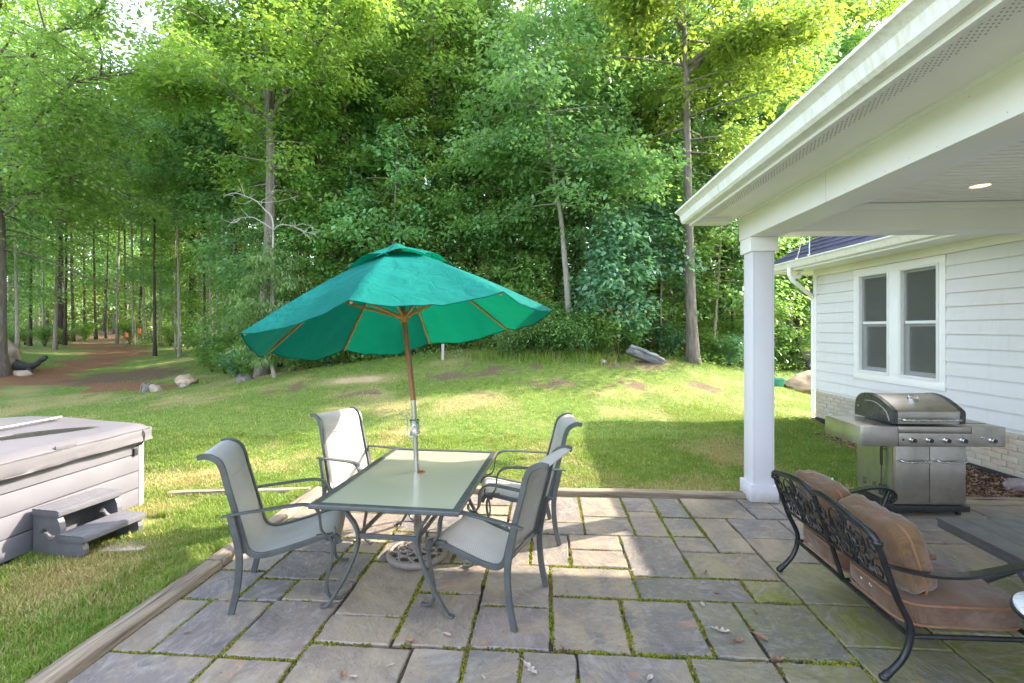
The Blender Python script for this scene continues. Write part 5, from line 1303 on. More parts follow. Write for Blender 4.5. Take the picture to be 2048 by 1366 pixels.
# windows
mb = MB()
wall_piece(mb, TR0, TR1, .0, .034, WZ1 + .03, TZ1); wall_piece(mb, TR0, TR1, .0, .034, TZ0, WZ0 - .03)
wall_piece(mb, TR0, WDW[1][0] - .03, .0, .032, TZ0 + .1, TZ1 - .09); wall_piece(mb, WDW[0][1] + .03, TR1, .0, .032, TZ0 + .1, TZ1 - .09); wall_piece(mb, WDW[1][1] + .03, WDW[0][0] - .03, .0, .032, TZ0 + .1, TZ1 - .09)
wall_piece(mb, TR0 + .004, TR1 - .004, .0, .030, TZ0 - .014, TZ0 - .001)
obj('window_surround', mb, M['white_paint'], house)
M['vinyl'] = mott('window_vinyl', [(.3, (.66, .66, .655, 1)), (.7, (.72, .72, .715, 1))], scale=3, rough=(.3, .4), bump=0)
for a, b in WDW:
    zc = 1.843; fr = MB()
    for (s0, s1, z0, z1) in ((a - .034, a + .006, WZ0 - .034, WZ1 + .034), (b - .006, b + .034, WZ0 - .034, WZ1 + .034)): wall_piece(fr, s0, s1, -.09, .046, z0, z1, .006)
    wall_piece(fr, a + .006, b - .006, -.09, .045, WZ1 - .006, WZ1 + .033, .006); wall_piece(fr, a + .006, b - .006, -.09, .049, WZ0 - .033, WZ0 + .006, .006)
    wd = obj('window', fr, M['vinyl'], house)
    up_ = MB(); t_ = .040
    for (s0, s1, z0, z1) in ((a + .006, a + .006 + t_, zc - .02, WZ1 - .006), (b - .006 - t_, b - .006, zc - .02, WZ1 - .006)): wall_piece(up_, s0, s1, -.035, -.004, z0, z1)
    wall_piece(up_, a + .006 + t_, b - .006 - t_, -.035, -.004, WZ1 - .006 - t_, WZ1 - .006); wall_piece(up_, a + .006 + t_, b - .006 - t_, -.034, .004, zc - .022, zc + .020)
    us = obj('upper_sash', up_, M['vinyl'], wd)
    lo_ = MB()
    for (s0, s1, z0, z1) in ((a + .006, a + .006 + t_ + .012, WZ0 + .006, zc - .024), (b - .006 - t_ - .012, b - .006, WZ0 + .006, zc - .024)): wall_piece(lo_, s0, s1, -.070, -.040, z0, z1)
    wall_piece(lo_, a + .058, b - .058, -.070, -.040, zc - .062, zc - .024); wall_piece(lo_, a + .058, b - .058, -.070, -.040, WZ0 + .006, WZ0 + .066)
    ls_ = obj('lower_sash', lo_, M['vinyl'], wd)
    g = MB(); g.box(a + .046, b - .046, -.021, -.017, zc + .020, WZ1 - .046, MW); obj('pane', g, M['pane'], us, smooth=False)
    g = MB(); g.box(a + .058, b - .058, -.057, -.053, WZ0 + .066, zc - .062, MW); obj('pane', g, M['pane'], ls_, smooth=False)
    g = MB(); g.box(a + .010, b - .010, -.0035, -.002, WZ0 + .008, WZ1 - .010, MW); obj('insect_screen', g, M['screen'], wd, smooth=False)
# the room behind the glass, with a window of its own on the far side
mb = MB()
RD = 3.4
mb.poly([(-1.5, .3), (3.7, .3), (3.7, 2.75), (-1.5, 2.75)], [[(.55, .95), (1.35, .95), (1.35, 2.35), (.55, 2.35)], [(-.9, .95), (-.1, .95), (-.1, 2.35), (-.9, 2.35)]], lambda u, v, d: MW @ Vector((u, -RD - d, v)), .1)
mb.box(-1.6, 3.8, -RD - .1, -.12, .2, .3, MW); mb.box(-1.6, 3.8, -RD - .1, -.12, 2.75, 2.85, MW); mb.box(-1.6, -1.5, -RD, -.12, .3, 2.75, MW); mb.box(3.7, 3.8, -RD, -.12, .3, 2.75, MW)
obj('room_shell', mb, M['room'], house, smooth=False)
mb = MB(); mb.box(.55, 1.35, -RD - .03, -RD + .02, 1.62, 1.66, MW); mb.box(.50, 1.40, -RD + .0, -RD + .05, .90, .95, MW); mb.box(.50, .55, -RD, -RD + .03, .95, 2.4, MW); mb.box(1.35, 1.40, -RD, -RD + .03, .95, 2.4, MW); mb.box(.55, 1.35, -RD, -RD + .03, 2.35, 2.40, MW); obj('far_window', mb, M['vinyl'], house, smooth=False)
# wing far gable wall under the hip
mb = MB(); mb.box(SF - .022, SF - .001, -7.0, -.125, .565, 2.86, MW); mb.box(SF - .04, SF - .022, -7.0, -.1, -.3, .56, MW); obj('end_wall', mb, M['siding_paint'], house, smooth=False)
# eave: soffit, fascia, gutter, hip roof
EO = .60; EF = SF + .55     # overhang outwards and past the far corner
mb = MB(); mb.box(SN, EF - .02, -.1, EO - .02, 2.872, 2.884, MW); mb.box(SF + .002, EF - .02, -7.5, -.1, 2.8725, 2.8845, MW); obj('soffit', mb, M['white_paint'], house, smooth=False)
mb = MB(); mb.cbox(SN, EF, EO - .02, EO, 2.850, 3.015, .004, MW); mb.cbox(EF - .02, EF, -7.5, EO - .021, 2.850, 3.015, .004, MW); obj('fascia', mb, M['white_paint'], house)
def gutter(p0, p1, outw, name, parent, zt, H=.125, Wd=.13):
    # K-style gutter from p0 to p1 (world xy), outw = outward unit vector
    p0 = Vector(p0); p1 = Vector(p1); outw = Vector(outw)
    prof = [(0, 0), (.0, -H + .0), (.055, -H), (.075, -H + .018), (.088, -.052), (.112, -.030), (Wd, -.020), (Wd, 0), (Wd - .012, 0), (Wd - .012, -.014), (.104, -.024), (.080, -.050), (.068, -H + .02), (.052, -H + .008), (.008, -H + .008), (.008, 0)]
    mb = MB(); n = 24
    mb.rings([[p0.lerp(p1, i / n) + outw * a + Vector((0, 0, zt + c)) for a, c in prof] for i in range(n + 1)])
    return obj(name, mb, M['gutter_paint'], parent, angle=35)
gA = MW @ Vector((SN, EO + .001, 0)); gB = MW @ Vector((EF, EO + .001, 0))
wg = gutter(gA, gB, WN, 'gutter', house, 3.01)
slope = .74
def roofz(o): return 3.02 + (EO + .06 - o) * slope    # height of the roof plane at out-offset o
# shingled slope in courses (stepped), clipped to the hip
mb = MB(); rs = []; ncs = 34; dcs = .145
for k in range(ncs):
    o0 = EO + .06 - k * dcs; o1 = o0 - dcs - .01
    sE0 = EF + .05 - (EO + .06 - o0); sE1 = EF + .05 - (EO + .06 - o1)
    s = SN; r = random.Random(k)
    while s < sE0 - .01:
        L = r.choice((.16, .2, .25, .3)); s1_ = min(s + L, sE0)
        e1 = min(s1_, sE1); b1 = min(s, sE1)
        th = .017 + r.choice((0, .006))
        vs = [(s, o0, roofz(o0) + th), (s1_ - .004, o0, roofz(o0) + th), (e1 - (.004 if e1 == s1_ else 0), o1, roofz(o1) + .003), (b1, o1, roofz(o1) + .003), (s, o0, roofz(o0) - .004), (s1_ - .004, o0, roofz(o0) - .004)]
        mb.add([MW @ Vector(p) for p in vs], [(0, 1, 2, 3), (4, 5, 1, 0)]); v_ = r.random(); rs.extend([v_] * 6)
        s = s1_
rf = obj('roof', mb, M['shingle'], house, smooth=False)
at = rf.data.attributes.new('rnd', 'FLOAT', 'POINT'); at.data.foreach_set('value', rs)
ro = EO + .06 - ncs * dcs
mb = MB()
A = MW @ Vector((EF + .05, EO + .06, 3.012)); B_ = MW @ Vector((EF + .05 - ncs * dcs, ro, roofz(ro) - .01)); C_ = MW @ Vector((EF + .05, ro * 2 - EO, 3.012)); Dn = MW @ Vector((SN, ro, roofz(ro) - .01)); En = MW @ Vector((SN, ro * 2 - EO, 3.012)); Fn = MW @ Vector((SN, EO + .04, 3.005)); A2 = MW @ Vector((EF + .03, EO + .04, 3.005))
mb.add([A, B_, C_], [(0, 1, 2)]); mb.add([B_, Dn, En, C_], [(0, 1, 2, 3)]); mb.add([Fn, A2, B_ - Vector((0, 0, .02)), Dn - Vector((0, 0, .02))], [(0, 1, 2, 3)])
rb_ = obj('roof_back', mb, M['shingle'], rf, smooth=False)
# downspout with elbow
ga = MW @ Vector((SF + .36, EO + .05, 2.90)); gb = MW @ Vector((SF + .35, EO + .02, 2.80)); gc = MW @ Vector((SF + .12, .10, 2.48)); gd = MW @ Vector((SF + .06, .02, 2.42)); ge = MW @ Vector((SF + .045, -.02, 2.30)); gf = MW @ Vector((SF + .045, -.02, .10))
mb = MB(); mb.tube([MW @ Vector((3.555, EO + .055, 2.90))] + cr([MW @ Vector(q) for q in ((3.555, EO + .055, 2.86), (3.558, EO + .045, 2.77), (3.575, EO - .02, 2.66), (3.62, EO - .14, 2.585), (3.74, .22, 2.45), (3.83, .075, 2.385), (3.885, .012, 2.33), (3.895, .0, 2.22))], 5) + [MW @ Vector((3.895, .0, .10))], .040, 12)
obj('downspout', mb, M['white_paint'], house)
fl = MB(); c0 = MW @ Vector((3.72, .36, 2.868)); fl.lathe([(0, 0), (.055, 0), (.06, -.02), (.03, -.04), (.018, -.06), (0, -.06)], 18, Matrix.Translation(c0)); f_o = obj('floodlight', fl, M['vinyl'], house)
for s in (-1, 1):
    l = MB(); p = c0 + Vector((-.02, s * .02, -.055)); q = c0 + Vector((-.07, s * .10, -.13)); d_ = (q - p).normalized(); l.tube([p, p.lerp(q, .35), p.lerp(q, .5), q], [.014, .016, .030, .048], 14); obj('lamp_head', l, M['vinyl'], f_o)

# ---- covered porch
PN = .35  # near end cut short and open, shaped to let light under the porch
XB0, XB1 = 2.03, 2.335; YE = 5.19; ZB = 2.675
CXC, CYC, CS = 2.175, 5.055, .213
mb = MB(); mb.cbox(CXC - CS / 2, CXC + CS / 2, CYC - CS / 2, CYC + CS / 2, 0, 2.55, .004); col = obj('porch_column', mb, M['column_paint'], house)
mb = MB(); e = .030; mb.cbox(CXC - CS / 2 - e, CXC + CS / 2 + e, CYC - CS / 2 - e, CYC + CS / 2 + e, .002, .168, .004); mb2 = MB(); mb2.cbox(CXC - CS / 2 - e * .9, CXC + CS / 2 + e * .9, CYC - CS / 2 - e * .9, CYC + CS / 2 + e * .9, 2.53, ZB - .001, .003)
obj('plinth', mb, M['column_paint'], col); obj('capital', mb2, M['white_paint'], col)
jl = MB()
for xx in (CXC - CS / 2 + .019, CXC + CS / 2 - .019): jl.box(xx - .0009, xx + .0009, CYC - CS / 2 - .0007, CYC - CS / 2 + .001, .17, 2.529)
obj('board_joint', jl, M['caulk'], col, smooth=False)
col2 = col.copy(); COL.objects.link(col2); col2.location = (0, -4.52, 0)  # unseen second column, added to carry the shortened porch
for ch in list(col.children):
    c_ = ch.copy(); COL.objects.link(c_); c_.parent = col2
mb = MB(); mb.cbox(XB1 + .001, 5.36, .36, .64, 2.715, 2.972, .004); obj('end_beam', mb, M['white_paint'], house)  # unseen near beam, added where the porch is cut short
mb = MB(); mb.cbox(XB0, XB1, PN, YE, ZB, 2.902, .004); mb.cbox(XB0 - .022, XB1 - .05, PN, YE + .002, 2.90, 2.945, .003); obj('porch_beam', mb, M['white_paint'], house)
nl = MB(); rnl = random.Random(12)
for i in range(26):
    yy = 5.1 - i * .19; zz = rnl.choice((ZB + .03, ZB + .19)) + rnl.uniform(-.006, .006); nl.box(XB0 - .0006, XB0 + .001, yy - .0028, yy + .0028, zz - .0028, zz + .0028)
for yy in (3.62, 1.9): nl.box(XB0 - .0006, XB0 + .001, yy - .0012, yy + .0012, ZB + .004, 2.897)
obj('nail_heads', nl, M['caulk'], bpy.data.objects['porch_beam'], smooth=False)
mb = MB(); mb.cbox(XB1 - .022, XB1 + .006, PN, 4.905, ZB + .004, ZB + .030, .003); obj('beam_trim', mb, M['white_paint'], house)
mb = MB(); mb.cbox(XB1 + .001, 5.36, 4.905, 5.185, 2.715, 2.972, .004); mb.cbox(XB1 + .002, 5.36, 4.893, 4.9045, 2.915, 2.980, .003); obj('end_beam', mb, M['white_paint'], house)
# beadboard ceiling: grooved boards running across
mb = MB(); R = []
x = XB1 - .03
pro = []
y = 4.92
while y > PN:
    pro += [(y, 2.985), (y - .062, 2.985), (y - .065, 3.004), (y - .075, 3.004)]; y -= .078
mb.grid([[(xx, yy, zz) for yy, zz in pro] for xx in (XB1 - .03, 3.8, 5.5)]); obj('porch_ceiling', mb, M['ceiling_paint'], house, angle=20, recalc=False)
LC = G(1960, 371, 2.984)
mb = MB(); mb.lathe([(.068, -.002), (.074, -.008), (.098, -.008), (.105, -.003), (.105, .004), (.068, .004), (.068, -.002)], 36, Matrix.Translation(LC)); rl = obj('recessed_light', mb, M['white_paint'], house)
def _emis():
    t = NT('warm_bulb'); e = t.n('Emission', Color=(1.0, .62, .30, 1), Strength=.55); return t.done(e.outputs[0])
mb = MB(); mb.lathe([(0, -.004), (.04, -.0035), (.070, -.001)], 28, Matrix.Translation(LC)); obj('bulb', mb, _emis(), rl)
# overhang: vented soffit, end return, fascia, gutter, roof
XF, YFE = 1.575, 5.33
mb = MB(); hs = []
mb.poly([(XF + .0, PN), (XB0 - .0225, PN), (XB0 - .0225, YFE - .03), (XF + .0, YFE - .03)], [], lambda u, v, d: Vector((u, v, 2.9205 + d)), .012); sf = obj('porch_soffit', mb, M['white_paint'], house, smooth=False)
mb = MB()   # vent perforations: dark slots in a band
for i in range(0, 208):
    y = 5.05 - i * .0225
    for j in range(4):
        xx = XF + .085 + j * .021 + (.010 if i % 2 else 0); mb.box(xx, xx + .005, y - .003, y + .003, 2.9185, 2.9202)
obj('soffit_vents', mb, M['tub_post'], sf, smooth=False)
mb = MB(); mb.cbox(XF + .002, XB0 - .09, YFE - .20, YFE - .02, 2.872, 2.920, .003); obj('eave_return', mb, M['white_paint'], house)
mb = MB(); mb.cbox(XF - .022, XF, PN, YFE, 2.872, 3.045, .004); mb.cbox(XF - .030, XF - .0225, PN, YFE + .001, 2.895, 2.93, .002); obj('porch_fascia', mb, M['white_paint'], house)
gutter((XF - .031, PN, 0), (XF - .031, YFE + .01, 0), (-1, 0, 0), 'porch_gutter', house, 3.035, .135, .14)
mb = MB()
zr = lambda x: 3.05 + (x - XF + .05) * .32
mb.add([(XF - .07, PN, 3.046), (XF - .07, YFE + .04, 3.046), (5.3, YFE + .04, zr(5.3)), (5.3, PN, zr(5.3)), (XF - .07, PN, 3.062), (XF - .07, YFE + .04, 3.062), (5.3, YFE + .04, zr(5.3) + .02), (5.3, PN, zr(5.3) + .02)], [(0, 3, 2, 1), (4, 5, 6, 7), (0, 1, 5, 4), (1, 2, 6, 5), (2, 3, 7, 6), (3, 0, 4, 7)]); obj('porch_roof', mb, M['shingle'], house, smooth=False)
mb = MB(); mb.add([(XF - .02, YFE - .01, 2.985), (5.3, YFE - .01, 2.985), (5.3, YFE - .01, zr(5.3)), (XF - .02, YFE - .01, 3.05), (XF - .02, YFE + .012, 2.985), (5.3, YFE + .012, 2.985), (5.3, YFE + .012, zr(5.3)), (XF - .02, YFE + .012, 3.05)], [(0, 1, 2, 3), (7, 6, 5, 4), (0, 4, 5, 1), (2, 6, 7, 3)])
mb.box(XB0 + .0, 5.3, 5.19, YFE - .012, 2.976, 2.990); obj('porch_gable', mb, M['white_paint'], house, smooth=False)
# main house behind the porch (to the right of and behind the camera)
mb = MB(); mb.box(5.5, 11, -6, 5.6, -.2, 4.2); obj('main_walls', mb, M['siding_paint'], house, smooth=False)
mb = MB(); mb.add([(5.2, -6.5, 4.2), (5.2, 5.7, 4.2), (8.2, 5.7, 5.4), (8.2, -6.5, 5.4), (11.3, -6.5, 4.2), (11.3, 5.7, 4.2)], [(0, 1, 2, 3), (3, 2, 5, 4), (1, 5, 2), (0, 3, 4)]); obj('main_roof', mb, M['shingle'], house, smooth=False)

# ---- satellite dish on the wing roof
def on_roof(px, py):
    d = Vector(ray(px, py)); o = Vector((0, 0, CAM_H)); Mi = MW.inverted(); oo = Mi @ o; dd = Mi.to_3x3() @ d
    # z = 3.02+(EO+.06-out)*slope
    t = (3.025 + (EO + .06) * slope - oo.y * slope - oo.z) / (dd.z + dd.y * slope); return o + d * t
q1, q2 = on_roof(1594, 518), on_roof(1618.5, 511)
q3 = q2 + MW.to_3x3() @ Vector((-.05, -.45, .45 * slope)); apx = (q1 + q2) / 2 + MW.to_3x3() @ Vector((.0, -.12, .86))
dish = thing('satellite_dish', 'small satellite dish on a white tripod on the blue shingled roof', 'satellite dish', q1)
r2 = lambda p: p - q1
for q in (q1, q2, q3):
    mb = MB(); mb.tube([r2(q), r2(apx)], .014, 8); mb.lathe([(0, 0), (.045, 0), (.045, .012), (0, .012)], 10, Matrix.Translation(r2(q))); obj('tripod_leg', mb, M['chrome'], dish)
mb = MB(); mb.tube([r2(apx - Vector((0, 0, .08))), r2(apx + Vector((0, 0, .45)))], .02, 10); obj('mast', mb, M['chrome'], dish)
Md = Matrix.Translation(r2(apx + Vector((.02, -.06, .40)))) @ Vector((.75, -.45, .5)).to_track_quat('Z', 'Y').to_matrix().to_4x4()
mb = MB(); mb.lathe([(0, 0), (.10, .008), (.20, .03), (.29, .065), (.30, .065), (.20, .022), (.1, 0), (0, -.008)], 28, Md); obj('reflector', mb, M['vinyl'], dish)
mb = MB(); pa = r2(apx + Vector((.0, -.05, .12))); pb_ = r2(apx + Vector((.16, -.22, .02))); mb.tube([pa, pb_], .014, 8); mb.lathe([(0, -.02), (.07, -.02), (.085, .0), (.075, .03), (0, .04)], 16, Matrix.Translation(pb_) @ Matrix.Rotation(1.2, 4, 'X')); obj('feed_arm', mb, M['chrome'], dish)
# ================================================================ TREES AND PLANTS
def leaf_mesh(P, az, pitch, roll, L, W, rnd):
    """diamond leaves folded along the midrib: arrays of base points, headings, pitches"""
    n = len(P)
    d = np.stack([np.cos(az) * np.cos(pitch), np.sin(az) * np.cos(pitch), np.sin(pitch)], -1)
    s = np.stack([-np.sin(az), np.cos(az), np.zeros(n)], -1)
    nn = np.cross(d, s)
    s = s * np.cos(roll)[:, None] + nn * np.sin(roll)[:, None]; nn = np.cross(d, s)
    L = L[:, None]; W = W[:, None]
    a = P; b = P + d * L * .45 + s * W * .5 + nn * W * .12; c = P + d * L - nn * L * .06; e = P + d * L * .45 - s * W * .5 + nn * W * .12
    V = np.stack([a, b, c, e], 1).reshape(-1, 3)
    F = np.arange(n * 4).reshape(n, 4)
    return V, F, np.repeat(rnd, 4)

def sprays_to_leaves(r, C, out_az, per, rad, thick, L, aspect, droop, spread=1.1):
    """C spray centres (m,3); each becomes `per` leaves in a flat disc"""
    m = len(C); n = m * per
    c = np.repeat(C, per, 0); oa = np.repeat(out_az, per)
    R_ = np.repeat(rad, per) * np.sqrt(r.random(n)); th = r.uniform(0, 2 * PI, n)
    P = c + np.stack([R_ * np.cos(th), R_ * np.sin(th), r.normal(0, thick, n) - .25 * R_ * R_], -1)
    az = np.where(r.random(n) < .6, oa + r.normal(0, spread, n), th)
    pitch = r.normal(-droop, .38, n); roll = r.normal(0, .45, n)
    LL = L * r.uniform(.65, 1.2, n); rn = np.clip(np.repeat(r.random(m), per) * .55 + r.random(n) * .45, 0, 1)
    return leaf_mesh(P, az, pitch, roll, LL, LL * aspect * r.uniform(.8, 1.2, n), rn)

def make_tree(seed, H, z0, R, nb, leaves, L, trunk_r, leafm, barkm, lean=(0, 0), el=(.15, .7), aspect=.55, droop=.35, per=48, rad=(.34, .72), shape='oval', trunk_pts=None, thick=.16, limbs=None, limb_r=.42, az_bias=None, name='tree'):
    r = np.random.default_rng(seed)
    if trunk_pts is None:
        tp = []
        for i in range(12):
            f = i / 11; tp.append((lean[0] * f + .12 * H / 12 * math.sin(f * 5 + seed) * f * .5, lean[1] * f + .12 * H / 12 * math.cos(f * 4 + seed * 2) * f * .5, H * f))
    else: tp = [tuple(p) for p in cr(trunk_pts, 4)]
    tp = np.array(tp); zs = tp[:, 2]
    def tr(z): return np.array([np.interp(z, zs, tp[:, 0]), np.interp(z, zs, tp[:, 1]), z])
    mb = MB(); nT = len(tp)
    rad_t = [trunk_r * (1 - .82 * i / (nT - 1)) * (1.0 + .55 * math.exp(-tp[i][2] * 3.2)) for i in range(nT)]
    pts = [Vector(p) for p in tp]; pts[0] = pts[0] - Vector((0, 0, .25)); mb.tube(pts, rad_t, 10)
    C = []; A = []; RA = []
    total = max(1, leaves // per); ws = []
    br = []
    for b in range(nb):
        f = (b + r.random()) / nb
        z = z0 + (H * .985 - z0) * f
        if shape == 'oval': pr = math.sin(PI * min(1, .18 + .80 * f)) ** .6
        elif shape == 'cone': pr = (1 - f) ** .75 + .12
        elif shape == 'umbrella': pr = .45 + .55 * f if f < .85 else 1 - (f - .85) * 4
        else: pr = 1
        ln = R * pr * r.uniform(.6, 1.15); az = b * 2.39996 + r.normal(0, .4)
        if az_bias is not None and r.random() < .6: az = az_bias + r.normal(0, .7)
        e = el[0] + (el[1] - el[0]) * f + r.normal(0, .12)
        br.append((tr(z), ln, az, e))
    if limbs:
        for lp in limbs: 
            q = cr(lp, 5); nq = len(q); r0 = trunk_r * limb_r
            mb.tube(q, [r0 * (1 - .8 * i / (nq - 1)) for i in range(nq)], 7)
            for i in range(nq // 3, nq):
                p = np.array(q[i]); d_ = q[min(i + 1, nq - 1)] - q[i - 1]; a0 = math.atan2(d_.y, d_.x)
                for _ in range(2): br.append((p, R * .5 * r.uniform(.4, 1.3), a0 + r.normal(0, 1.0), r.uniform(-.1, .6)))
    for (p0, ln, az, e) in br:
        up = math.tan(e) * ln; bp = []
        for i in range(6):
            t = i / 5; bp.append((p0[0] + math.cos(az) * ln * t + .06 * ln * math.sin(t * 5 + az), p0[1] + math.sin(az) * ln * t, p0[2] + up * t - .22 * ln * t * t))
        rb = min(trunk_r * .32, .012 + .011 * ln)
        mb.tube([Vector(p) for p in bp], [rb, rb * .8, rb * .6, rb * .45, rb * .3, rb * .15], 4, cap=False)
        bpn = np.array(bp); k = max(2, int(round(total * ln / sum(b_[1] for b_ in br))))
        t = r.uniform(.22, 1.05, k) ** .8; x = np.interp(t, np.linspace(0, 1, 6), bpn[:, 0]); y = np.interp(t, np.linspace(0, 1, 6), bpn[:, 1]); z = np.interp(t, np.linspace(0, 1, 6), bpn[:, 2])
        lat = r.normal(0, .22, k) * ln * (.35 + t * .5)
        x = x - math.sin(az) * lat; y = y + math.cos(az) * lat; z = z + r.normal(0, .08, k) - .10 * np.abs(lat)
        C.append(np.stack([x, y, z], -1)); A.append(np.full(k, az) + np.sign(lat) * .6); RA.append(r.uniform(rad[0], rad[1], k))
    C = np.concatenate(C); A = np.concatenate(A); RA = np.concatenate(RA)
    V, F, rn = sprays_to_leaves(r, C, A, per, RA, thick, L, aspect, droop)
    root = thing(name, None, 'tree')
    obj('trunk', mb, M[barkm], root, angle=180, recalc=False)
    cw = npobj('crown', V, F, M[leafm], {'rnd': rn}, root)
    return root

def place(root, px, py, Y, z=None, **k):
    p = D(px, py, Y); zz = H1(p.x, p.y) - .05 if z is None else z
    root.location = (p.x, p.y, zz); return root

def wpt(px, py, Y, base): # world point relative to a tree base
    return D(px, py, Y) - base

# ---- the trees one can tell apart
def hero(px, py, Y): p = D(px, py, Y); p.z = H1(p.x, p.y) - .05; return p
# tall oak left of centre: forked, with long limbs reaching right
B = hero(525, 738, 13.4)
t1 = make_tree(11, 14, 5.5, 2.6, 46, 19000, .165, .185, 'leaf_oak', 'bark_grey', trunk_pts=[(0, 0, 0), wpt(534, 560, 13.4, B), wpt(540, 430, 13.4, B), wpt(540, 230, 13.4, B), wpt(522, 140, 13.5, B), wpt(518, 0, 13.6, B), wpt(513, -120, 13.7, B)],
    limbs=[[wpt(538, 250, 13.4, B), wpt(536, 130, 13.2, B), wpt(529, 0, 13.1, B), wpt(534, -110, 13, B)], [wpt(542, 240, 13.4, B), wpt(592, 150, 13.0, B), wpt(650, 70, 12.6, B), wpt(715, 10, 12.2, B)], [wpt(545, 235, 13.4, B), wpt(585, 165, 13.6, B), wpt(640, 115, 13.9, B), wpt(720, 85, 14.2, B)],
           [wpt(541, 225, 13.4, B), wpt(558, 120, 13.5, B), wpt(592, 0, 13.7, B), wpt(610, -70, 13.8, B)], [wpt(520, 245, 13.4, B), wpt(480, 200, 13.2, B), wpt(400, 185, 12.9, B), wpt(345, 200, 12.6, B)], [wpt(548, 215, 13.5, B), wpt(590, 185, 12.9, B), wpt(630, 170, 12.4, B)], [wpt(528, 130, 13.5, B), wpt(470, 50, 13.2, B), wpt(380, 20, 12.8, B)]], name='oak_tree')
t1.location = B; tag(t1, 'tall forked oak standing left of the umbrella with long bare limbs', 'tree')
# great trunk at the left edge with overhanging lit branches
B = hero(-14, 668, 14.3)
t2 = make_tree(12, 15, 4.2, 4.3, 60, 24000, .16, .34, 'leaf_tulip', 'bark_grey', trunk_pts=[(0, 0, 0), wpt(-10, 500, 14.3, B), wpt(-14, 340, 14.3, B), wpt(-18, 150, 14.3, B), wpt(-22, -150, 14.3, B)],
    limbs=[[wpt(10, 330, 14.3, B), wpt(75, 235, 13.7, B), wpt(150, 165, 13.0, B), wpt(235, 150, 12.3, B)], [wpt(10, 360, 14.3, B), wpt(95, 270, 13.9, B), wpt(200, 235, 13.4, B)], [wpt(6, 220, 14.3, B), wpt(80, 90, 13.4, B), wpt(200, 30, 12.6, B)], [wpt(10, 430, 14.3, B), wpt(70, 380, 14.0, B), wpt(130, 360, 13.8, B)]], el=(-.05, .5), per=44, limb_r=.17, az_bias=-.4, name='tulip_tree')
t2.location = B; tag(t2, 'thick old tree at the left edge with branches overhanging the path', 'tree')
# slender leaning tree with pale bark right of the umbrella
B = hero(1140, 690, 13.0)
t3 = make_tree(13, 9.5, 4.0, 2.3, 44, 15000, .165, .10, 'leaf_blue', 'bark_pale', trunk_pts=[(0, 0, 0), wpt(1136, 600, 13.0, B), wpt(1128, 500, 13.0, B), wpt(1121, 430, 13.0, B), wpt(1106, 345, 13.0, B), wpt(1098, 250, 13.0, B), wpt(1086, 130, 13, B)],
    limbs=[[wpt(1112, 375, 13.0, B), wpt(1150, 340, 12.7, B), wpt(1200, 335, 12.4, B), wpt(1260, 370, 12.0, B)], [wpt(1104, 330, 13, B), wpt(1060, 300, 12.6, B), wpt(1020, 290, 12.3, B)]], el=(-.05, .5), per=44, name='leaning_tree')
t3.location = B; tag(t3, 'slender leaning tree with pale smooth trunk right of the umbrella', 'tree')
# straight trunk nearest the porch column
B = hero(1387, 722, 13.2)
t4 = make_tree(14, 15, 5.6, 2.8, 46, 16000, .17, .165, 'leaf_sun', 'bark_grey', trunk_pts=[(0, 0, 0), wpt(1380, 560, 13.2, B), wpt(1376, 380, 13.2, B), wpt(1373, 200, 13.2, B), wpt(1368, 40, 13.2, B), wpt(1364, -120, 13.2, B)],
    limbs=[[wpt(1374, 130, 13.2, B), wpt(1425, 95, 12.9, B), wpt(1490, 80, 12.6, B), wpt(1570, 75, 12.3, B)], [wpt(1373, 150, 13.2, B), wpt(1420, 105, 13.5, B), wpt(1480, 100, 13.9, B)], [wpt(1370, 60, 13.2, B), wpt(1330, 10, 12.9, B), wpt(1300, -20, 12.6, B)]], el=(.1, .6), name='straight_tree')
t4.location = B; tag(t4, 'tall straight tree nearest the porch column with sunlit yellow crown', 'tree')
B = hero(1286, 694, 16.2)
t5 = make_tree(15, 14, 4.2, 2.6, 44, 14000, .18, .15, 'leaf_blue', 'bark_dark', trunk_pts=[(0, 0, 0), wpt(1285, 560, 16.2, B), wpt(1280, 300, 16.2, B), wpt(1272, 100, 16.2, B), wpt(1268, -80, 16.2, B)], name='dark_tree')
t5.location = B; tag(t5, 'dark barked tree behind the grey rock slab on the mound', 'tree')
# pale sapling with drooping narrow leaves, in front of the oak
B = hero(545, 752, 12.5)
t6 = make_tree(16, 3.55, .55, 1.12, 34, 5200, .17, .03, 'leaf_pale', 'bark_pale', lean=(-.06, 0), el=(-.1, .5), aspect=.30, droop=.75, per=14, rad=(.16, .3), shape='oval', thick=.05, name='sapling')
t6.location = B; tag(t6, 'pale leafy sapling with drooping narrow leaves just left of the umbrella', 'tree')
# broadleaf understory trees right of the leaning trunk
B = hero(1235, 712, 12.9)
t7 = make_tree(17, 4.0, .9, 1.15, 30, 5200, .165, .035, 'leaf_big', 'bark_dark', el=(0, .5), aspect=.62, droop=.35, per=12, rad=(.25, .42), name='broadleaf_sapling')
t7.location = B; tag(t7, 'young broadleaf tree with large glossy leaves behind the grey rock slab', 'tree')
B = hero(1322, 700, 14.0)
t8 = make_tree(18, 4.6, 2.2, 1.3, 26, 4200, .165, .04, 'leaf_big', 'bark_pale', el=(0, .5), aspect=.62, droop=.35, per=12, rad=(.25, .42), name='broadleaf_sapling')
t8.location = B; tag(t8, 'thin stemmed broadleaf sapling between the two larger trunks right of the mound', 'tree')
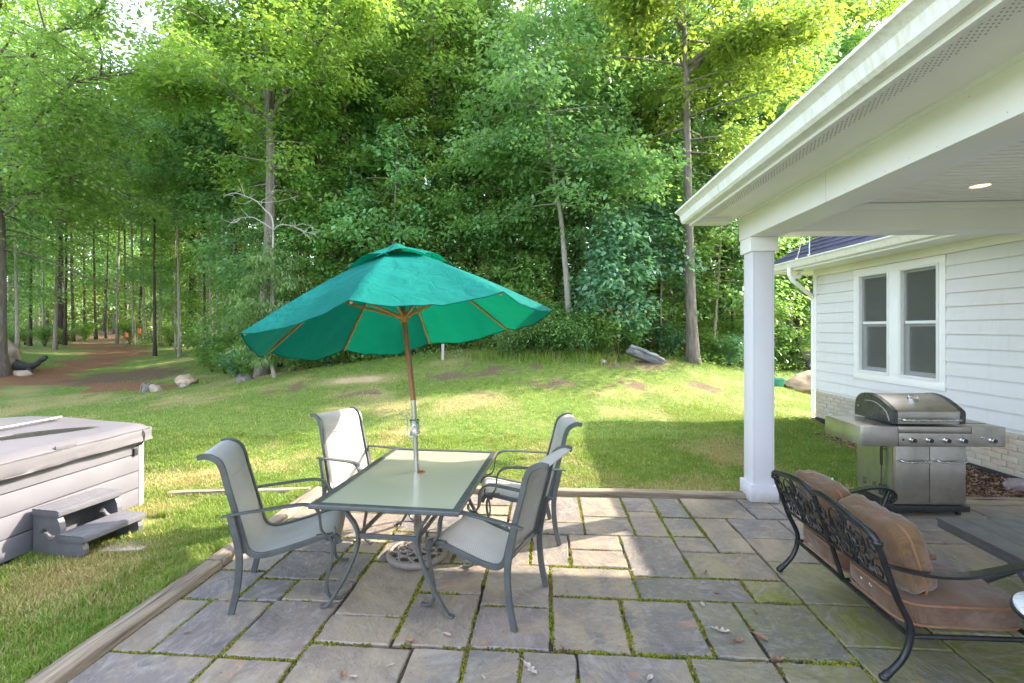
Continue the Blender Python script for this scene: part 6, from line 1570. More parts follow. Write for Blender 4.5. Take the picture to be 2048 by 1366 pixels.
# dead grey tree above the sapling
B = hero(547, 745, 12.75)
mb = MB()
def dead(pts, r0): 
    q = cr([wpt(*p, B) if len(p) == 3 else p for p in pts], 4); n = len(q); mb.tube(q, [r0 * (1 - .8 * i / (n - 1)) for i in range(n)], 6)
dead([(547, 745, 12.75), (546, 620, 12.75), (546, 500, 12.75), (545, 440, 12.72), (530, 420, 12.68), (512, 402, 12.6), (490, 392, 12.55), (470, 386, 12.5), (452, 390, 12.45)], .032)
for pts, r in (([(522, 412, 12.6), (525, 400, 12.5), (535, 396, 12.4), (548, 380, 12.3)], .014), ([(545, 458, 12.7), (520, 442, 12.5), (500, 434, 12.4), (470, 440, 12.3), (455, 455, 12.2)], .018), ([(546, 462, 12.7), (560, 450, 12.5), (585, 452, 12.3), (605, 462, 12.1), (632, 468, 12.0)], .018), ([(590, 453, 12.3), (606, 448, 12.1), (628, 456, 11.9)], .010), ([(600, 458, 12.2), (618, 475, 12.0), (624, 486, 11.95)], .009),
               ([(490, 392, 12.55), (484, 375, 12.5), (478, 360, 12.5)], .011), ([(510, 402, 12.6), (530, 405, 12.5), (560, 402, 12.4), (590, 394, 12.3)], .012), ([(500, 436, 12.4), (488, 424, 12.3), (482, 416, 12.3)], .009), ([(480, 438, 12.35), (465, 446, 12.2), (440, 436, 12.1)], .009), ([(505, 400, 12.6), (486, 408, 12.5), (466, 402, 12.4)], .009), ([(560, 450, 12.5), (566, 436, 12.4), (585, 430, 12.3)], .009)): dead(pts, r)
rr = random.Random(5)
for i in range(46):
    a = rr.choice([(455, 390, 12.45), (470, 442, 12.3), (610, 464, 12.1), (628, 468, 12.0), (585, 396, 12.3), (545, 384, 12.3), (482, 380, 12.5), (625, 458, 11.9), (500, 395, 12.55), (590, 452, 12.3)])
    b = (a[0] + rr.uniform(-18, 18), a[1] + rr.uniform(-16, 10), a[2] + rr.uniform(-.2, .2)); m_ = ((a[0] + b[0]) / 2 + rr.uniform(-4, 4), (a[1] + b[1]) / 2 + rr.uniform(-4, 4), a[2])
    dead([a, m_, b], .006)
dt = obj('dead_tree', mb, M['deadwood'], angle=180, recalc=False); dt.location = B
tag(dt, 'bare dead grey tree with twisted twigs rising out of the pale sapling', 'tree')

# ---- kinds repeated through the wood
kinds = []
kinds.append(make_tree(21, 17, 4.5, 2.7, 56, 10500, .215, .15, 'leaf_tulip', 'bark_grey', el=(.05, .7), name='forest_tree'))
kinds.append(make_tree(22, 20, 7.0, 3.0, 56, 10500, .22, .19, 'leaf_oak', 'bark_dark', el=(.05, .7), name='forest_tree'))
kinds.append(make_tree(23, 14, 3.2, 2.0, 50, 9500, .20, .10, 'leaf_blue', 'bark_dark', lean=(.5, .2), el=(0, .6), name='forest_tree'))
kinds.append(make_tree(24, 18, 5.5, 2.6, 52, 10000, .215, .13, 'leaf_sun', 'bark_grey', el=(.05, .7), name='forest_tree'))
unders = []
unders.append(make_tree(31, 6.2, 1.0, 2.0, 34, 5000, .16, .045, 'leaf_tulip', 'bark_dark', el=(-.05, .45), per=40, rad=(.3, .6), thick=.14, name='understory_tree'))
unders.append(make_tree(32, 7.5, 1.8, 1.9, 36, 5000, .17, .055, 'leaf_blue', 'bark_pale', lean=(.4, -.2), el=(-.05, .5), per=40, rad=(.3, .6), thick=.14, name='understory_tree'))
unders.append(make_tree(33, 5.0, .7, 1.7, 30, 4200, .16, .035, 'leaf_shrub', 'bark_grey', lean=(-.3, .1), el=(-.05, .45), per=36, rad=(.28, .55), thick=.12, name='understory_tree'))
poles = []
poles.append(make_tree(41, 13, 6.5, 1.5, 26, 3200, .18, .06, 'leaf_tulip', 'bark_pale', lean=(.3, 0), per=18, name='pole_tree'))
poles.append(make_tree(42, 15, 7.5, 1.6, 26, 3200, .18, .085, 'leaf_oak', 'bark_dark', lean=(-.2, .2), per=18, name='pole_tree'))
poles.append(make_tree(43, 14, 6.8, 2.3, 40, 8000, .20, .075, 'leaf_tulip', 'bark_pale', lean=(.1, -.2), name='pole_tree'))
poles.append(make_tree(44, 13, 6.2, 2.2, 38, 8000, .20, .07, 'leaf_blue', 'bark_dark', lean=(-.2, .1), name='pole_tree'))
rq = random.Random(99)
taken = [(o.location.x, o.location.y) for o in (t1, t2, t3, t4, t5)]
def free(x, y, dmin):
    return all((x - a) ** 2 + (y - b) ** 2 > dmin * dmin for a, b in taken)
_used = {}
GR = {'forest_tree': 'tall trees of the wood behind the lawn', 'understory_tree': 'understory trees of the wood behind the lawn', 'pole_tree': 'thin straight trees of the wood behind the lawn', 'shrub': 'low bushes along the edge of the wood'}
LB = {'forest_tree': 'tall leafy tree standing among many in the wood behind the lawn', 'understory_tree': 'low spreading leafy tree under the taller trees of the wood', 'pole_tree': 'thin straight trunked young tree in the wood behind the lawn', 'shrub': 'low leafy bush growing along the edge of the wood'}
def put(src, x, y, sc=1.0, sxy=None):
    nm = src.name.split('.')[0]
    loc = (x, y, H1(x, y) - .06); rz = rq.uniform(0, 2 * PI); s_ = (sxy or sc, sxy or sc, sc)
    if src not in _used:
        _used[src] = 1; src.location = loc; src.rotation_euler = (0, 0, rz); src.scale = s_; o = src
    else: o = dup(src, loc, rz, None, s_)
    tag(o, LB[nm], 'bush' if nm == 'shrub' else 'tree', GR[nm]); taken.append((x, y)); return o
def visible(x, y): return -.98 * y - 1.0 < x < .60 * y + .6
def pathfree(x, y, m=1.3): return float(seg_d(np.array([x]), np.array([y]), _path)[0]) > m
# measured thin trunks of the left wood (pixel, distance, kind, scale)
for px, Y, kd, sc in ((87, 23, poles[0], .9), (125, 25.5, poles[1], 1.25), (147, 27, poles[1], 1.0), (192, 29, poles[1], .95), (212, 30, poles[1], .8), (234, 26, poles[0], 1.2), (252, 30, poles[1], 1.0), (268, 24, poles[0], 1.15), (290, 26, poles[0], 1.0), (303, 31, poles[1], .9), (385, 24.5, kinds[1], .95), (402, 26, kinds[0], 1.0), (424, 18.3, poles[0], .95), (433, 18.9, poles[0], .9), (350, 20.5, poles[0], .6), (322, 23, poles[0], .55), (170, 33, poles[1], 1.1), (60, 30, poles[1], 1.2), (40, 27, poles[0], 1.1), (458, 20, poles[1], .9), (470, 25, poles[1], 1.1), (110, 34, poles[1], 1.0)):
    p = D(px, 668, Y); put(kd, p.x, p.y, sc)
# front rank of leafy trees along the lawn's edge
for px, Y, kd, sc in ((640, 15.6, kinds[0], .85), (735, 16.4, kinds[2], .95), (865, 15.8, kinds[0], .9), (935, 17.5, kinds[3], .95), (1010, 16.2, kinds[2], .85), (1210, 18.5, kinds[0], 1.0), (1440, 16.8, kinds[2], 1.0), (1530, 19.5, kinds[1], .9), (1590, 20, kinds[2], 1.0), (1625, 24, kinds[0], 1.0), (480, 17.2, kinds[2], .8), (590, 17.5, kinds[3], .9), (1115, 20, kinds[1], .95), (800, 19.5, kinds[1], .95), (700, 22, kinds[3], 1.0), (230, 36, kinds[0], 1.0), (-60, 17, kinds[2], 1.0)):
    p = D(px, 668, Y); put(kd, p.x, p.y, sc)
for px, Y, kd, sc in ((600, 14.6, unders[0], .9), (660, 14.2, unders[2], .95), (720, 14.9, unders[0], 1.05), (780, 14.4, unders[1], .95), (850, 14.8, unders[2], 1.05), (915, 14.6, unders[0], 1.0), (965, 14.9, unders[1], .9), (1040, 14.6, unders[2], 1.0), (1075, 15.4, unders[0], 1.1), (1180, 14.6, unders[1], .85), (1260, 14.9, unders[0], 1.0), (1340, 15.0, unders[2], 1.0), (1425, 14.6, unders[1], .95), (1465, 15.6, unders[0], 1.0), (1520, 17.0, unders[2], 1.1), (1560, 18.5, unders[1], 1.0), (1605, 19.0, unders[0], .9), (1650, 20, unders[0], 1.1), (470, 15.9, unders[2], .7), (505, 15.2, unders[1], .85), (-10, 19, unders[1], 1.0), ):
    p = D(px, 668, Y); put(kd, p.x, p.y, sc)
for px, py, Y, kd, sc in ((110, 0, 20.5, poles[2], .95), (200, 0, 22.5, poles[3], 1.1), (255, 0, 21.0, poles[2], 1.05), (310, 0, 19.5, poles[3], .95), (360, 0, 18.6, poles[2], .9), (410, 0, 17.6, poles[3], .85), (35, 0, 17.5, poles[2], .9), (160, 0, 26, poles[3], 1.15), (60, 0, 22, poles[3], 1.0), (240, 0, 25, poles[2], 1.2), (320, 0, 25.5, poles[2], 1.1), (130, 0, 24, poles[3], 1.1), (400, 0, 23, poles[2], 1.15), (280, 0, 28, poles[3], 1.3), (450, 0, 18.8, poles[2], .95), (75, 0, 28, poles[2], 1.3)):
    p = D(px, 668, Y)
    if pathfree(p.x, p.y, 1.0): put(kd, p.x, p.y, sc)
for px, Y, kd, sc in ((120, 25, kinds[1], 1.1), (420, 25, kinds[0], 1.1), (1660, 23, kinds[2], 1.35), (1715, 24.5, kinds[1], 1.05), (1775, 26, kinds[2], 1.4), (1600, 26, kinds[1], 1.1), (1598, 17.6, kinds[2], .9), (1640, 18.6, unders[1], 1.2),
                       (560, 15.2, kinds[2], .62), (690, 15.0, kinds[0], .55), (760, 15.4, kinds[2], .66), (820, 15.1, kinds[3], .5), (890, 15.3, kinds[2], .60), (960, 15.2, kinds[0], .52), (1040, 15.8, kinds[3], .6), (640, 18.5, kinds[3], .9), (900, 20, kinds[3], 1.0), (1150, 15.8, kinds[2], .7), (1320, 17.5, kinds[3], .9)):
    p = D(px, 668, Y); put(kd, p.x, p.y, sc)
for px, Y, k, sc in ((575, 16.5, 0, 1.0), (612, 18.5, 1, .9), (655, 17.2, 0, .95), (705, 16.0, 1, .85), (745, 18.8, 0, 1.05), (792, 16.8, 0, .9), (828, 18.0, 1, .9), (862, 16.9, 0, 1.0), (905, 16.2, 1, .8), (948, 18.6, 0, 1.0), (992, 17.2, 1, .85), (1030, 18.3, 0, .95), (1076, 17.0, 0, .9), (1160, 17.5, 1, .85), (1200, 16.3, 0, .9), (1245, 18.0, 0, 1.0), (1320, 16.2, 1, .8), (1355, 18.2, 0, 1.0), (1410, 17.4, 1, .85), (1455, 18.4, 0, 1.0), (1500, 17.6, 0, .9), (1575, 22, 1, .9), (1610, 23, 0, 1.0)):
    p = D(px, 668, Y); put(poles[k], p.x, p.y, sc)
for px, Y, kd, sc in ((30, 26, unders[0], 1.15), (70, 31, unders[1], 1.2), (115, 29, unders[2], 1.3), (165, 35, unders[0], 1.4), (250, 33, unders[1], 1.3), (300, 29, unders[2], 1.25), (345, 24, unders[1], .95), (375, 27, unders[0], 1.1), (410, 21, unders[2], .95), (440, 24, unders[0], 1.0), (20, 33, kinds[0], 1.0), (210, 42, kinds[2], 1.3), (320, 38, kinds[2], 1.2), (95, 40, kinds[2], 1.3)):
    p = D(px, 668, Y)
    if pathfree(p.x, p.y, 1.2): put(kd, p.x, p.y, sc)
# the depth of the wood
cnt = 0
for _ in range(4000):
    if cnt >= 32: break
    y = rq.uniform(17, 46); x = rq.uniform(-.98 * y - 1, .60 * y)
    if y < float(treeline(x)) + 2.0 or not free(x, y, 1.7) or not pathfree(x, y, 1.8): continue
    left = x < -.42 * y
    kd = rq.choice(poles) if left else rq.choice(kinds + kinds + unders + poles[:1])
    put(kd, x, y, rq.uniform(.85, 1.2)); cnt += 1

# shrubs and saplings at the wood's edge
def make_shrub(seed, H, R, leaves, L, leafm, aspect=.5, droop=.1, name='shrub'):
    r = np.random.default_rng(seed); mb = MB(); C = []; A = []
    nst = 9
    for i in range(nst):
        az = i * 2.4 + r.normal(0, .3); ln = H * r.uniform(.7, 1.05); out = R * r.uniform(.35, 1.0)
        pts = [(0, 0, -.05), (math.cos(az) * out * .3, math.sin(az) * out * .3, ln * .5), (math.cos(az) * out * .75, math.sin(az) * out * .75, ln * .85), (math.cos(az) * out, math.sin(az) * out, ln)]
        mb.tube(cr(pts, 3), [.009 * (1 - j / 11) + .002 for j in range(10)], 4, cap=False)
        q = np.array([tuple(p) for p in cr(pts, 6)]); k = max(3, leaves // (nst * 12))
        idx = r.integers(4, len(q), k); c = q[idx] + r.normal(0, R * .20, (k, 3)) * [1, 1, .6]; c[:, 2] = np.maximum(c[:, 2], .05); C.append(c); A.append(np.full(k, az))
    C = np.concatenate(C); A = np.concatenate(A)
    V, F, rn = sprays_to_leaves(r, C, A, 12, r.uniform(.08, .2, len(C)), .06, L, aspect, droop, 1.6)
    root = thing(name, None, 'bush'); obj('stems', mb, M['bark_dark'], root, angle=180, recalc=False); npobj('foliage', V, F, M[leafm], {'rnd': rn}, root)
    return root
shr = [make_shrub(51, 1.0, .62, 2400, .085, 'leaf_shrub'), make_shrub(52, 1.4, .75, 2800, .10, 'leaf_tulip'), make_shrub(53, .7, .6, 2000, .075, 'leaf_pale', .35, .3), make_shrub(54, 1.2, .7, 2000, .12, 'leaf_big', .55)]
# along the crest of the mound, right of the umbrella
for px, py, Y, k, sc in ((1010, 700, 13.0, 2, 1.5), (1040, 704, 12.7, 0, 1.0), (1070, 703, 12.6, 2, 1.35), (1098, 704, 12.6, 2, 1.5), (1125, 706, 12.8, 0, 1.1), (1160, 706, 12.6, 2, 1.3), (1185, 700, 13.0, 0, 1.2), (1030, 706, 12.4, 2, 1.2), (1060, 706, 12.8, 0, 1.25), (1090, 706, 13.0, 1, 1.1), (985, 706, 13.3, 0, 1.0), (1255, 712, 13.4, 0, 1.0), (1340, 722, 13.8, 3, .8), (1420, 735, 14.2, 0, .8), (1460, 742, 14.4, 3, .8), (1350, 718, 14.6, 0, 1.0), (1400, 728, 15.0, 1, .9), (1440, 735, 15.6, 1, 1.0), (1480, 742, 15.5, 3, 1.0),
                         (960, 708, 13.8, 0, .8), (920, 708, 14.2, 1, .9), (875, 706, 14.4, 0, .9), (830, 712, 14.0, 3, .8), (790, 715, 14.2, 0, .8), (750, 722, 13.9, 1, .8), (700, 728, 13.8, 0, .8), (655, 735, 13.6, 3, .75), (620, 742, 13.4, 0, .7), (590, 748, 13.3, 1, .65), (500, 752, 13.5, 0, .7), (475, 752, 13.9, 3, .7), (450, 748, 14.6, 0, .7), (425, 745, 15.2, 1, .65), (470, 740, 15.2, 0, .9), (505, 742, 14.6, 1, .8), (440, 728, 16.6, 3, .8), (410, 735, 16.4, 0, .7), (480, 725, 16.6, 1, .9), (455, 715, 18, 0, .9),
                         (400, 700, 20, 2, 1.0), (375, 695, 21.5, 0, 1.0), (445, 700, 19.5, 2, 1.1), (340, 688, 23, 0, 1.0), (300, 682, 25, 2, 1.1), (130, 680, 24.5, 0, .9), (170, 680, 27, 1, .9), (50, 680, 23, 0, 1.1), (90, 684, 22, 1, .8), (20, 684, 20, 0, .9), (260, 680, 26.5, 1, 1.0), (1560, 728, 17.8, 0, 1.0), (1585, 730, 18.2, 1, .9), (1600, 722, 19.5, 0, 1.1), (1575, 735, 16.8, 2, .7)):
    p = D(px, py, Y); put(shr[k], p.x, p.y, sc)
# flowering bush beside the leaning trunk
fb = make_shrub(61, 1.25, .72, 1900, .10, 'leaf_shrub', .5, .1, 'flowering_bush'); p = D(1215, 712, 12.7); fb.location = (p.x, p.y, H1(p.x, p.y) - .05)
r = np.random.default_rng(5); C = np.stack([r.normal(0, .32, 26), r.normal(0, .32, 26), r.uniform(.85, 1.38, 26)], -1)
V, F, rn = sprays_to_leaves(r, C, r.uniform(0, 6, 26), 16, np.full(26, .07), .02, .05, .5, -.2, 2); npobj('blossom', V, F, M['blossom'], {'rnd': rn}, fb)
tag(fb, 'bush with pinkish blossom heads right of the slender leaning trunk', 'bush')

# ground cover: weeds and seedlings no one could count
r = np.random.default_rng(71); n = 90000
x = r.uniform(-24, 11, n); y = r.uniform(12, 34, n)
dt_ = y - treeline(x)
dens = np.where(dt_ < 0, np.clip(1 + dt_ / 1.0, 0, 1) * .9, np.clip(1.0 - dt_ / 9.0, .22, 1)) * (.35 + fbm(x, y, 1.4, 9))
pd_ = seg_d(x, y, _path); dens *= np.clip((pd_ - .7) / .8, 0, 1)
ok = (r.random(n) < dens) & (x > -.99 * y - 1) & (x < .62 * y + 1)
x = x[ok]; y = y[ok]; n = len(x); zz = HT(x, y); tall = .30 * (.3 + fbm(x, y, .9, 12)) * r.uniform(.2, 1.3, n)
P = np.stack([x, y, zz + tall], -1)
V, F, rn = leaf_mesh(P, r.uniform(0, 6.28, n), r.normal(-.1, .5, n), r.normal(0, .5, n), r.uniform(.06, .16, n), r.uniform(.03, .08, n), r.random(n))
gc = npobj('ground_cover', V, F, M['leaf_shrub'], {'rnd': rn}); tag(gc, 'weeds and seedlings covering the ground along the edge of the wood', 'ground cover', kind='stuff')
# tall grass tufts on the crest
V_, F_, r_, d_ = [], [], [], []; o_ = 0; r = np.random.default_rng(81)
for px, py, Y in ((1060, 710, 12.4), (1120, 712, 12.3), (1165, 714, 12.4), (990, 712, 12.5), (1090, 716, 12.0), (1230, 716, 12.5), (1050, 712, 12.7), (1020, 714, 12.2), (1190, 722, 12.2), (960, 716, 12.4), (1150, 708, 12.6)):
    p = D(px, py, Y); n = 190; x = p.x + r.normal(0, .24, n); y = p.y + r.normal(0, .2, n); z = HT(x, y); hh = r.uniform(.12, .34, n); az = r.uniform(0, 6.28, n); ln = r.uniform(.1, .7, n)
    sx, sy = -np.sin(az) * .006, np.cos(az) * .006
    V = np.stack([np.stack([x - sx, y - sy, z], -1), np.stack([x + sx, y + sy, z], -1), np.stack([x + np.cos(az) * ln * hh, y + np.sin(az) * ln * hh, z + hh], -1)], 1).reshape(-1, 3)
    V_.append(V); F_.append(np.arange(n * 3).reshape(n, 3) + o_); o_ += n * 3; r_.append(np.repeat(r.random(n), 3)); d_.append(np.repeat((r.random(n) < .08) * 1.0, 3))
tg = npobj('tall_grass', np.concatenate(V_), np.concatenate(F_), M['grass'], {'rnd': np.concatenate(r_), 'dry': np.concatenate(d_)}); tag(tg, 'tufts of tall uncut grass along the crest of the mound', 'grass', kind='stuff')

# the wood beyond, read as one mass
r = np.random.default_rng(91); m = 11000
y = r.uniform(48, 74, m); x = r.uniform(-1.0, .66, m) * y; z = 1.2 + r.uniform(0, 1, m) ** 1.5 * 27
x2 = r.uniform(.62, 1.7, 3600); x3 = -r.uniform(.95, 2.3, 5200); xw = np.concatenate([x2, x3]); yw = r.uniform(48, 74, len(xw)); x = np.concatenate([x, xw * yw]); y = np.concatenate([y, yw]); z = np.concatenate([z, 1.2 + r.uniform(0, 1, len(xw)) ** 1.1 * 25])
keep = fbm(x + 40, z + y * .3, 5, 33) > .20
C = np.stack([x, y, z], -1)[keep]
V, F, rn = sprays_to_leaves(r, C, r.uniform(0, 6.28, len(C)), 16, r.uniform(.7, 1.5, len(C)), .35, .55, .6, .3)
wd_ = npobj('far_wood', V, F, M['leaf_sun'], {'rnd': rn}); tag(wd_, 'far sunlit wood seen through the trunks', 'wood', kind='stuff')
mb = MB()
for i in range(120):
    y = rq.uniform(46, 70); x = rq.uniform(-1.0, .65) * y; rr_ = rq.uniform(.08, .2); ln = rq.uniform(-.6, .6)
    mb.tube([(x, y, .8), (x + ln * .4, y, 9), (x + ln, y, 20)], [rr_, rr_ * .75, rr_ * .4], 6)
fw = obj('far_trunks', mb, M['bark_dark'], None, angle=180, recalc=False); tag(fw, 'far trunks deep in the wood', 'trunks', kind='stuff')

# ---- boulders, stumps, posts and other things on the lawn
def boulder(nm, label, px, py, Y, sx, sy, sz, mat, seed, rz=0, sink=.25, flat=0, cat='boulder', tilt=0, sharp=.28):
    bm = bmesh.new(); bmesh.ops.create_icosphere(bm, subdivisions=4, radius=1)
    for v in bm.verts:
        d = v.co.normalized(); k = 1 + sharp * mnoise.noise(d * 1.3 + Vector((seed * 3.1, 0, 0))) + .12 * mnoise.noise(d * 3.1 + Vector((0, seed, 0))) + .04 * mnoise.noise(d * 8 + Vector((seed, 1, 0)))
        # chop with a few planes for facets
        for j in range(5):
            h_ = Vector((math.sin(seed * 7 + j * 2.1), math.cos(seed * 5 + j * 1.7), math.sin(seed + j * 3.3) * .8)).normalized(); t_ = d.dot(h_) * k
            if t_ > .74: k *= .74 / t_ * .7 + .3
        v.co = d * k
    mb = MB(); mb.bm(bm, Matrix.Rotation(tilt, 4, 'Y') @ Matrix.Diagonal((sx, sy, sz, 1)))
    p = D(px, py, Y); o = obj(nm, mb, M[mat], angle=45); o.location = (p.x, p.y, H1(p.x, p.y) + sz * (1 - sink * 2) * .8); o.rotation_euler = (0, 0, rz)
    return tag(o, label, cat)
boulder('boulder', 'grey boulder half out of frame beside the big left trunk', -8, 722, 15.6, .75, .6, .62, 'rock', 1, .4, .12, tilt=.25)
boulder('boulder', 'lower grey boulder at the left edge under the taller one', -2, 742, 15.0, .42, .4, .36, 'rock', 2, 1.0)
boulder('boulder', 'small flat pale rock in front of the charred log on the left', 45, 742, 14.7, .34, .22, .13, 'rock', 3, .2)
boulder('boulder', 'rounded tan boulder at the foot of the greenery left of the umbrella', 372, 768, 13.2, .30, .24, .20, 'rock_tan', 4, .3, .18)
boulder('boulder', 'small flat stone just below the rounded tan boulder', 368, 776, 12.7, .14, .10, .07, 'rock', 6, .6)
boulder('boulder', 'small pale rock leaning on the rotten stump left of the tan boulder', 311, 782, 12.25, .17, .13, .13, 'rock', 7, .5, .2, tilt=.5)
boulder('boulder', 'large tan boulder on the lawn behind the house corner', 1612, 783, 12.7, .62, .45, .34, 'rock_tan', 8, .2, .2, tilt=-.15)
boulder('boulder', 'white stone at the foot of the weeds on the mound', 1206, 716, 12.15, .10, .08, .07, 'column_paint' if False else 'rock', 9, .2)
boulder('boulder', 'round mauve stone on the mulch at the right edge by the brick base', 2040, 975, 5.55, .13, .12, .105, 'rock_mauve', 10, .2, .2, cat='stone', sharp=.12)

mb = MB(); P = []
for i in range(13):
    f = i / 12; P.append([(f * 1.0 - .5, (g - .5) * (.34 + .10 * math.sin(f * 3)), .02 + mnoise.noise((f * 5, g * 4, 2)) * .035 + .035 * math.sin(g * 9)) for g in np.linspace(0, 1, 9)])
mb.grid(P); sb = obj('rock_slab', mb, M['slate'], angle=45); so = sb.modifiers.new('t', 'SOLIDIFY'); so.thickness = .09; so.offset = -1
p = D(1291, 708, 12.55); sb.location = (p.x, p.y, H1(p.x, p.y) + .17); sb.rotation_euler = (math.radians(-38), math.radians(24), math.radians(6)); tag(sb, 'tilted grey rock slab standing out of the mound crest', 'rock')
def stump(label, px, py, Y, R_, H_, mat='stump', seed=1):
    mb = MB(); n = 22; rings = []
    for k in range(5):
        f = k / 4; rings.append([(R_ * (1.25 - .3 * f) * (1 + .22 * mnoise.noise((math.cos(a) * 2, math.sin(a) * 2, seed + f))) * math.cos(a), R_ * (1.25 - .3 * f) * (1 + .22 * mnoise.noise((math.cos(a) * 2, math.sin(a) * 2, seed + f))) * math.sin(a), -.08 + (H_ + .08) * f * (1 + .5 * mnoise.noise((math.cos(a) * 1.6, math.sin(a) * 1.6, seed + 9)) * f)) for a in [2 * PI * j / n for j in range(n)]])
    mb.rings(rings); p = D(px, py, Y); o = obj('stump', mb, M[mat], angle=50); o.location = (p.x, p.y, H1(p.x, p.y)); return tag(o, label, 'stump')
stump('rotten stump beside the small pale rock, left of the tan boulder', 293, 781, 12.35, .13, .20, seed=3)
stump('low split stump in the grass in front of the oak', 490, 760, 12.6, .20, .13, seed=8)
# charred log and its broken root
mb = MB(); p = D(52, 728, 15.2); mb.tube(cr([(-.45, .1, .12), (-.2, 0, .16), (.1, -.02, .15), (.35, 0, .22), (.55, .02, .38), (.72, .05, .50)], 4), [.13, .16, .19, .2, .19, .17, .16, .15, .14, .13, .12, .11, .10, .09, .08, .08, .08, .09, .09, .08, .06], 10)
mb.tube(cr([(.1, 0, .1), (.3, -.15, .02), (.42, -.2, -.05)], 4), .07, 8); mb.tube(cr([(-.2, 0, .16), (-.35, .1, .32), (-.5, .12, .36)], 4), .035, 7)
lg = obj('charred_log', mb, M['char'], angle=60); lg.location = (p.x, p.y, H1(p.x, p.y)); tag(lg, 'charred black log with a raised broken end on the left bank', 'log')
def post(nm, label, pb_, pt_, r_, mat, square=False):
    b = D(*pb_); b.z = H1(b.x, b.y) - .1; t = D(*pt_); mb = MB()
    if square: mb.bar([Vector((0, 0, 0)), (t - b) * .5, t - b], r_ * 2, r_ * 2, (1, 0, 0), rnd=.15)
    else: mb.tube([Vector((0, 0, 0)), (t - b) * .5, t - b], [r_, r_ * .97, r_ * .9], 10)
    o = obj(nm, mb, M[mat], angle=40); o.location = b; return tag(o, label, 'post')
post('wooden_post', 'grey wooden post standing on the lawn right of the umbrella pole', (886, 722, 12.6), (886, 688, 12.6), .035, 'deadwood', True)
post('leaning_post', 'pale leaning post under the left edge of the umbrella', (551, 752, 12.3), (534, 690, 12.4), .05, 'bark_pale')
post('iron_stake', 'thin black iron stake at the right edge of the umbrella', (1006, 716, 12.3), (1002, 668, 12.3), .012, 'iron')
M['flag_orange'] = mott('orange_marker', [(.3, (.75, .12, .02, 1)), (.7, (.9, .18, .03, 1))], scale=3, rough=(.6, .7), bump=0)
for px, Y, hgt, lb in ((250, 23.5, .42, 'short orange marker flag at the end of the dirt path, left of another'), (276, 22.8, .62, 'taller orange marker flag among the weeds right of the dirt path')):
    p = D(px, 668, Y); z0 = H1(p.x, p.y); f_ = thing('marker_flag', lb, 'marker flag', (p.x, p.y, z0))
    mb = MB(); mb.tube([(0, 0, -.1), (0, 0, hgt + .3)], .008, 6); obj('stake', mb, M['deadwood'], f_)
    mb = MB(); P = [[(.01 + .20 * i / 6, .02 * math.sin(i), hgt + .28 - .26 * j / 4 - .03 * i / 6) for j in range(5)] for i in range(7)]; mb.grid(P); fo = obj('flag', mb, M['flag_orange'], f_); so = fo.modifiers.new('t', 'SOLIDIFY'); so.thickness = .003
# dump cart behind the house corner
p = D(1622, 733, 17.0); dc = thing('garden_cart', 'black plastic garden dump cart half hidden by the house corner', 'cart', (p.x, p.y, H1(p.x, p.y)), .1)
mb = MB(); L_, Wc = .62, .36
r1 = [(-L_, -Wc, .62), (L_, -Wc, .56), (L_, Wc, .56), (-L_, Wc, .62)]; r0 = [(-.30, -.26, .24), (.42, -.26, .24), (.42, .26, .24), (-.30, .26, .24)]
inn = [(-L_ + .03, -Wc + .02, .615), (L_ - .03, -Wc + .02, .555), (L_ - .03, Wc - .02, .555), (-L_ + .03, Wc - .02, .615)]; in0 = [(-.28, -.24, .27), (.40, -.24, .27), (.40, .24, .27), (-.28, .24, .27)]
mb.rings([r0, r1, inn, in0]); obj('tub', mb, M['coffee_metal'], dc, angle=25)
for s in (-1, 1):
    mb = MB(); mb.lathe([(.05, -.04), (.13, -.045), (.155, -.03), (.16, 0), (.155, .03), (.13, .045), (.05, .04), (.05, -.04)], 22, Matrix.Translation((-.22, s * .31, .155)) @ Matrix.Rotation(PI / 2, 4, 'X')); wh = obj('wheel', mb, M['black_plastic'], dc)
    mb = MB(); mb.lathe([(0, -.03), (.06, -.03), (.062, .03), (0, .03)], 16, Matrix.Translation((-.22, s * .315, .155)) @ Matrix.Rotation(PI / 2, 4, 'X')); obj('rim', mb, M['deadwood'], wh)
mb = MB(); mb.tube([(-.22, -.31, .155), (-.22, .31, .155)], .012, 8); mb.tube(cr([(.42, 0, .22), (.8, 0, .25), (1.2, 0, .55)], 4), .014, 8); mb.tube([(-.22, -.15, .155), (.42, -.1, .22), (.42, .1, .22), (-.22, .15, .155)], .012, 8); obj('undercarriage', mb, M['iron'], dc)
p = D(1555, 768, 12.6); gt = thing('green_basin', 'shallow teal green plastic basin on the lawn just right of the column', 'basin', (p.x, p.y, H1(p.x, p.y) - .01))
M['teal'] = mott('teal_plastic', [(.3, (.05, .26, .20, 1)), (.7, (.07, .32, .25, 1))], scale=6, rough=(.4, .5), bump=0)
mb = MB(); mb.lathe([(0, 0), (.13, 0), (.17, .17), (.205, .172), (.205, .19), (.165, .19), (.125, .02), (0, .02)], 28); obj('bowl', mb, M['teal'], gt)
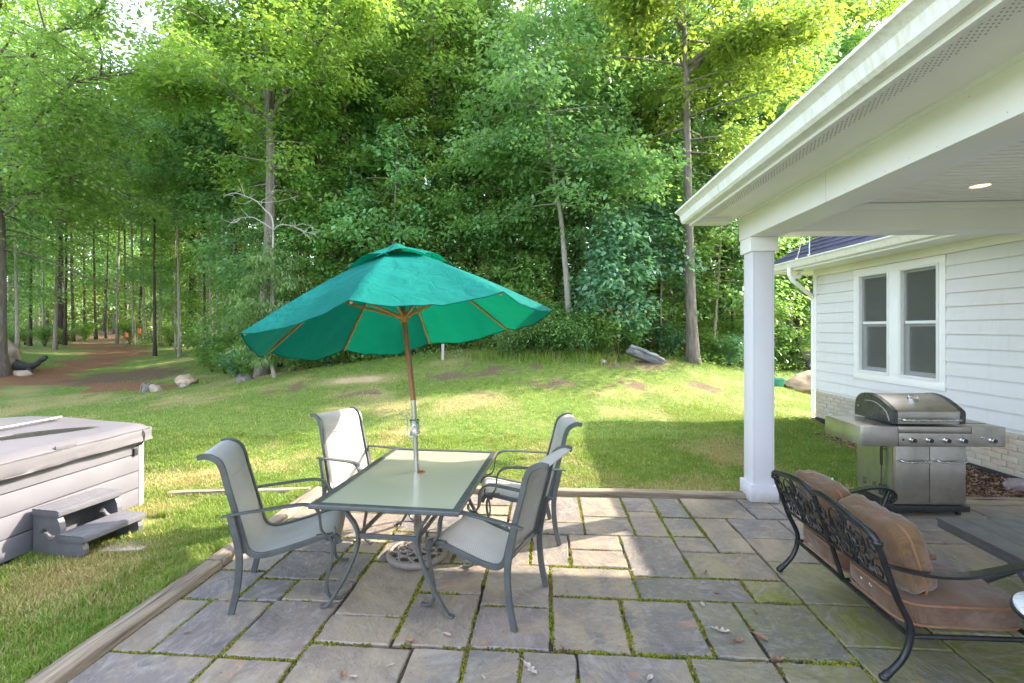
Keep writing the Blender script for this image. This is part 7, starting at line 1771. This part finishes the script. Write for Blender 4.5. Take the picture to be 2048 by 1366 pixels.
# crumpled paper and wrappers lying about
def scrap(label, px, py, z, L, nm='litter_scrap', mat='white_paint'):
    mb = MB(); P = [[(L * (i / 6 - .5), L * .5 * (j / 5 - .5), mnoise.noise((i * .6, j * .7, px)) * L * .3 + L * .12) for j in range(6)] for i in range(7)]; mb.grid(P); o = obj(nm, mb, M[mat], angle=60); p = G(px, py, z); o.location = (p.x, p.y, z); o.rotation_euler = (0, 0, 1.0); return tag(o, label, 'litter')
scrap('crumpled white scrap in the grass at the far house corner', 1628, 836, .0, .16)
scrap('pale leaf scrap on the shaded grass left of the grill', 1663, 960, .03, .08)
# ================================================================ CAMERA, SUN, SKY
cam_d = bpy.data.cameras.new('camera'); cam = bpy.data.objects.new('camera', cam_d); COL.objects.link(cam)
cam.location = (0, 0, CAM_H); cam.rotation_euler = (PI / 2, 0, YAW)
cam_d.sensor_width = 36; cam_d.lens = F_PX / 2048 * 36
cam_d.shift_y = (Y0_PX - 683) / 2048
cam_d.clip_start = .05; cam_d.clip_end = 600
S.camera = cam
SUN_D = Vector((-1.32, -.66, -1.0)).normalized()
sl = bpy.data.lights.new('sun', 'SUN'); sun = bpy.data.objects.new('sun', sl); COL.objects.link(sun)
sl.energy = 2.0; sl.angle = math.radians(.6); sl.color = (1.0, .90, .74)
sun.rotation_euler = SUN_D.to_track_quat('-Z', 'Y').to_euler()
W = bpy.data.worlds.new('World'); S.world = W; W.use_nodes = True
wn = W.node_tree; bg = wn.nodes['Background'] if 'Background' in wn.nodes else wn.nodes.new('ShaderNodeBackground')
sky = wn.nodes.new('ShaderNodeTexSky'); sky.sky_type = 'NISHITA'; sky.sun_disc = False
sky.sun_elevation = math.asin(-SUN_D.z); sky.sun_rotation = math.atan2(-SUN_D.x, -SUN_D.y)
sky.air_density = 1.0; sky.dust_density = 2.5; sky.ozone_density = 1.0
hs = wn.nodes.new('ShaderNodeHueSaturation'); hs.inputs['Saturation'].default_value = .64   # milky summer haze
wn.links.new(sky.outputs[0], hs.inputs['Color']); wn.links.new(hs.outputs[0], bg.inputs[0]); bg.inputs[1].default_value = .15
S.view_settings.view_transform = 'Standard'; S.view_settings.look = 'None'; S.view_settings.gamma = 1.0
S.view_settings.exposure = 3.0
S.cycles.max_bounces = 10; S.cycles.diffuse_bounces = 6; S.cycles.glossy_bounces = 4; S.cycles.transmission_bounces = 6; S.cycles.transparent_max_bounces = 8
S.cycles.use_denoising = True
S.cycles.sample_clamp_indirect = 6
